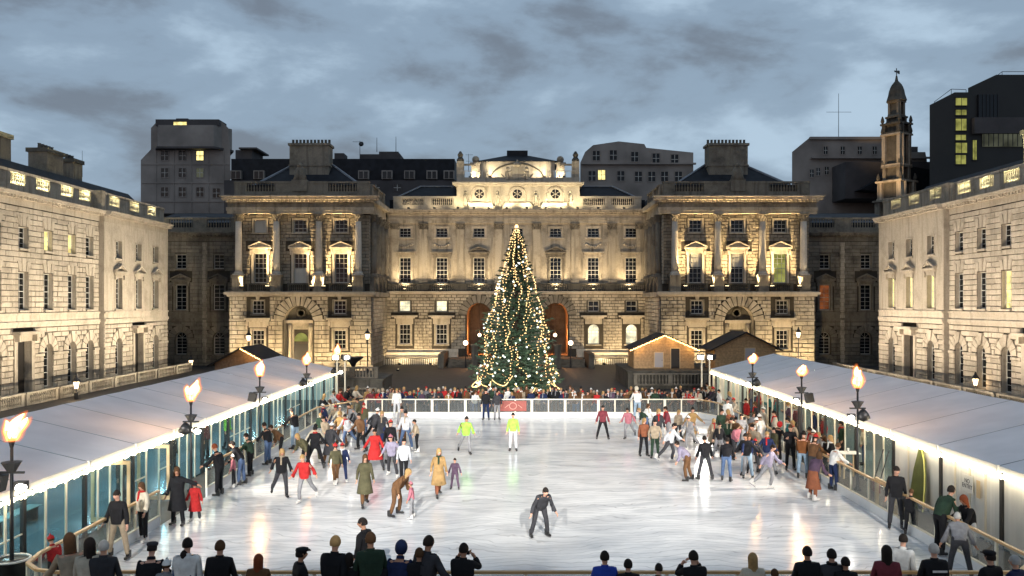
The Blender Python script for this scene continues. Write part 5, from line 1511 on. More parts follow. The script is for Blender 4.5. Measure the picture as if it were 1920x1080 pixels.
# timber gate frames at the staff exit on the right
t = thing('barrier_gate', 'open cream timber gate frame in the right barrier, beside the uniformed steward', 'gate', (11.95, 27.5, 0))
for yy in (28.4, 27.0):
    mb = MB(); mb.box(11.95, 12.05, yy - .06, yy + .06, -.04, 1.2, 'cream_timber'); mb.build('post', t, I4())
mb = MB(); mb.box(11.96, 12.04, 27.06, 28.34, 1.1, 1.19, 'cream_timber'); mb.build('top_rail', t, I4())
mb = MB(); mb.box(11.96, 12.04, 27.06, 28.34, 0.05, 0.14, 'cream_timber'); mb.build('bottom_rail', t, I4())
# chrome ramp board beside the left corner
# ------------------------------------------------------------------ torches
random.seed(3)
RF = 1500
def torch(label, x, y, zf, fh, tilt, side, box=False, E=330):
    root = thing('flaming_torch', label, 'torch', (x, y, 0), group='gas torches along the rink')
    M = T(x, y, 0)
    mb = MB(); mb.lathe([(.14, 0), (.14, .05), (.07, .12), (.055, .5), (.045, 1.4), (.035, zf - .3)], (0, 0, 0), 10, 'iron'); mb.build('pole', root, M)
    mb = MB()
    for k in range(6):
        a = 2 * PI * k / 6; mb.tube((.03 * math.cos(a), .03 * math.sin(a), zf - .34), (.13 * math.cos(a), .13 * math.sin(a), zf + .06), .014, n=4, mat='iron')
    mb.lathe([(.03, zf - .34), (.08, zf - .2), (.09, zf - .08), (.06, zf - .08)], (0, 0, 0), 10, 'iron')
    for k in range(10):
        a0, a1 = 2 * PI * k / 10, 2 * PI * (k + 1) / 10
        mb.tube((.13 * math.cos(a0), .13 * math.sin(a0), zf + .05), (.13 * math.cos(a1), .13 * math.sin(a1), zf + .05), .014, n=4, mat='iron')
    mb.build('basket', root, M)
    def tongue(h, r, lean, ph, mat, mb, off):
        n = 8; vs = []; fs = []; K = 9
        for j in range(K + 1):
            t = j / K
            rr = r * (math.sin(PI * min(1, (t * .82 + .16))) ** .8) * (1 - .25 * t) + .004
            wob = .11 * t * math.sin(5 * t + ph) * h
            cx = off[0] + lean * h * t ** 1.4 + wob; cyy = off[1] + .05 * math.sin(4 * t + ph * 2) * t
            for i in range(n):
                a = 2 * PI * i / n
                vs.append((cx + rr * math.cos(a) * (1 + .18 * math.sin(3 * a + ph + 4 * t)), cyy + rr * math.sin(a), off[2] + h * t))
        for j in range(K):
            for i in range(n): fs.append((j * n + i, j * n + (i + 1) % n, (j + 1) * n + (i + 1) % n, (j + 1) * n + i))
        mb.add(vs, fs, mat, True)
    fl = MB(); ph = random.uniform(0, 6)
    tongue(fh * .85, .15, tilt, ph, 'flame_core', fl, (0, 0, zf - .12)); tongue(fh * .62, .12, tilt * 1.5, ph + 2, 'flame_core', fl, (.06, .02, zf - .05)); tongue(fh * .5, .10, -tilt * .3, ph + 4, 'flame_core', fl, (-.07, 0, zf - .05))
    for kk, (gr, gw) in enumerate(((1.08, 1.2), (1.18, 1.5), (1.3, 1.85))):
        ou = MB(); mt = 'flame_shell_%d' % kk
        tongue(fh * .85 * gr, .15 * gw, tilt, ph, mt, ou, (0, 0, zf - .12 - .05 * gw)); tongue(fh * .55 * gr, .11 * gw, tilt * 1.7, ph + 2, mt, ou, (.07, .02, zf - .08)); tongue(fh * .5 * gr, .1 * gw, -tilt * .3, ph + 4, mt, ou, (-.08, 0, zf - .08))
        ou.build('flame_shell', root, M)
    fl.build('flame', root, M)
    point('lamp', (x, y, zf + fh * .45), E, (1, .50, .18), .22, root)
    # bracket with speaker/floodlight cluster
    zc = zf - .95
    mb = MB(); mb.box(-.3, .3, -.03, .03, zc - .02, zc + .03, 'iron'); mb.lathe([(.1, zc + .03), (.2, zc + .2), (.24, zc + .26), (.1, zc + .28)], (0, 0, 0), 8, 'gunmetal')
    mb.build('bracket', root, M)
    d = -side     # towards the rink
    if box:
        mb = MB(); mb.box(-.17, .17, -.13, .13, -.2, .2, 'gunmetal'); mb.build('speaker', root, M @ T(-d * .34, 0, zc - .22) @ Matrix.Rotation(R(12) * d, 4, 'Y'))
    else:
        mb = MB(); mb.lathe([(.06, 0), (.2, .1), (.24, .3), (.22, .36), (.06, .4)], (0, 0, -.2), 12, 'gunmetal'); mb.build('speaker', root, M @ T(-d * .2, 0, zc - .28) @ Matrix.Rotation(R(-60) * d, 4, 'Y'))
    mb = MB(); mb.box(-.13, .13, -.1, .1, -.1, .1, 'gunmetal'); hs = mb.build('floodlight', root, M @ T(d * .24, -.02, zc - .3))
    spot('lamp', (x + d * .42, y - .02, zc - .3), (x + d * (11.0 if y < 48 else 7.0), y + (3.0 if y < 48 else -1.5), 0), RF if y > 24 else RF * .3, 104, (1, .92, .80), .14, 1.0, root)
    mb = MB(); mb.ball((0, 0, 0), .125, 'flood_white', 10, 6, (1, 1, .8)); mb.build('lens', hs, M @ T(d * .28, -.1, zc - .34))
    return root
TL = []
for i, (px, py, fh, tl, bx, lab) in enumerate(((22, 812, .68, .45, True, 'flaming torch nearest the camera on the left, in front of the marquee'), (358, 743, .85, .25, False, 'second flaming torch on the left, beside the open door frames'),
                                            (487, 698, .75, .05, True, 'third flaming torch on the left, with a box speaker below the flame'), (575, 678, .75, .0, False, 'fourth flaming torch on the left, in front of the pavilion doorway'),
                                            (632, 662, .8, -.02, False, 'farthest flaming torch on the left, at the end of the marquee'))):
    X = -12.1; s = (968 - px) / 12.1; zf = CAMZ - (py - 568) / s
    torch(lab, X, FPX / s, zf, fh, tl, -1, bx); TL.append((X, FPX / s, zf))
for i, (px, py, fh, tl, bx, lab) in enumerate(((1608, 718, .85, .02, False, 'nearest flaming torch on the right, tall straight flame'), (1503, 697, .5, .25, True, 'middle flaming torch on the right, with a box speaker'), (1411, 675, .55, .2, False, 'farthest flaming torch on the right, by the unlit cabin'))):
    X = 12.75; s = (px - 968) / X; zf = CAMZ - (py - 568) / s
    torch(lab, X, FPX / s, zf, fh, tl, 1, bx); TL.append((X, FPX / s, zf))
X = 13.2; s_t = 20
# bin that holds the nearest left torch
t = thing('torch_base_bin', 'black round drum with pale rim at the foot of the nearest left torch', 'drum', (-12.1, TL[0][1], 0))
mb = MB(); mb.lathe([(.36, -.05), (.38, .8), (.4, .84)], (-12.1, TL[0][1], 0), 16, 'bin_black'); mb.build('drum', t, I4())
mb = MB()
for k in range(16):
    a0, a1 = 2 * PI * k / 16, 2 * PI * (k + 1) / 16
    mb.tube((-12.1 + .4 * math.cos(a0), TL[0][1] + .4 * math.sin(a0), .86), (-12.1 + .4 * math.cos(a1), TL[0][1] + .4 * math.sin(a1), .86), .03, n=5, mat='sign_white')
mb.build('rim', t, I4())

# classic street lanterns
LANT = {}
def lantern(label, px, py, s, base=0.0, wall=False, E=40, group='old street lanterns'):
    X, Y, Z = at(px, py, s)
    root = thing('street_lantern', label, 'lantern', (X, Y, base), group=group)
    H = Z - .28
    if not wall:
        mb = MB(); mb.lathe([(.16, base - .05), (.13, base + .4), (.06, base + .5), (.045, H - .1), (.08, H)], (X, Y, 0), 8, 'iron'); mb.build('post', root, I4())
    mb = MB(); mb.lathe([(.13, 0), (.24, .5)], (X, Y, H + .02), 6, 'lantern_glow'); mb.build('glass', root, I4())
    mb = MB(); mb.lathe([(.34, 0), (.22, .16), (.08, .34), (.1, .4), (.02, .55)], (X, Y, H + .53), 8, 'iron')
    for k in range(6):
        a = 2 * PI * k / 6; mb.tube((X + .135 * math.cos(a), Y + .135 * math.sin(a), H), (X + .25 * math.cos(a), Y + .25 * math.sin(a), H + .53), .014, n=4)
    mb.build('cap', root, I4())
    point('lamp', (X, Y - .35, H + .3), E, (1, .7, .4), .1, root)
lantern('street lantern in front of the left wing facade', 143, 722, 25.6, E=30)
lantern('street lantern in front of the right wing facade', 1829, 716, 24.2, E=30)
lantern('small street lantern behind the second left torch, by the dark link', 358, 680, 18.0, E=20)
lantern('street lantern before the left pavilion, left of its doorway', 466, 634, 18.9)
lantern('street lantern at the inner corner of the left pavilion', 689, 631, 19)
lantern('street lantern before the right pavilion, right of the cabins', 1497, 628, 19)
for sx, px, py in ((-1, 873, 643), (1, 1070, 643)):
    X, Y, Z = at(px, py, 17.2)
    t = thing('globe_lamp', 'round globe lamp on a pier %s of the tree' % ('left' if sx < 0 else 'right'), 'lamp', (X, Y, 0))
    mb = MB(); mb.lathe([(.14, -.05), (.06, .5), (.05, Z - .3), (.1, Z - .2)], (X, Y, 0), 8, 'iron'); mb.build('post', t, I4())
    mb = MB(); mb.ball((X, Y, Z), .27, 'globe_glow', 12, 8); mb.build('globe', t, I4())
    point('lamp', (X, Y - .4, Z), 40, (1, .6, .35), .2, t)
# lighting towers at the far corners of the rink
def tower(label, x, y, h, rows, heads=True):
    root = thing('lighting_tower', label, 'lighting tower', (x, y, 0), group='lighting towers at the far corners')
    for sx in (-.26, .26):
        mb = MB(); mb.tube((x + sx, y, -.05), (x + sx, y, h), .055, n=7, mat='white_post'); mb.build('mast', root, I4())
    mb = MB(); n = int(h / .5)
    for k in range(n): mb.tube((x - .26, y, .2 + .5 * k), (x + .26, y, .45 + .5 * k if k % 2 else .2 + .5 * k), .02, n=4, mat='gunmetal')
    mb.build('bracing', root, I4())
    for k, (dx, dz, tx, ty, E) in enumerate(rows):
        loc = (x + dx, y - .15, h + dz)
        q = (Vector((tx, ty, 0)) - Vector(loc)).to_track_quat('-Z', 'Y').to_matrix().to_4x4()
        mb = MB(); mb.box(-.2, .2, -.16, .16, -.05, .28, 'iron'); mb.box(-.24, -.2, -.2, .2, -.2, .0, 'iron'); mb.box(.2, .24, -.2, .2, -.2, .0, 'iron')
        o = mb.build('lamp_head', root, T(*loc) @ q)
        l_ = MB(); l_.box(-.16, .16, -.12, .12, -.075, -.055, 'flood_white'); l_.build('lens', o, T(*loc) @ q)
        spot('lamp', tuple(Vector(loc) + (Vector((tx, ty, 0)) - Vector(loc)).normalized() * .12), (tx, ty, 0), E, 95, (1, .95, .85), .3, .8, root)
    return root
TW = 500
ADDED_RINKF = 44000
tower('twin-mast lighting tower at the far left corner of the rink', -11.6, 56.5, 3.4, [(-.35, 0.0, -3, 34, TW), (.35, .0, 3, 42, TW), ])
tower('twin-mast lighting tower with black lamp heads at the far right corner of the rink', 12.6, 56.8, 3.4, [(-.35, .0, 3, 34, TW), (.35, .0, -3, 42, TW), ])
# added out-of-view floodlights on camera-side stands, lighting the ice and far crowd
for k, x_ in enumerate((-10.5, -3.6, 3.6, 10.5)):
    uplight((x_, 3.0, 10.2), (x_ * .62, 41, 0), ADDED_RINKF, '%s added rink floodlight from the left, out of view behind the onlookers' % ORD[k], 'added rink floodlights out of view', 31, glow='flood_white', size=.3, color=(1, .965, .91))
    st = thing('added_lamp_stand', '%s added tall lamp stand from the left, out of view' % ORD[k], 'stand', (x_, 3.0, 0), group='added lamp stands out of view')
    mb = MB(); mb.tube((x_, 3.0, -.05), (x_, 3.0, 9.9), .07, .05, 8, 'gunmetal'); mb.build('mast', st, I4())
    mb = MB(); mb.lathe([(.5, -.06), (.5, .02), (.1, .1)], (x_, 3.0, 0), 10, 'iron'); mb.build('foot', st, I4())
# stone urn on a stand by the left terrace
t = thing('fire_bowl', 'dark stemmed iron bowl on the left terrace, against the lit pavilion', 'bowl', (-12.6, 64.8, 1.2))
mb = MB(); mb.lathe([(.5, 0), (.5, .1), (.18, .3), (.14, .9), (.3, 1.2), (.75, 1.5), (.8, 1.62), (.7, 1.62)], (-12.6, 65.9, 1.22), 12, 'iron'); mb.build('bowl', t, I4())

# ------------------------------------------------------------------ floodlights of the palace
for px in (455, 503, 586, 608, 657):
    x = (px - 968) / 18
    uplight((x, 88.62, 8.75), (x, 89.2, 12.9), 2600, '%s uplight from the left on the left pavilion ledge, between columns' % ORD[(455, 503, 586, 608, 657).index(px)], 'uplights on the left pavilion ledge', 72, size=.22, up=9000)
for px in (1284, 1334, 1362, 1417, 1446, 1497):
    x = (px - 968) / 18
    uplight((x, 88.62, 8.75), (x, 89.2, 12.9), 2600, '%s uplight from the left on the right pavilion ledge, between columns' % ORD[(1284, 1334, 1362, 1417, 1446, 1497).index(px)], 'uplights on the right pavilion ledge', 72, size=.22, up=9000)
WARM = (1, .74, .40)
for k, x in enumerate((-28.2, -24.6, -20.6, -16.6)):
    uplight((x, 85.6, .25), (x, 88.9, 3.2), 1500, '%s ground floodlight from the left, washing the left pavilion' % ORD[k], 'ground floodlights of the left pavilion', 120, color=WARM)
for k, x in enumerate((16.5, 20.6, 25.2, 29.6)):
    uplight((x, 85.6, .25), (x, 88.9, 3.2), 1500, '%s ground floodlight from the left, washing the right pavilion' % ORD[k], 'ground floodlights of the right pavilion', 120, color=WARM)
for k, x in enumerate((-13, -9.6, 9.8, 13.4)):
    uplight((x, 95.2, .25), (x, 99.4, 3.6), 1300, '%s ground floodlight from the left, washing the central range' % ORD[k], 'ground floodlights of the central range', 120, color=WARM)
for k, x in enumerate((-12, -4, 4, 12)):
    uplight((x, 86.5, .25), (x, 99.7, 14.5), 4200, '%s long-throw floodlight from the left, before the central range' % ORD[k], 'long-throw floodlights of the central range', 62, color=(1, .80, .56))
for k, x in enumerate((-6.75, -4.9, -3.2, -1.1, 1.2, 3.4, 5.2, 7.1)):
    uplight((x, 98.62, 18.02), (x, 100.3, 20.1), 520, '%s floodlight from the left on the cornice below the attic' % ORD[k], 'floodlights below the attic', 125, color=(1, .84, .52))
for k, x in enumerate((-12.9, -8.7, -4.3, .15, 4.6, 8.9, 13.1)):
    uplight((x, 98.62, 8.62), (x, 99.45, 15.0), 1100, '%s uplight from the left on the central ledge, below the balustrade' % ORD[k], 'uplights on the central ledge', 130, color=(1, .76, .44))
for k, x in enumerate((-5.4, -3.1, 3.3, 5.6)):
    uplight((x, 100.6, 21.9), (x * .7, 102.2, 23.2), 420, '%s floodlight from the left on top of the attic' % ORD[k], 'floodlights on top of the attic', 110, color=(1, .84, .56))
for k, x in enumerate((-12.5, -9.5, 9.5, 12.5)):
    uplight((x, 99.0, 18.02), (x, 100.3, 19.0), 90, '%s floodlight from the left below the central roof balustrades' % ORD[k], 'floodlights below the roof balustrades', 120, color=(1, .8, .5))
for k, y in enumerate((55, 60, 65, 70, 75, 80, 85)):
    uplight((-26.5, y, .25), (-37, y + 1, 8.4), 5200, '%s floodlight before the left wing, counted from the camera' % ORD[k], 'floodlights of the left wing', 95, color=(1, .85, .63))
    uplight((26.5, y - 2, .25), (36, y - 1, 8.4), 4300, '%s floodlight before the right wing, counted from the camera' % ORD[k], 'floodlights of the right wing', 95, color=(1, .84, .64))
# strip lamps hidden behind the wing balustrades
for k, u in enumerate(baysL + baysL2):
    t = thing('strip_lamp', '%s strip lamp behind the left wing balustrade, counted from the camera' % ORD[k], 'lamp', (-38.1, u, 15.3), group='strip lamps on the left wing roof')
    mb = MB(); mb.box(-38.2, -38.05, u - .95, u + .95, 15.25, 15.4, 'strip_glow'); mb.build('tube', t, I4())
    area('lamp', (-38.0, u, 15.45), (-38.3, u, 16.4), 760, 1.9, .15, (1, .93, .55), t)
for k, u in enumerate((56.3, 59.65, 63.0, 66.35, 69.7, 73.5, 77.5, 81.2)):
    t = thing('strip_lamp', '%s strip lamp behind the right wing balustrade, counted from the camera' % ORD[k], 'lamp', (37.6, u, 15.3), group='strip lamps on the right wing roof')
    mb = MB(); mb.box(37.65, 37.8, u - .95, u + .95, 15.35, 15.5, 'strip_glow'); mb.build('tube', t, I4())
    area('lamp', (37.6, u, 15.55), (37.9, u, 16.5), 760, 1.9, .15, (1, .93, .55), t)

# ------------------------------------------------------------------ Christmas tree
def xmas_tree():
    rnd = random.Random(11)
    X, Y = 0.02, 62.0
    H = 12.45
    root = thing('christmas_tree', 'tall Christmas tree hung with strings of warm lights and pale baubles', 'tree', (X, Y, 0))
    mb = MB(); mb.lathe([(.2, -.05), (.16, 3), (.10, 8), (.03, H - .3)], (X, Y, 0), 8, 'bark'); mb.build('trunk', root, I4())
    def rad(z):
        t = (H - z) / (H - .7)
        return 3.1 * t ** .82 * (1 - .07 * math.sin(t * 9) + .05 * math.sin(t * 23)) + .05
    limbs = MB(); fo = MB()
    for i in range(330):
        t = (i + .5) / 330
        z = .75 + (H - 1.0) * (1 - (1 - t) ** .62) if False else .75 + (H - 1.1) * (t ** 1.25)
        a = i * 2.39996 + rnd.uniform(-.25, .25)
        r = rad(z) * rnd.uniform(.78, 1.28)
        droop = -.16 * r + .0
        P = []
        for k in range(5):
            u = k / 4
            P.append(Vector((X + r * u * math.cos(a), Y + r * u * math.sin(a), z + droop * math.sin(u * PI * .7) * 1.2 + .10 * u * u * r)))
        for p, q in zip(P[:-1], P[1:]): limbs.tube(p, q, .03, .02, 3, 'bark', False)
        nt_ = int(10 + 26 * r / 3)
        for j in range(nt_):
            u = .18 + .86 * (j / nt_) ** .8
            k = min(3, int(u * 4)); f = min(1.15, u * 4 - k)
            p = P[k].lerp(P[k + 1], f)
            side = rnd.choice((-1, 1)); aa = a + side * rnd.uniform(.4, 1.15)
            ln = rnd.uniform(.26, .60) * (1.1 - .45 * u) * (0.65 + .35 * r / 3)
            d = Vector((math.cos(aa), math.sin(aa), rnd.uniform(-.45, .25))).normalized()
            e_ = p + d * ln
            w = Vector((-math.sin(aa), math.cos(aa), rnd.uniform(-.5, .5))).normalized() * rnd.uniform(.05, .085)
            v = Vector((0, 0, 1)) * rnd.uniform(.04, .08)
            fo.add([tuple(p - w * .5), tuple(p + w * .5), tuple(e_ + w * .25 - v * .3), tuple(e_ - w * .25 - v * .3)], [(0, 1, 2, 3)], 'needles')
            fo.add([tuple(p - v), tuple(p + v), tuple(e_)], [(0, 1, 2)], 'needles')
            m = p.lerp(e_, .5)
            for s_ in (-1, 1):
                g2 = m + w * s_ * 1.8 + d * ln * .25
                fo.add([tuple(m - d * .04), tuple(m + d * .05), tuple(g2)], [(0, 1, 2)], 'needles')
    limbs.build('limbs', root, I4(), 'stuff')
    fo.build('crown', root, I4(), 'stuff')
    # light strings hanging down the tree, each its own part
    ns = 28
    for sidx in range(ns):
        a0 = 2 * PI * sidx / ns + rnd.uniform(-.06, .06)
        mb = MB()
        start = rnd.choice((H - .3, H - 1.6, H - 3.2, H - 4.4, H - 6.0)) if sidx % 3 else H + .05
        end = rnd.uniform(.8, 3.0); z = start; ph = rnd.uniform(0, 6); am = rnd.uniform(.08, .26)
        while z > end:
            r = rad(min(z, H - .05)) * (.955 + .05 * math.sin(3 * z + ph)) + .02
            a = a0 + am * math.sin(1.1 * (H - z) + ph) + .25 * am * math.sin(4.1 * z)
            c = (X + r * math.cos(a) + rnd.uniform(-.03, .03), Y + r * math.sin(a) + rnd.uniform(-.03, .03), z + rnd.uniform(-.02, .02))
            mb.octa(c, .042, 'tree_bulb')
            z -= rnd.uniform(.15, .27)
        mb.build('light_string', root, I4())
    # loops of lights along the lowest boughs
    for k in range(12):
        a0 = 2 * PI * k / 12 + .2; mb = MB(); z0 = rnd.uniform(.9, 2.2)
        for j in range(24):
            u = j / 23; a = a0 + .42 * (u - .5) * 1.1
            r = rad(z0) * (1.03 + .09 * math.sin(PI * u * 2 + k))
            mb.octa((X + r * math.cos(a), Y + r * math.sin(a), z0 - .55 * math.sin(PI * u) + .3 * (u - .5) * (-1) ** k), .045, 'tree_bulb')
        mb.build('light_string', root, I4())
    bm_ = MB(); bm_.ball((0, 0, 0), .07, 'bauble_glow', 8, 5); me = bm_.mesh('bauble')  # baubles, not bulbs: a pale glow is put into their material
    for k in range(150):
        z = .9 + (H - 2.2) * rnd.random() ** 1.4; a = rnd.uniform(0, 2 * PI); r = rad(z) * rnd.uniform(.93, 1.05)
        inst('bauble', me, root, T(X + r * math.cos(a), Y + r * math.sin(a), z))
    sb = MB(); sb.ball((X, Y, H + .12), .13, 'tree_bulb', 8, 5); sb.build('top_light', root, I4())
xmas_tree()

# ------------------------------------------------------------------ people
PAL = dict(black=(.010, .010, .012), charcoal=(.035, .035, .04), navy=(.012, .02, .06), blue=(.02, .05, .32), red=(.36, .02, .02), maroon=(.15, .03, .04),
           brown=(.11, .055, .025), leather_brown=(.16, .06, .02), beige=(.30, .24, .17), cream=(.48, .43, .34), white=(.66, .65, .62), grey=(.20, .20, .21), pale_grey=(.45, .46, .48),
           dark_green=(.02, .04, .025), yellow_green=(.27, .62, .07), pink=(.36, .13, .16), purple=(.08, .05, .08), tan=(.27, .17, .07), denim=(.07, .11, .20), pale_denim=(.22, .30, .38),
           rust=(.20, .07, .035), blonde=(.30, .19, .08), dark_hair=(.015, .011, .009), brown_hair=(.07, .035, .016), red_hair=(.16, .04, .015), grey_hair=(.35, .34, .32), lilac=(.22, .20, .27), olive=(.07, .065, .035), teal=(.03, .16, .17))
for k, v in PAL.items(): flat('cloth_' + k, v, .85, var=.22, scale=7, bump=.6, spec=.2)
def V3(x, y, z): return Vector((x, y, z))
def skeleton(lean=0, lArm=(10, 12, 15), rArm=(10, 12, 15), lLeg=(0, 4, 0), rLeg=(0, 4, 0), twist=0, head=(0, 0)):
    """facing +Y; angles in degrees: arm (forward swing, out, elbow bend), leg (forward swing, out, knee bend)"""
    J = {}
    J['pel'] = V3(0, 0, .95)
    Rl = Matrix.Rotation(R(-lean), 3, 'X')
    up = lambda v: J['pel'] + Rl @ v
    J['waist'] = up(V3(0, 0, .16)); J['chest'] = up(V3(0, .0, .34)); J['neck'] = up(V3(0, -.005, .50)); J['headb'] = up(V3(0, .01, .57))
    Rh = Matrix.Rotation(R(head[1]), 3, 'Z') @ Matrix.Rotation(R(-lean * .55 - head[0]), 3, 'X')
    J['head'] = J['headb'] + Rh @ V3(0, .015, .12); J['Rh'] = Rh
    for s, nm, A in ((-1, 'l', lArm), (1, 'r', rArm)):
        sh = up(V3(.165 * s, 0, .435)); J[nm + 'sh'] = sh
        def d(f, o): return Rl @ (Matrix.Rotation(R(f), 3, 'X') @ Matrix.Rotation(R(-o * s), 3, 'Y') @ V3(0, 0, -1))
        du = d(A[0], A[1]); el = sh + du * .29; J[nm + 'el'] = el
        df = Rl @ (Matrix.Rotation(R(A[0] + A[2]), 3, 'X') @ Matrix.Rotation(R(-A[1] * s * (1 if len(A) < 4 else A[3])), 3, 'Y') @ V3(0, 0, -1))
        wr = el + df * .25; J[nm + 'wr'] = wr; J[nm + 'hd'] = wr + df * .09; J[nm + 'fd'] = df
    for s, nm, A in ((-1, 'l', lLeg), (1, 'r', rLeg)):
        hp = J['pel'] + V3(.095 * s, 0, -.03); J[nm + 'hp'] = hp
        dt = Matrix.Rotation(R(A[0]), 3, 'X') @ Matrix.Rotation(R(-A[1] * s), 3, 'Y') @ V3(0, 0, -1)
        kn = hp + dt * .43; J[nm + 'kn'] = kn
        ds = Matrix.Rotation(R(A[0] - A[2]), 3, 'X') @ Matrix.Rotation(R(-A[1] * s * .8), 3, 'Y') @ V3(0, 0, -1)
        an = kn + ds * .42; J[nm + 'an'] = an
    lo = min(J['lan'].z, J['ran'].z) - .085
    for k in J:
        if k not in ('Rh', 'lfd', 'rfd'): J[k] = J[k] - V3(0, 0, lo)
    return J
POSES = {
    'stand': skeleton(),
    'stand_easy': skeleton(2, (5, 8, 20), (-5, 10, 15), (3, 6, 0), (-4, 5, 2), head=(5, 15)),
    'folded': skeleton(0, (25, 14, 95, -1.2), (22, 14, 98, -1.2), head=(8, -10)),
    'pockets': skeleton(2, (-12, 22, 45, -.2), (-12, 22, 45, -.2), head=(0, 12)),
    'lean_rail': skeleton(16, (42, 14, 35), (46, 16, 30), (2, 5, 4), (8, 5, 8), head=(4, 0)),
    'lean_low': skeleton(34, (40, 12, 45), (44, 12, 42), (10, 6, 12), (-4, 6, 2), head=(-12, 10)),
    'reach_side': skeleton(3, (20, 72, 8), (12, 10, 25), (4, 7, 2), (-4, 6, 0), head=(0, 20)),
    'photo': skeleton(2, (60, 15, 131, -1.9), (60, 15, 131, -1.9), head=(2, 0)),
    'walk': skeleton(5, (22, 8, 22), (-20, 8, 18), (-20, 2, 12), (22, 2, 6)),
    'skate_l': skeleton(16, (42, 16, 35), (-32, 20, 35), (16, 6, 30), (-30, 14, 12)),
    'skate_r': skeleton(18, (-28, 22, 30), (44, 14, 40), (-34, 12, 14), (18, 6, 32)),
    'skate_wide': skeleton(10, (22, 26, 25), (14, 32, 30), (10, 20, 12), (-6, 20, 8)),
    'skate_out': skeleton(12, (14, 46, 22), (-10, 30, 30), (6, 10, 12), (-16, 12, 14), head=(0, -15)),
    'crouch': skeleton(42, (60, 18, 30), (20, 30, 30), (42, 10, 66), (20, 12, 62), head=(-22, 0)),
    'bend_glide': skeleton(48, (30, 24, 40), (28, 24, 40), (10, 12, 22), (6, 12, 20), head=(-15, 0)),
    'legs_apart': skeleton(3, (6, 18, 18), (4, 20, 20), (3, 15, 2), (-2, 15, 2), head=(6, 0)),
    'child': skeleton(4, (12, 22, 14), (10, 24, 12), (2, 9, 3), (-2, 9, 3), head=(-4, 0)),
}
def skin_objs():
    """grow body, jacket and trousers of every pose with the Skin modifier, all in one evaluation"""
    jobs = []
    for pn, J in POSES.items():
        def mk(key, names, edges, rad, root):
            me = bpy.data.meshes.new(key); me.from_pydata([tuple(J[n]) for n in names], [(names.index(a), names.index(b)) for a, b in edges], [])
            ob = bpy.data.objects.new(key, me); COL.objects.link(ob)
            sk = ob.modifiers.new('s', 'SKIN'); sk.use_smooth_shade = True
            sb = ob.modifiers.new('u', 'SUBSURF'); sb.levels = 2
            d = me.skin_vertices[0].data
            for i, n in enumerate(names):
                d[i].radius = (rad[n], rad[n]); d[i].use_root = (n == root)
            jobs.append((pn, key, ob))
        A = ['pel', 'waist', 'chest', 'neck', 'headb', 'head', 'lsh', 'lel', 'lwr', 'lhd', 'rsh', 'rel', 'rwr', 'rhd', 'lhp', 'lkn', 'lan', 'rhp', 'rkn', 'ran']
        E = [('pel', 'waist'), ('waist', 'chest'), ('chest', 'neck'), ('neck', 'headb'), ('headb', 'head'), ('chest', 'lsh'), ('lsh', 'lel'), ('lel', 'lwr'), ('lwr', 'lhd'), ('chest', 'rsh'), ('rsh', 'rel'), ('rel', 'rwr'), ('rwr', 'rhd'),
             ('pel', 'lhp'), ('lhp', 'lkn'), ('lkn', 'lan'), ('pel', 'rhp'), ('rhp', 'rkn'), ('rkn', 'ran')]
        rb = dict(pel=.10, waist=.09, chest=.085, neck=.05, headb=.05, head=.075, lsh=.038, lel=.04, lwr=.028, lhd=.034, lhp=.08, lkn=.055, lan=.04)
        for n in list(rb):
            if n[0] == 'l': rb['r' + n[1:]] = rb[n]
        mk('body', A, E, rb, 'pel')
        B = ['pel', 'waist', 'chest', 'neck', 'lsh', 'lel', 'lwr', 'rsh', 'rel', 'rwr']
        EB = [('pel', 'waist'), ('waist', 'chest'), ('chest', 'neck'), ('chest', 'lsh'), ('lsh', 'lel'), ('lel', 'lwr'), ('chest', 'rsh'), ('rsh', 'rel'), ('rel', 'rwr')]
        rj = dict(pel=.165, waist=.155, chest=.165, neck=.085, lsh=.080, lel=.070, lwr=.052, rsh=.080, rel=.070, rwr=.052)
        mk('jacket', B, EB, rj, 'waist')
        C = ['waist', 'pel', 'lhp', 'lkn', 'lan', 'rhp', 'rkn', 'ran']
        EC = [('waist', 'pel'), ('pel', 'lhp'), ('lhp', 'lkn'), ('lkn', 'lan'), ('pel', 'rhp'), ('rhp', 'rkn'), ('rkn', 'ran')]
        rt = dict(waist=.11, pel=.125, lhp=.10, lkn=.075, lan=.065, rhp=.10, rkn=.075, ran=.065)
        mk('trousers', C, EC, rt, 'pel')
    bpy.context.view_layer.update()
    dg = bpy.context.evaluated_depsgraph_get()
    out = {}
    for pn, key, ob in jobs:
        me = bpy.data.meshes.new_from_object(ob.evaluated_get(dg))
        J = POSES[pn]; pel = J['pel'].z; ck = J['chest']
        for v in me.vertices:
            if v.co.z > pel - .25:
                w = min(1, (v.co.z - pel + .25) / .2)
                hx = v.co.x
                if (v.co - J['head']).length > .16:
                    v.co.x = hx * (1 + .30 * w * math.exp(-(hx / .2) ** 4))
            if key == 'jacket' and v.co.z < pel + .1 and abs(v.co.x) < .3 and (v.co - J['lwr']).length > .1 and (v.co - J['rwr']).length > .1 and (v.co - J['lel']).length > .1 and (v.co - J['rel']).length > .1:
                v.co.z -= .06
        out[(pn, key)] = me
    for pn, key, ob in jobs:
        m0 = ob.data; bpy.data.objects.remove(ob); bpy.data.meshes.remove(m0)
    return out
SK = skin_objs()
def mb_from_mesh(mb, me, mat):
    n = len(mb.v); k = mb.mi(mat)
    mb.v.extend([tuple(v.co) for v in me.vertices])
    for p in me.polygons:
        mb.f.append(tuple(i + n for i in p.vertices)); mb.m.append(k); mb.smooth.append(True)
PM = {}
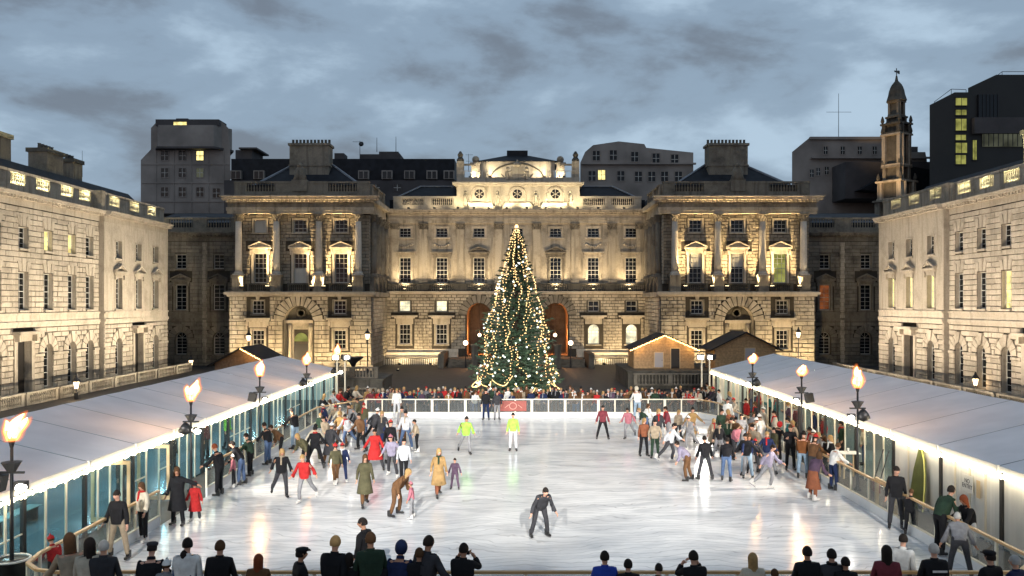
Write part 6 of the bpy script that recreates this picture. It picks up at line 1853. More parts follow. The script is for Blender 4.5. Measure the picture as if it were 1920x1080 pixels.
def finish_people():
    for pn, J in POSES.items():
        mb = MB(); mb_from_mesh(mb, SK[(pn, 'body')], 'skin')
        # shaped head over the skull
        hc = J['head']; Rh = J['Rh']
        vs = []; fs = []; n = 12; K = 9
        for j in range(K + 1):
            a = -PI / 2 + PI * j / K
            for i in range(n):
                t = 2 * PI * i / n
                x = .078 * math.cos(a) * math.cos(t); y = .098 * math.cos(a) * math.sin(t); z = .122 * math.sin(a)
                if z < -.02: x *= 1 + z * 2.2; y = y * (1 + z * 1.2) + .012
                if abs(x) < .03 and y > .06 and -.05 < z < .02: y += .022
                if abs(x) > .06 and -.03 < z < .035 and abs(y) < .03: x *= 1.18
                if .025 < abs(x) < .055 and y > .05 and .0 < z < .03: y -= .008
                vs.append(tuple(hc + Rh @ V3(x, y, z)))
        for j in range(K):
            for i in range(n): fs.append((j * n + i, j * n + (i + 1) % n, (j + 1) * n + (i + 1) % n, (j + 1) * n + i))
        mb.add(vs, fs, 'skin', True)
        for s in (-1, 1):
            mb.ball(tuple(hc + Rh @ V3(s * .032, .088, .012)), .011, 'eye', 6, 4)
        p = [hc + Rh @ V3(x, .101 - abs(x) * .25, -.062 + z) for x, z in ((-.026, 0), (.026, 0), (.015, .008), (-.015, .008))]
        mb.add([tuple(q) for q in p], [(0, 1, 2, 3)], 'lip')
        # fingers and thumb
        for nm, s in (('l', -1), ('r', 1)):
            wr, hd, fd = J[nm + 'wr'], J[nm + 'hd'], J[nm + 'fd']
            side = fd.cross(V3(s, 0, .15)).normalized(); nrm = fd.cross(side).normalized()
            for i, ln in enumerate((.055, .066, .07, .06)):
                b = hd - fd * .01 + side * (.026 - .0175 * i)
                m1 = b + fd * ln * .55 - nrm * .008 * s; e_ = m1 + fd * ln * .4 - nrm * .03 * s
                mb.tube(b, m1, .0095, .009, 5, 'skin'); mb.tube(m1, e_, .009, .006, 5, 'skin')
            b = wr + fd * .035 + side * .022; m1 = b + (fd * .6 + side * .8).normalized() * .035; mb.tube(b, m1, .012, .010, 5, 'skin'); mb.tube(m1, m1 + fd * .028, .010, .007, 5, 'skin')
        PM[(pn, 'body')] = mb.mesh('body')
        for key in ('jacket', 'trousers'):
            m2 = MB(); mb_from_mesh(m2, SK[(pn, key)], 'cloth_black')
            if key == 'jacket':
                c0, c1 = J['neck'] - V3(0, 0, .02), J['neck'] + (J['headb'] - J['neck']) * .6
                m2.tube(c0, c1, .078, .068, 10, 'cloth_black')
            PM[(pn, key)] = m2.mesh(key)
        # coat skirt
        kn = (J['lkn'] + J['rkn']) / 2; pel = J['pel']
        for key, ln in (('coat_skirt', 1.0), ('skirt', 1.15)):
            m2 = MB(); vs = []; n = 14
            top = J['waist'] if key == 'coat_skirt' else pel + V3(0, 0, .06)
            for j in range(5):
                t = j / 4; c = top.lerp(V3(kn.x, kn.y, kn.z - .06 * ln), t * ln if t * ln < 1.1 else 1.1)
                spread = abs(J['lkn'].x - J['rkn'].x) * .5; sp = abs(J['lkn'].y - J['rkn'].y) * .5
                rx = .17 + (.04 + spread * .6) * t; ry = .135 + (.06 + sp * .8) * t
                for i in range(n):
                    a = 2 * PI * i / n; f = 1 + .05 * math.sin(5 * a) * t
                    vs.append((c.x + rx * f * math.cos(a), c.y + ry * f * math.sin(a), c.z))
            fs = []
            for j in range(4):
                for i in range(n): fs.append((j * n + i, (j + 1) * n + i, (j + 1) * n + (i + 1) % n, j * n + (i + 1) % n))
            m2.add(vs, fs, 'cloth_black', True); PM[(pn, key)] = m2.mesh(key)
finish_people()
def headmesh(name, build):
    mb = MB(); build(mb); return mb.mesh(name)
def cap_part(mb, zcut, grow, mat, back=0.0, long=0.0):
    n = 14; K = 7; vs = []; fs = []
    for j in range(K + 1):
        a = zcut + (PI / 2 - zcut) * j / K
        for i in range(n):
            t = 2 * PI * i / n
            front = max(0, math.sin(t))
            z = (.122 + grow) * math.sin(a); y = (.100 + grow) * math.cos(a) * math.sin(t); x = (.080 + grow) * math.cos(a) * math.cos(t)
            if j == 0:
                z += .075 * front ** .6 - long * (1 - front)
                if long and front < .6: x *= 1.15; y = y * .9 - .02
            elif j == 1 and front > .3: z += .03 * front
            vs.append((x, y - .008, z))
    for j in range(K):
        for i in range(n): fs.append((j * n + i, j * n + (i + 1) % n, (j + 1) * n + (i + 1) % n, (j + 1) * n + i))
    mb.add(vs, fs, mat, True)
HEAD = {
    'short': headmesh('hair', lambda m: cap_part(m, -.35, .010, 'cloth_black')),
    'long': headmesh('hair', lambda m: cap_part(m, -.5, .018, 'cloth_black', long=.17)),
    'wool_hat': headmesh('hat', lambda m: (cap_part(m, .12, .018, 'cloth_black'), m.ball((0, 0, .155), .028, 'cloth_black', 6, 4))),
    'cap': headmesh('cap', lambda m: (cap_part(m, .15, .014, 'cloth_black'), m.box(-.065, .065, .07, .17, .035, .05, 'cloth_black'))),
    'flat_cap': headmesh('cap', lambda m: (m.lathe([(.092, .05), (.105, .08), (.098, .115), (.05, .135)], (0, .01, 0), 14, 'cloth_black', sy=1.2), m.box(-.06, .06, .10, .165, .055, .07, 'cloth_black'))),
    'hood': headmesh('hood', lambda m: (cap_part(m, -.9, .034, 'cloth_black'),)),
}
mb = MB(); mb.box(-.042, .042, -.10, .16, 0, .06, 'boot_dark'); mb.box(-.045, .045, -.10, .02, .06, .17, 'boot_dark'); mb.tube((0, .13, .03), (0, .17, .025), .04, .03, 8, 'boot_dark'); SHOE = mb.mesh('shoe')
def skate_mesh(mat):
    mb = MB(); mb.box(-.04, .04, -.10, .15, .045, .10, mat); mb.box(-.045, .045, -.10, .03, .10, .24, mat); mb.tube((0, .12, .07), (0, .17, .065), .038, .028, 8, mat)
    mb.box(-.005, .005, -.12, .19, 0, .022, 'blade_steel'); mb.box(-.02, .02, -.08, -.05, .022, .045, 'blade_steel'); mb.box(-.02, .02, .08, .11, .022, .045, 'blade_steel'); return mb.mesh('skate')
SKATE = {'w': skate_mesh('skate_boot'), 'k': skate_mesh('boot_dark')}
mb = MB()
for k in range(10):
    a0, a1 = 2 * PI * k / 10, 2 * PI * (k + 1) / 10
    mb.tube((.075 * math.cos(a0), .07 * math.sin(a0), 0), (.075 * math.cos(a1), .07 * math.sin(a1), 0), .032, n=6, mat='cloth_black')
mb.tube((.03, .09, 0), (.04, .13, -.28), .032, .028, 6, 'cloth_black'); SCARF = mb.mesh('scarf')
SKINS = []
for i, c in enumerate(((.55, .30, .21), (.50, .27, .18), (.40, .20, .12), (.20, .10, .06))): flat('skin_%d' % i, c, .55); SKINS.append('skin_%d' % i)
prnd = random.Random(21)
def setmat(o, name, slot=0):
    o.material_slots[slot].link = 'OBJECT'; o.material_slots[slot].material = MATS[name]
def person(label, x, y, rz, pose='stand', h=1.75, top='black', legs='charcoal', hair='short', hcol='dark_hair', feet='shoe', long=False, skirt=None, scarf=None, group=None, z=0.0, skin=None, bag=None, cam_=False, stripes=False, bulk=1.0):
    J = POSES[pose]; k = h / 1.75
    if feet in ('w', 'k'): z += .0
    base = -.0
    M = T(x, y, z) @ RZ(R(rz)) @ Matrix.Diagonal((k * bulk, k * bulk, k, 1))
    root = thing('person', label, 'person', M=T(x, y, z) @ RZ(R(rz)), group=group)
    sm = skin or prnd.choice(SKINS[:3])
    lift = .045 if feet in ('w', 'k') else 0.0
    M = M @ T(0, 0, lift)
    b = inst('body', PM[(pose, 'body')], root, M); setmat(b, sm)
    j = inst('jacket', PM[(pose, 'jacket')], root, M); setmat(j, 'cloth_' + top)
    if long: c = inst('coat_skirt', PM[(pose, 'coat_skirt')], root, M); setmat(c, 'cloth_' + top)
    t = inst('trousers', PM[(pose, 'trousers')], root, M); setmat(t, 'cloth_' + legs)
    if skirt: c = inst('skirt', PM[(pose, 'skirt')], root, M); setmat(c, 'cloth_' + skirt)
    HM = M @ Matrix.Translation(J['head']) @ J['Rh'].to_4x4()
    if hair in ('wool_hat', 'cap', 'flat_cap'):
        o = inst('hair', HEAD['short'], root, HM); setmat(o, 'cloth_' + prnd.choice(('dark_hair', 'brown_hair')))
    me = HEAD[hair]; o = inst({'short': 'hair', 'long': 'hair', 'wool_hat': 'hat', 'cap': 'cap', 'flat_cap': 'cap', 'hood': 'hood'}[hair], me, root, HM); setmat(o, 'cloth_' + hcol)
    for nm in ('l', 'r'):
        a = J[nm + 'an']; ka = J[nm + 'kn']
        yaw = R(10 if nm == 'l' else -10)
        pitch = 0
        d = (ka - a).normalized(); pitch = math.atan2(d.y, d.z) * .6
        F_ = M @ Matrix.Translation(V3(a.x, a.y, a.z - .085)) @ T(0, 0, .085) @ Matrix.Rotation(-pitch if a.z > .14 else 0, 4, 'X') @ RZ(yaw) @ T(0, 0, -.085 - lift)
        me = SHOE if feet == 'shoe' else SKATE[feet]
        inst('shoe' if feet == 'shoe' else 'skate', me, root, F_)
    if scarf:
        o = inst('scarf', SCARF, root, M @ Matrix.Translation(J['neck'] + V3(0, .01, .03))); setmat(o, 'cloth_' + scarf)
    if cam_:
        t_ = thing('camera', 'small dark camera held up to the face of the photographing onlooker', 'camera', M=T(0, 0, 0))
        c = (J['lhd'] + J['rhd']) / 2
        mb = MB(); mb.box(-.06, .06, -.02, .03, -.035, .035, 'iron'); mb.lathe([(.025, 0), (.025, .04)], (0, 0, 0), 8, 'iron'); mb.build('body', t_, M @ Matrix.Translation(c))
    if stripes:
        mb = MB()
        for i in range(2): mb.box(-.13, .13, -.212 - .0, -.205, -.02 - .11 * i, .02 - .11 * i, 'cloth_white')
        mb.build('stripe', root, M @ Matrix.Translation(J['chest']))
    return root
def S(py): return (py - 568) / 7.0
def ppos(px, py):
    s = S(py); return (px - 968) / s, FPX / s
def P(label, px, py, rz, **k):
    x, y = ppos(px, py); return person(label, x, y, rz, **k)
CN = lambda c: c.replace('_', ' ')
SKATERS = 'skaters on the ice'
# -- left side of the rink
P('man in black jacket and tan trousers standing on the ice beside the open door frames', 222, 1048, 170, pose='legs_apart', h=1.85, top='black', legs='beige', feet='k', group=SKATERS)
P('person in cream jacket with a red scarf gliding near the left barrier', 268, 1016, 150, pose='stand_easy', h=1.7, top='cream', legs='black', hair='long', hcol='brown_hair', scarf='red', feet='w', group=SKATERS)
P('person in a long black coat stretching one arm out to the left barrier', 333, 986, 175, pose='reach_side', h=1.8, top='black', legs='black', long=True, hair='long', hcol='brown_hair', feet='k', group=SKATERS)
P('small child in a red coat and dark hood beside the long black coat', 366, 978, 180, pose='child', h=1.25, top='red', legs='charcoal', long=True, hair='hood', hcol='maroon', feet='w', group=SKATERS)
P('tall man in a black coat leaning on the left barrier, rusty hair', 412, 930, 75, pose='lean_rail', h=1.85, top='black', legs='black', hair='short', hcol='red_hair', feet='k', group=SKATERS)
P('child in a pale pink jacket and white hat held at the left barrier', 438, 914, 100, pose='child', h=1.2, top='pink', legs='charcoal', hair='wool_hat', hcol='white', feet='w', group=SKATERS)
P('adult in a black jacket bending over the child in pale pink', 453, 910, 95, pose='lean_low', h=1.75, top='black', legs='denim', feet='k', group=SKATERS)
P('skater in dark green hugging the left barrier, fourth torch behind', 470, 893, 80, pose='lean_rail', h=1.7, top='dark_green', legs='black', feet='k', group=SKATERS)
P('man in black jacket and jeans holding the left barrier, below the box speaker torch', 503, 872, 70, pose='lean_rail', h=1.8, top='black', legs='denim', feet='k', group=SKATERS)
P('skater in brown jacket bent low near the left barrier', 528, 862, 110, pose='bend_glide', h=1.75, top='brown', legs='black', hair='short', hcol='brown_hair', feet='k', group=SKATERS)
P('broad man in black jacket and blue jeans facing the left barrier', 553, 843, 60, pose='lean_rail', h=1.95, top='black', legs='pale_denim', hair='short', hcol='dark_hair', feet='k', group=SKATERS)
P('skater in black carrying a beige bag, striding left of the red jacket', 528, 934, 200, pose='skate_l', h=1.8, top='black', legs='charcoal', hair='long', hcol='blonde', scarf='beige', feet='k', group=SKATERS)
P('skater in bright red jacket and grey jeans with one white skate', 571, 944, 175, pose='skate_r', h=1.75, top='red', legs='grey', hair='short', hcol='blonde', feet='w', group=SKATERS)
P('boy in navy shorts top with white stripe skating towards the camera', 642, 905, 190, pose='skate_l', h=1.55, top='navy', legs='navy', hair='wool_hat', hcol='red', feet='w', scarf='white', group=SKATERS)
P('skater in olive brown coat behind the boy in navy', 684, 950, 200, pose='walk', h=1.8, top='olive', legs='brown', hair='long', hcol='brown_hair', long=True, feet='k', group=SKATERS)
P('woman in a bright red knee-length coat skating upright', 703, 882, 185, pose='skate_wide', h=1.75, top='red', legs='charcoal', long=True, hair='short', hcol='dark_hair', feet='k', group=SKATERS)
P('skater in lilac jacket and dark jeans, hand in hand line right of the red coat', 735, 896, 170, pose='skate_out', h=1.7, top='lilac', legs='charcoal', hair='wool_hat', hcol='pink', feet='w', group=SKATERS)
P('skater in pale grey top and black trousers just right of the lilac jacket', 757, 905, 195, pose='walk', h=1.72, top='pale_grey', legs='black', feet='k', group=SKATERS)
P('short skater in a navy hooded jacket behind the lilac jacket', 722, 868, 180, pose='stand_easy', h=1.5, top='navy', legs='charcoal', hair='hood', hcol='navy', feet='k', group=SKATERS)
P('skater in beige coat near the left corner, leaning into the turn', 612, 850, 150, pose='skate_l', h=1.75, top='beige', legs='charcoal', feet='k', group=SKATERS)
P('skater in tan jacket with hood gliding behind the beige coat', 640, 836, 160, pose='skate_wide', h=1.7, top='tan', legs='brown', hair='hood', hcol='tan', feet='k', group=SKATERS)
P('skater in cream pullover passing above the boy in navy', 590, 868, 210, pose='skate_out', h=1.7, top='cream', legs='olive', feet='w', group=SKATERS)
P('skater in grey coat and brown scarf at the far left bend', 660, 818, 140, pose='skate_r', h=1.75, top='grey', legs='charcoal', scarf='brown', feet='k', group=SKATERS)
P('skater in olive jacket at the far left bend, nearest the corner', 672, 805, 120, pose='walk', h=1.72, top='olive', legs='beige', feet='k', group=SKATERS)
P('person crouching in brown coat, reaching to the child in pink', 742, 968, 250, pose='bend_glide', h=1.75, top='brown', legs='brown', hair='long', hcol='blonde', feet='k', group=SKATERS)
P('small child in pink and grey held by the crouching adult', 772, 972, 90, pose='child', h=1.15, top='pink', legs='grey', hair='wool_hat', hcol='pink', feet='w', group=SKATERS)
P('person in tan coat and dark green scarf leading a child by the hand', 822, 932, 200, pose='walk', h=1.75, top='tan', legs='rust', long=True, hair='long', hcol='blonde', scarf='dark_green', feet='k', group=SKATERS)
P('small child in purple led across the ice by the tan coat', 853, 918, 180, pose='child', h=1.15, top='purple', legs='purple', feet='k', group=SKATERS)
P('steward in yellow-green vest jacket leaning sideways, left of the rink centre', 874, 853, 190, pose='skate_l', h=1.8, top='yellow_green', legs='grey', feet='k', group=SKATERS)
P('steward in yellow-green vest jacket standing at the rink centre', 962, 846, 180, pose='stand', h=1.75, top='yellow_green', legs='pale_grey', feet='k', group=SKATERS)
P('skater in white jacket and pale trousers leaning back on the far barrier', 744, 786, 185, pose='stand_easy', h=1.8, top='white', legs='pale_grey', hair='short', hcol='blonde', feet='w', group=SKATERS)
P('dark-clad skater by the far barrier, left one of a pair near the red banner', 911, 788, 175, pose='stand_easy', h=1.8, top='black', legs='navy', feet='k', group=SKATERS)
P('dark-clad skater by the far barrier, right one of a pair near the red banner', 932, 788, 190, pose='pockets', h=1.7, top='charcoal', legs='grey', feet='k', group=SKATERS)
P('skater in maroon jumper and black trousers, legs apart, right of the tree', 1130, 824, 180, pose='legs_apart', h=1.72, top='maroon', legs='black', feet='k', group=SKATERS)
P('person in a bright white coat and blue jeans at the far barrier', 1195, 788, 5, pose='lean_rail', h=1.95, top='white', legs='pale_denim', hair='hood', hcol='cream', feet='k', group=SKATERS)
P('lone skater in dark grey, bent forward, in the near middle of the ice', 1012, 1008, 200, pose='bend_glide', h=1.75, top='charcoal', legs='charcoal', feet='k', group=SKATERS)
# -- right cluster
P('skater in pink jacket far out on the right half of the ice', 1178, 824, 160, pose='skate_r', h=1.65, top='pink', legs='grey', feet='k', group=SKATERS)
P('skater in rust jacket and black trousers, leftmost of the right cluster', 1207, 856, 195, pose='stand_easy', h=1.7, top='rust', legs='black', hair='long', hcol='blonde', feet='k', group=SKATERS)
P('skater in beige jacket beside the rust jacket', 1228, 860, 170, pose='pockets', h=1.7, top='beige', legs='dark_green', feet='k', group=SKATERS)
P('skater in pale grey jacket striding behind the black-jacketed man', 1256, 868, 240, pose='skate_l', h=1.75, top='pale_grey', legs='charcoal', feet='w', group=SKATERS)
P('skater in a golden tan coat at the far right of the ice', 1296, 832, 200, pose='skate_out', h=1.8, top='tan', legs='beige', long=True, hair='short', hcol='dark_hair', feet='k', group=SKATERS)
P('skater in a lilac jacket and brown trousers leaning left of the black jacket', 1290, 902, 60, pose='bend_glide', h=1.7, top='lilac', legs='brown', feet='k', group=SKATERS)
P('man in black jacket and grey jeans standing with his back to the camera', 1322, 900, 10, pose='legs_apart', h=1.7, top='black', legs='charcoal', feet='k', group=SKATERS)
P('skater all in black with denim legs just right of the man in grey jeans', 1362, 903, -20, pose='lean_low', h=1.72, top='black', legs='denim', feet='k', group=SKATERS)
P('skater in dark green jacket with black hair near the right corner', 1352, 838, 200, pose='stand_easy', h=1.8, top='dark_green', legs='pale_grey', feet='k', group=SKATERS)
P('skater in coral pink jacket in the middle of the right cluster', 1378, 862, 210, pose='skate_r', h=1.65, top='pink', legs='charcoal', hair='long', hcol='brown_hair', feet='k', group=SKATERS)
P('skater in slate grey jacket right of the coral jacket', 1390, 848, 170, pose='pockets', h=1.75, top='grey', legs='pale_denim', feet='k', group=SKATERS)
P('skater in black knitted hat and black coat near the right corner', 1364, 812, 190, pose='stand', h=1.8, top='white', legs='charcoal', hair='wool_hat', hcol='black', feet='k', group=SKATERS)
P('tall skater in black coat with spread arms in the right cluster', 1400, 898, 150, pose='skate_out', h=1.8, top='black', legs='pale_denim', feet='k', group=SKATERS)
P('skater in beige parka and black hair beside the right barrier', 1422, 872, 120, pose='lean_low', h=1.85, top='beige', legs='olive', hair='short', hcol='dark_hair', feet='k', group=SKATERS)
P('skater in black coat holding the right barrier behind the parka', 1456, 868, -60, pose='lean_rail', h=1.75, top='black', legs='charcoal', hair='hood', hcol='red', feet='k', group=SKATERS)
P('skater in lilac and grey striding low towards the right barrier', 1440, 918, 230, pose='skate_l', h=1.7, top='lilac', legs='grey', feet='w', group=SKATERS)
P('person in black jacket and glasses facing the ice at the right barrier', 1482, 882, 170, pose='folded', h=1.85, top='black', legs='black', hair='short', hcol='brown_hair', feet='k', group=SKATERS)
P('man in brown leather jacket and pale jeans at the right barrier', 1505, 898, -30, pose='lean_rail', h=1.85, top='leather_brown', legs='pale_denim', feet='k', group=SKATERS)
P('person in rust brown coat next to the brown leather jacket', 1524, 903, -50, pose='lean_rail', h=1.8, top='brown', legs='charcoal', hair='wool_hat', hcol='red', feet='k', group=SKATERS)
P('woman in brown top and rust skirt bending on white skates', 1524, 938, -60, pose='lean_low', h=1.75, top='purple', legs='rust', skirt='rust', hair='long', hcol='brown_hair', feet='w', group=SKATERS)
P('person in white sweater and navy jeans reaching along the right barrier', 1562, 920, -80, pose='lean_rail', h=1.75, top='white', legs='navy', hair='short', hcol='brown_hair', feet='k', group=SKATERS)
P('steward in black sweater and grey trousers standing by the right barrier gate', 1680, 993, 165, pose='stand_easy', h=1.9, top='black', legs='charcoal', hair='short', hcol='dark_hair', feet='k', group=SKATERS)
P('child in black hooded jacket beside the steward at the right barrier', 1706, 1004, -40, pose='lean_rail', h=1.35, top='black', legs='black', hair='short', hcol='brown_hair', feet='k', group=SKATERS)
P('man in dark green jacket leaning over the near right barrier', 1762, 1040, -75, pose='lean_low', h=1.95, top='dark_green', legs='black', hair='short', hcol='dark_hair', feet='k', group=SKATERS)
# more skaters in the two busy clusters
xr = random.Random(5); usedx = set()
XT = ['black', 'black', 'charcoal', 'navy', 'grey', 'beige', 'brown', 'white', 'dark_green', 'maroon', 'pale_grey', 'olive', 'cream', 'charcoal', 'teal', 'rust']
XH = [('short', 'dark_hair', 'dark hair'), ('long', 'brown_hair', 'long brown hair'), ('wool_hat', 'white', 'white hat'), ('wool_hat', 'black', 'black hat'), ('long', 'blonde', 'long blonde hair'), ('short', 'blonde', 'fair hair'), ('wool_hat', 'red', 'red hat')]
for (x0_, x1_, y0_, y1_, n_, zn) in ((596, 690, 796, 850, 9, 'at the far left bend of the ice'), (690, 790, 812, 880, 6, 'near the woman in the red coat'), (560, 640, 862, 930, 4, 'between the red jacket and the left barrier'),
                                     (1195, 1300, 806, 850, 6, 'in the far right part of the ice'), (1330, 1430, 800, 860, 9, 'at the far right bend of the ice'), (1390, 1470, 860, 905, 4, 'close to the right barrier, below the torches')):
    for k in range(n_):
        for _ in range(100):
            tp = xr.choice(XT); hr = xr.choice(XH)
            if (zn, tp, hr[2]) not in usedx: break
        usedx.add((zn, tp, hr[2]))
        px_ = x0_ + (x1_ - x0_) * (k + xr.random()) / n_; py_ = xr.uniform(y0_, y1_)
        P('skater in %s, %s, %s' % (CN(tp), hr[2], zn), px_, py_, xr.choice((170, 190, 210, 150, 100, 20, -30)) + xr.uniform(-15, 15), pose=xr.choice(('skate_l', 'skate_r', 'skate_wide', 'walk', 'stand_easy', 'bend_glide', 'legs_apart')), h=xr.uniform(1.5, 1.85),
          top=tp, legs=xr.choice(('charcoal', 'denim', 'black', 'grey', 'brown')), hair=hr[0], hcol=hr[1], feet=xr.choice(('k', 'k', 'w')), scarf=xr.choice((None, None, 'red', 'beige')), long=xr.random() < .2, group=SKATERS)
# woman beyond the rail
person('red-haired woman in black jacket outside the near right barrier', 12.45, 23.4, 100, pose='lean_rail', h=1.75, top='black', legs='pale_grey', hair='long', hcol='red_hair', group=None)
P('skater in grey mottled jacket crouching below the near right barrier', 1800, 1086, -20, pose='bend_glide', h=1.75, top='grey', legs='charcoal', hair='short', hcol='grey_hair', feet='k', group=SKATERS)
# -- people outside the left barrier, far end
for (px, d, col, leg, hair, hc, lab) in ((602, 49.5, 'black', 'black', 'long', 'blonde', 'blonde onlooker in black outside the left barrier'), (620, 51.5, 'pale_grey', 'grey', 'short', 'brown_hair', 'onlooker in pale grey outside the left barrier'),
                                         (633, 52.5, 'red', 'charcoal', 'short', 'brown_hair', 'onlooker in a bright red jacket outside the far left corner'), (648, 54.0, 'black', 'black', 'short', 'dark_hair', 'onlooker in black at the far left corner, beside the red jacket'), (664, 54.4, 'cream', 'tan', 'long', 'blonde', 'onlooker in cream leaning over the far left corner rail')):
    x = (px - 968) * d / FPX
    person(lab, x, d, 140 if False else -50, pose='lean_rail', h=1.72, top=col, legs=leg, hair=hair, hcol=hc)
# -- crowd behind the far barrier
tops = ['black', 'charcoal', 'navy', 'brown', 'beige', 'white', 'grey', 'red', 'dark_green', 'maroon', 'cream', 'purple', 'teal', 'tan']
hairs = [('short', 'dark_hair', 'dark hair'), ('long', 'brown_hair', 'long brown hair'), ('wool_hat', 'white', 'a white hat'), ('wool_hat', 'black', 'a black hat'), ('long', 'blonde', 'long blonde hair'), ('short', 'grey_hair', 'grey hair'), ('hood', 'beige', 'a beige hood'), ('wool_hat', 'red', 'a red hat'), ('short', 'blonde', 'fair hair')]
crnd = random.Random(77); used = set()
zones = [(692, 760, 'at the left end of the far rail'), (760, 850, 'behind the far rail left of the tree'), (850, 930, 'just left of the red banner'), (930, 1010, 'behind the red banner'),
         (1010, 1100, 'just right of the tree'), (1100, 1190, 'between tree and white coat'), (1190, 1270, 'below the lit cabin'), (1270, 1325, 'at the right end of the far rail')]
px = 690
while px < 1325:
    zi = [z for z in zones if z[0] <= px < z[1]]
    zn = zi[0][2] if zi else 'at the left end of the far rail'
    for _ in range(200):
        tp = crnd.choice(tops[:4] * 3 + tops); hr = crnd.choice(hairs[:2] + hairs)
        if (zn, tp, hr[2]) not in used: break
    used.add((zn, tp, hr[2]))
    row = crnd.choice((0, 0, 1, 1, 2))
    Y = 52.75 + crnd.uniform(0, .25) + row * crnd.uniform(.7, 1.2)
    hh = crnd.uniform(1.5, 1.78)
    person('onlooker in %s jacket, %s, %s' % (CN(tp), hr[2], zn), (px - 968) * Y / FPX, Y, 180 + crnd.uniform(-30, 30), pose=crnd.choice(('lean_rail', 'lean_rail', 'folded', 'stand_easy', 'pockets', 'stand')), h=hh,
           top=tp, legs=crnd.choice(('charcoal', 'denim', 'black', 'brown')), hair=hr[0], hcol=hr[1], scarf=crnd.choice((None, None, 'red', 'white', 'grey')), group='onlookers behind the far barrier', z=-.05)
    px += crnd.uniform(4.5, 8.5)
# -- spectators along the right marquee
zr = [(36, 41, 'in the nearest open marquee bays'), (41, 47, 'midway along the right marquee'), (47, 53, 'far along the right marquee'), (53, 58, 'at the right marquee far end')]
y = 32.8
while y < 57:
    zi = [z for z in zr if z[0] <= y < z[1]]; zn = zi[0][2] if zi else 'beside the right marquee solid wall'
    for _ in range(200):
        tp = crnd.choice(tops); hr = crnd.choice(hairs)
        if (zn, tp, hr[2]) not in used: break
    used.add((zn, tp, hr[2]))
    xx = crnd.choice((12.45, 12.6, 14.5, 15.1))
    if abs(xx - 12.6) < .2 and (abs(y - 38) < .5 or abs(y - 31.7) < .6 or abs(y - 45.8) < .5): xx = 14.6
    person('spectator in %s, %s, %s' % (CN(tp), hr[2], zn), xx, y, 90 + crnd.uniform(-25, 25), pose=crnd.choice(('lean_rail', 'folded', 'stand_easy', 'pockets')) if xx < 13 else crnd.choice(('folded', 'stand_easy', 'pockets', 'stand')), h=crnd.uniform(1.6, 1.82),
           top=tp, legs=crnd.choice(('charcoal', 'denim', 'black', 'brown')), hair=hr[0], hcol=hr[1], scarf=crnd.choice((None, 'red', 'white', None)), group='spectators at the right marquee')
    y += crnd.uniform(.55, .95)
# -- a few people behind the left glass
for i, (yy, tp, lab) in enumerate(((30.0, 'black', 'person in black inside the left marquee, by the door frames'), (34.5, 'charcoal', 'person in charcoal inside the left marquee, behind the second torch'), (38.2, 'maroon', 'person in maroon inside the left marquee'), (41.0, 'yellow_green', 'steward in yellow-green inside the left marquee, beyond the third torch'))):
    person(lab, -13.9, yy, -90, pose='stand_easy', h=1.75, top=tp, legs='charcoal')
# -- foreground onlookers outside the near barrier, seen from behind
DECK = .26
dk = MB(); dk.box(-13.5, 14.5, 13.0, 17.55, -.06, DECK, 'plank_dark')
o = tag(dk.build('viewing_deck'), kind='structure')
def FG(label, px, ytop, h, rz=0, **k):
    """ytop: pixel height of the top of the head; onlookers stand on the deck, skaters on the ice"""
    zb = 0 if k.get('feet') == 'k' else DECK
    s = (ytop - 568) / (CAMZ - h - zb); d = FPX / s
    if zb and d > 17.3: zb = 0 if d > 18.9 else zb
    if zb and d > 17.3: d = 17.3; h = CAMZ - zb - (ytop - 568) * d / FPX; s = FPX / d
    if not zb: s = (ytop - 568) / (CAMZ - h); d = max(19.0, FPX / s); k['feet'] = 'k'; s = FPX / d
    person(label, (px - 968) / s, d, rz, h=h, z=zb, bulk=1.07, **k)
GF = 'foreground onlookers at the near rail'
FG('child in a red hat and jacket at the near left corner rail', 103, 1008, 1.35, 60, pose='lean_rail', top='red', hair='wool_hat', hcol='red')
FG('person in beige coat with pale hood at the near left corner', 136, 1004, 1.62, 40, pose='lean_rail', top='beige', legs='rust', hair='long', hcol='brown_hair')
FG('dark-haired woman in cream at the near left corner', 168, 1012, 1.62, 20, pose='stand_easy', top='cream', hair='long', hcol='dark_hair')
FG('grey-haired man in charcoal jacket at the near left corner', 194, 1016, 1.7, 10, pose='stand', top='charcoal', hair='short', hcol='grey_hair')
FG('large man in black coat, leftmost dark silhouette at the near rail', 280, 1022, 1.82, 10, pose='lean_rail', top='black', hair='flat_cap', hcol='charcoal')
FG('small child in white fluffy hat beside the large black coat', 312, 1052, 1.3, 0, pose='stand', top='grey', hair='wool_hat', hcol='white')
FG('dark-haired child in black vest over white sleeves on the ice near the rail', 350, 1012, 1.5, 0, pose='stand_easy', top='white', legs='black')
FG('person in denim blue jacket with white shoulders at the near rail', 346, 1034, 1.6, -10, pose='stand', top='denim', scarf='white')
FG('slim person in long black coat left of the bright ice reflection', 412, 1016, 1.72, 0, pose='stand', top='black', long=True, hair='short', hcol='brown_hair')
FG('woman with long chestnut hair in front of the bright ice reflection', 484, 1042, 1.62, 0, pose='stand', top='brown', hair='long', hcol='red_hair')
FG('man in black flat cap turned right at the near rail', 563, 1030, 1.76, -60, pose='stand', top='black', hair='flat_cap', hcol='black')
FG('blonde person in long black coat, walking on the near ice', 625, 1004, 1.75, -15, pose='walk', top='black', long=True, hair='short', hcol='blonde')
FG('dark-haired woman in black with white collar at the near rail', 654, 1040, 1.64, 0, pose='stand', top='black', hair='long', hcol='dark_hair', scarf='white')
FG('man in black jacket turned left, farthest of the near group', 684, 976, 1.8, 70, pose='stand_easy', top='black', hair='short', hcol='dark_hair', feet='k')
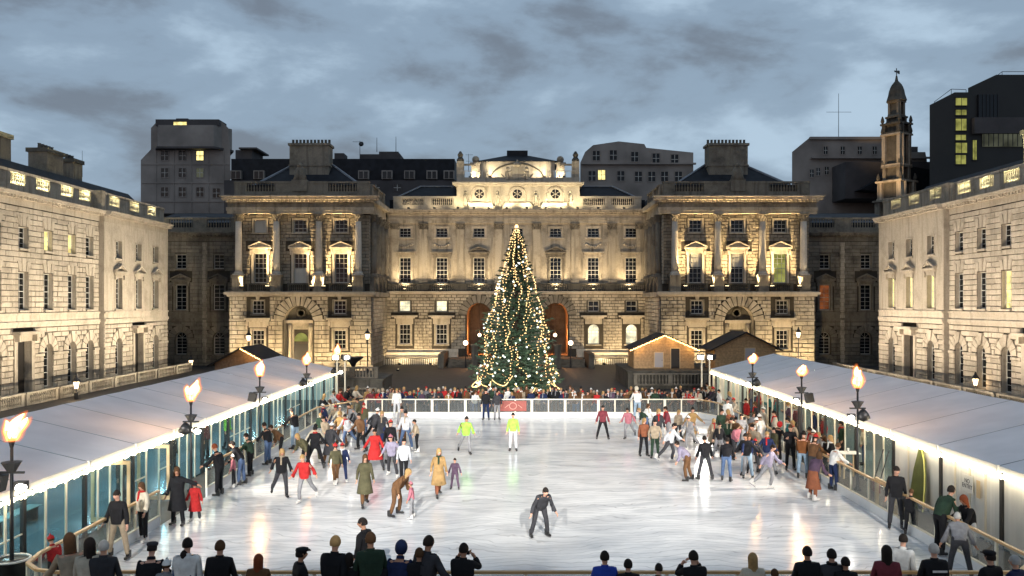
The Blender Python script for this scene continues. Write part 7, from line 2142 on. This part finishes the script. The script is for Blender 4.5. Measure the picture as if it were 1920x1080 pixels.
FG('tall man in dark green coat behind the turned man', 695, 1001, 1.84, 15, pose='stand', top='dark_green', hair='short', hcol='brown_hair')
FG('woman in black with tied-back hair below the dark green coat', 706, 1042, 1.6, 10, pose='stand', top='black', hair='short', hcol='brown_hair')
FG('hooded person in navy leaning forward at the near rail', 746, 1020, 1.7, -10, pose='lean_rail', top='navy', hair='hood', hcol='navy')
FG('broad person in black coat, hair tied, right of the navy hood', 786, 1030, 1.72, 0, pose='stand', top='black', hair='short', hcol='brown_hair')
FG('slim dark person leaning sideways on the ice behind the broad coat', 795, 1004, 1.7, -30, pose='skate_wide', top='charcoal', legs='black')
FG('man in black holding a camera up to his face', 868, 1022, 1.76, -15, pose='photo', top='black', hair='short', hcol='dark_hair', cam_=True)
FG('man in a bright blue jacket at the near rail', 1134, 1036, 1.74, 0, pose='stand', top='blue', hair='short', hcol='dark_hair')
FG('short person in black right of the blue jacket', 1178, 1051, 1.62, 0, pose='stand', top='black', hair='short', hcol='dark_hair')
FG('child bending in black coat between two onlookers', 1232, 1061, 1.5, -20, pose='lean_rail', top='black', hair='short', hcol='dark_hair')
FG('big man in black with one hand raised to his ear', 1302, 1036, 1.78, 10, pose='photo', top='black', hair='short', hcol='dark_hair')
FG('woman with long fair hair in a cream coat at the near rail', 1412, 1040, 1.66, 0, pose='stand', top='cream', hair='long', hcol='blonde')
FG('child with fair brown hair right of the cream coat', 1453, 1069, 1.4, 0, pose='stand', top='charcoal', hair='short', hcol='brown_hair')
FG('tall man in black with turned-up collar, leftmost of three dark onlookers', 1514, 1027, 1.8, 0, pose='stand', top='black', hair='short', hcol='dark_hair')
FG('man in black coat, middle one of three dark onlookers', 1560, 1032, 1.76, 0, pose='stand', top='charcoal', hair='short', hcol='dark_hair', scarf='black')
FG('shorter person in black, rightmost of three dark onlookers', 1586, 1047, 1.64, 0, pose='stand', top='black', hair='short', hcol='dark_hair')
FG('dark-haired woman in dark red jacket at the near rail', 1663, 1026, 1.68, -10, pose='stand', top='maroon', hair='long', hcol='dark_hair')
FG('man in white shirt bending his head on the near ice', 1692, 1010, 1.78, -50, pose='stand_easy', top='white', legs='grey', hair='short', hcol='dark_hair', feet='k')
FG('person in black track jacket with white stripes on the back', 1752, 1022, 1.74, 0, pose='stand', top='black', hair='short', hcol='grey_hair', stripes=True)
FG('man in black flat cap at the lower right corner', 1858, 1036, 1.76, 20, pose='stand', top='black', hair='flat_cap', hcol='black')
FG('grey-haired person in navy at the right edge, cut by the frame', 1905, 1044, 1.7, 30, pose='stand', top='navy', hair='short', hcol='grey_hair')
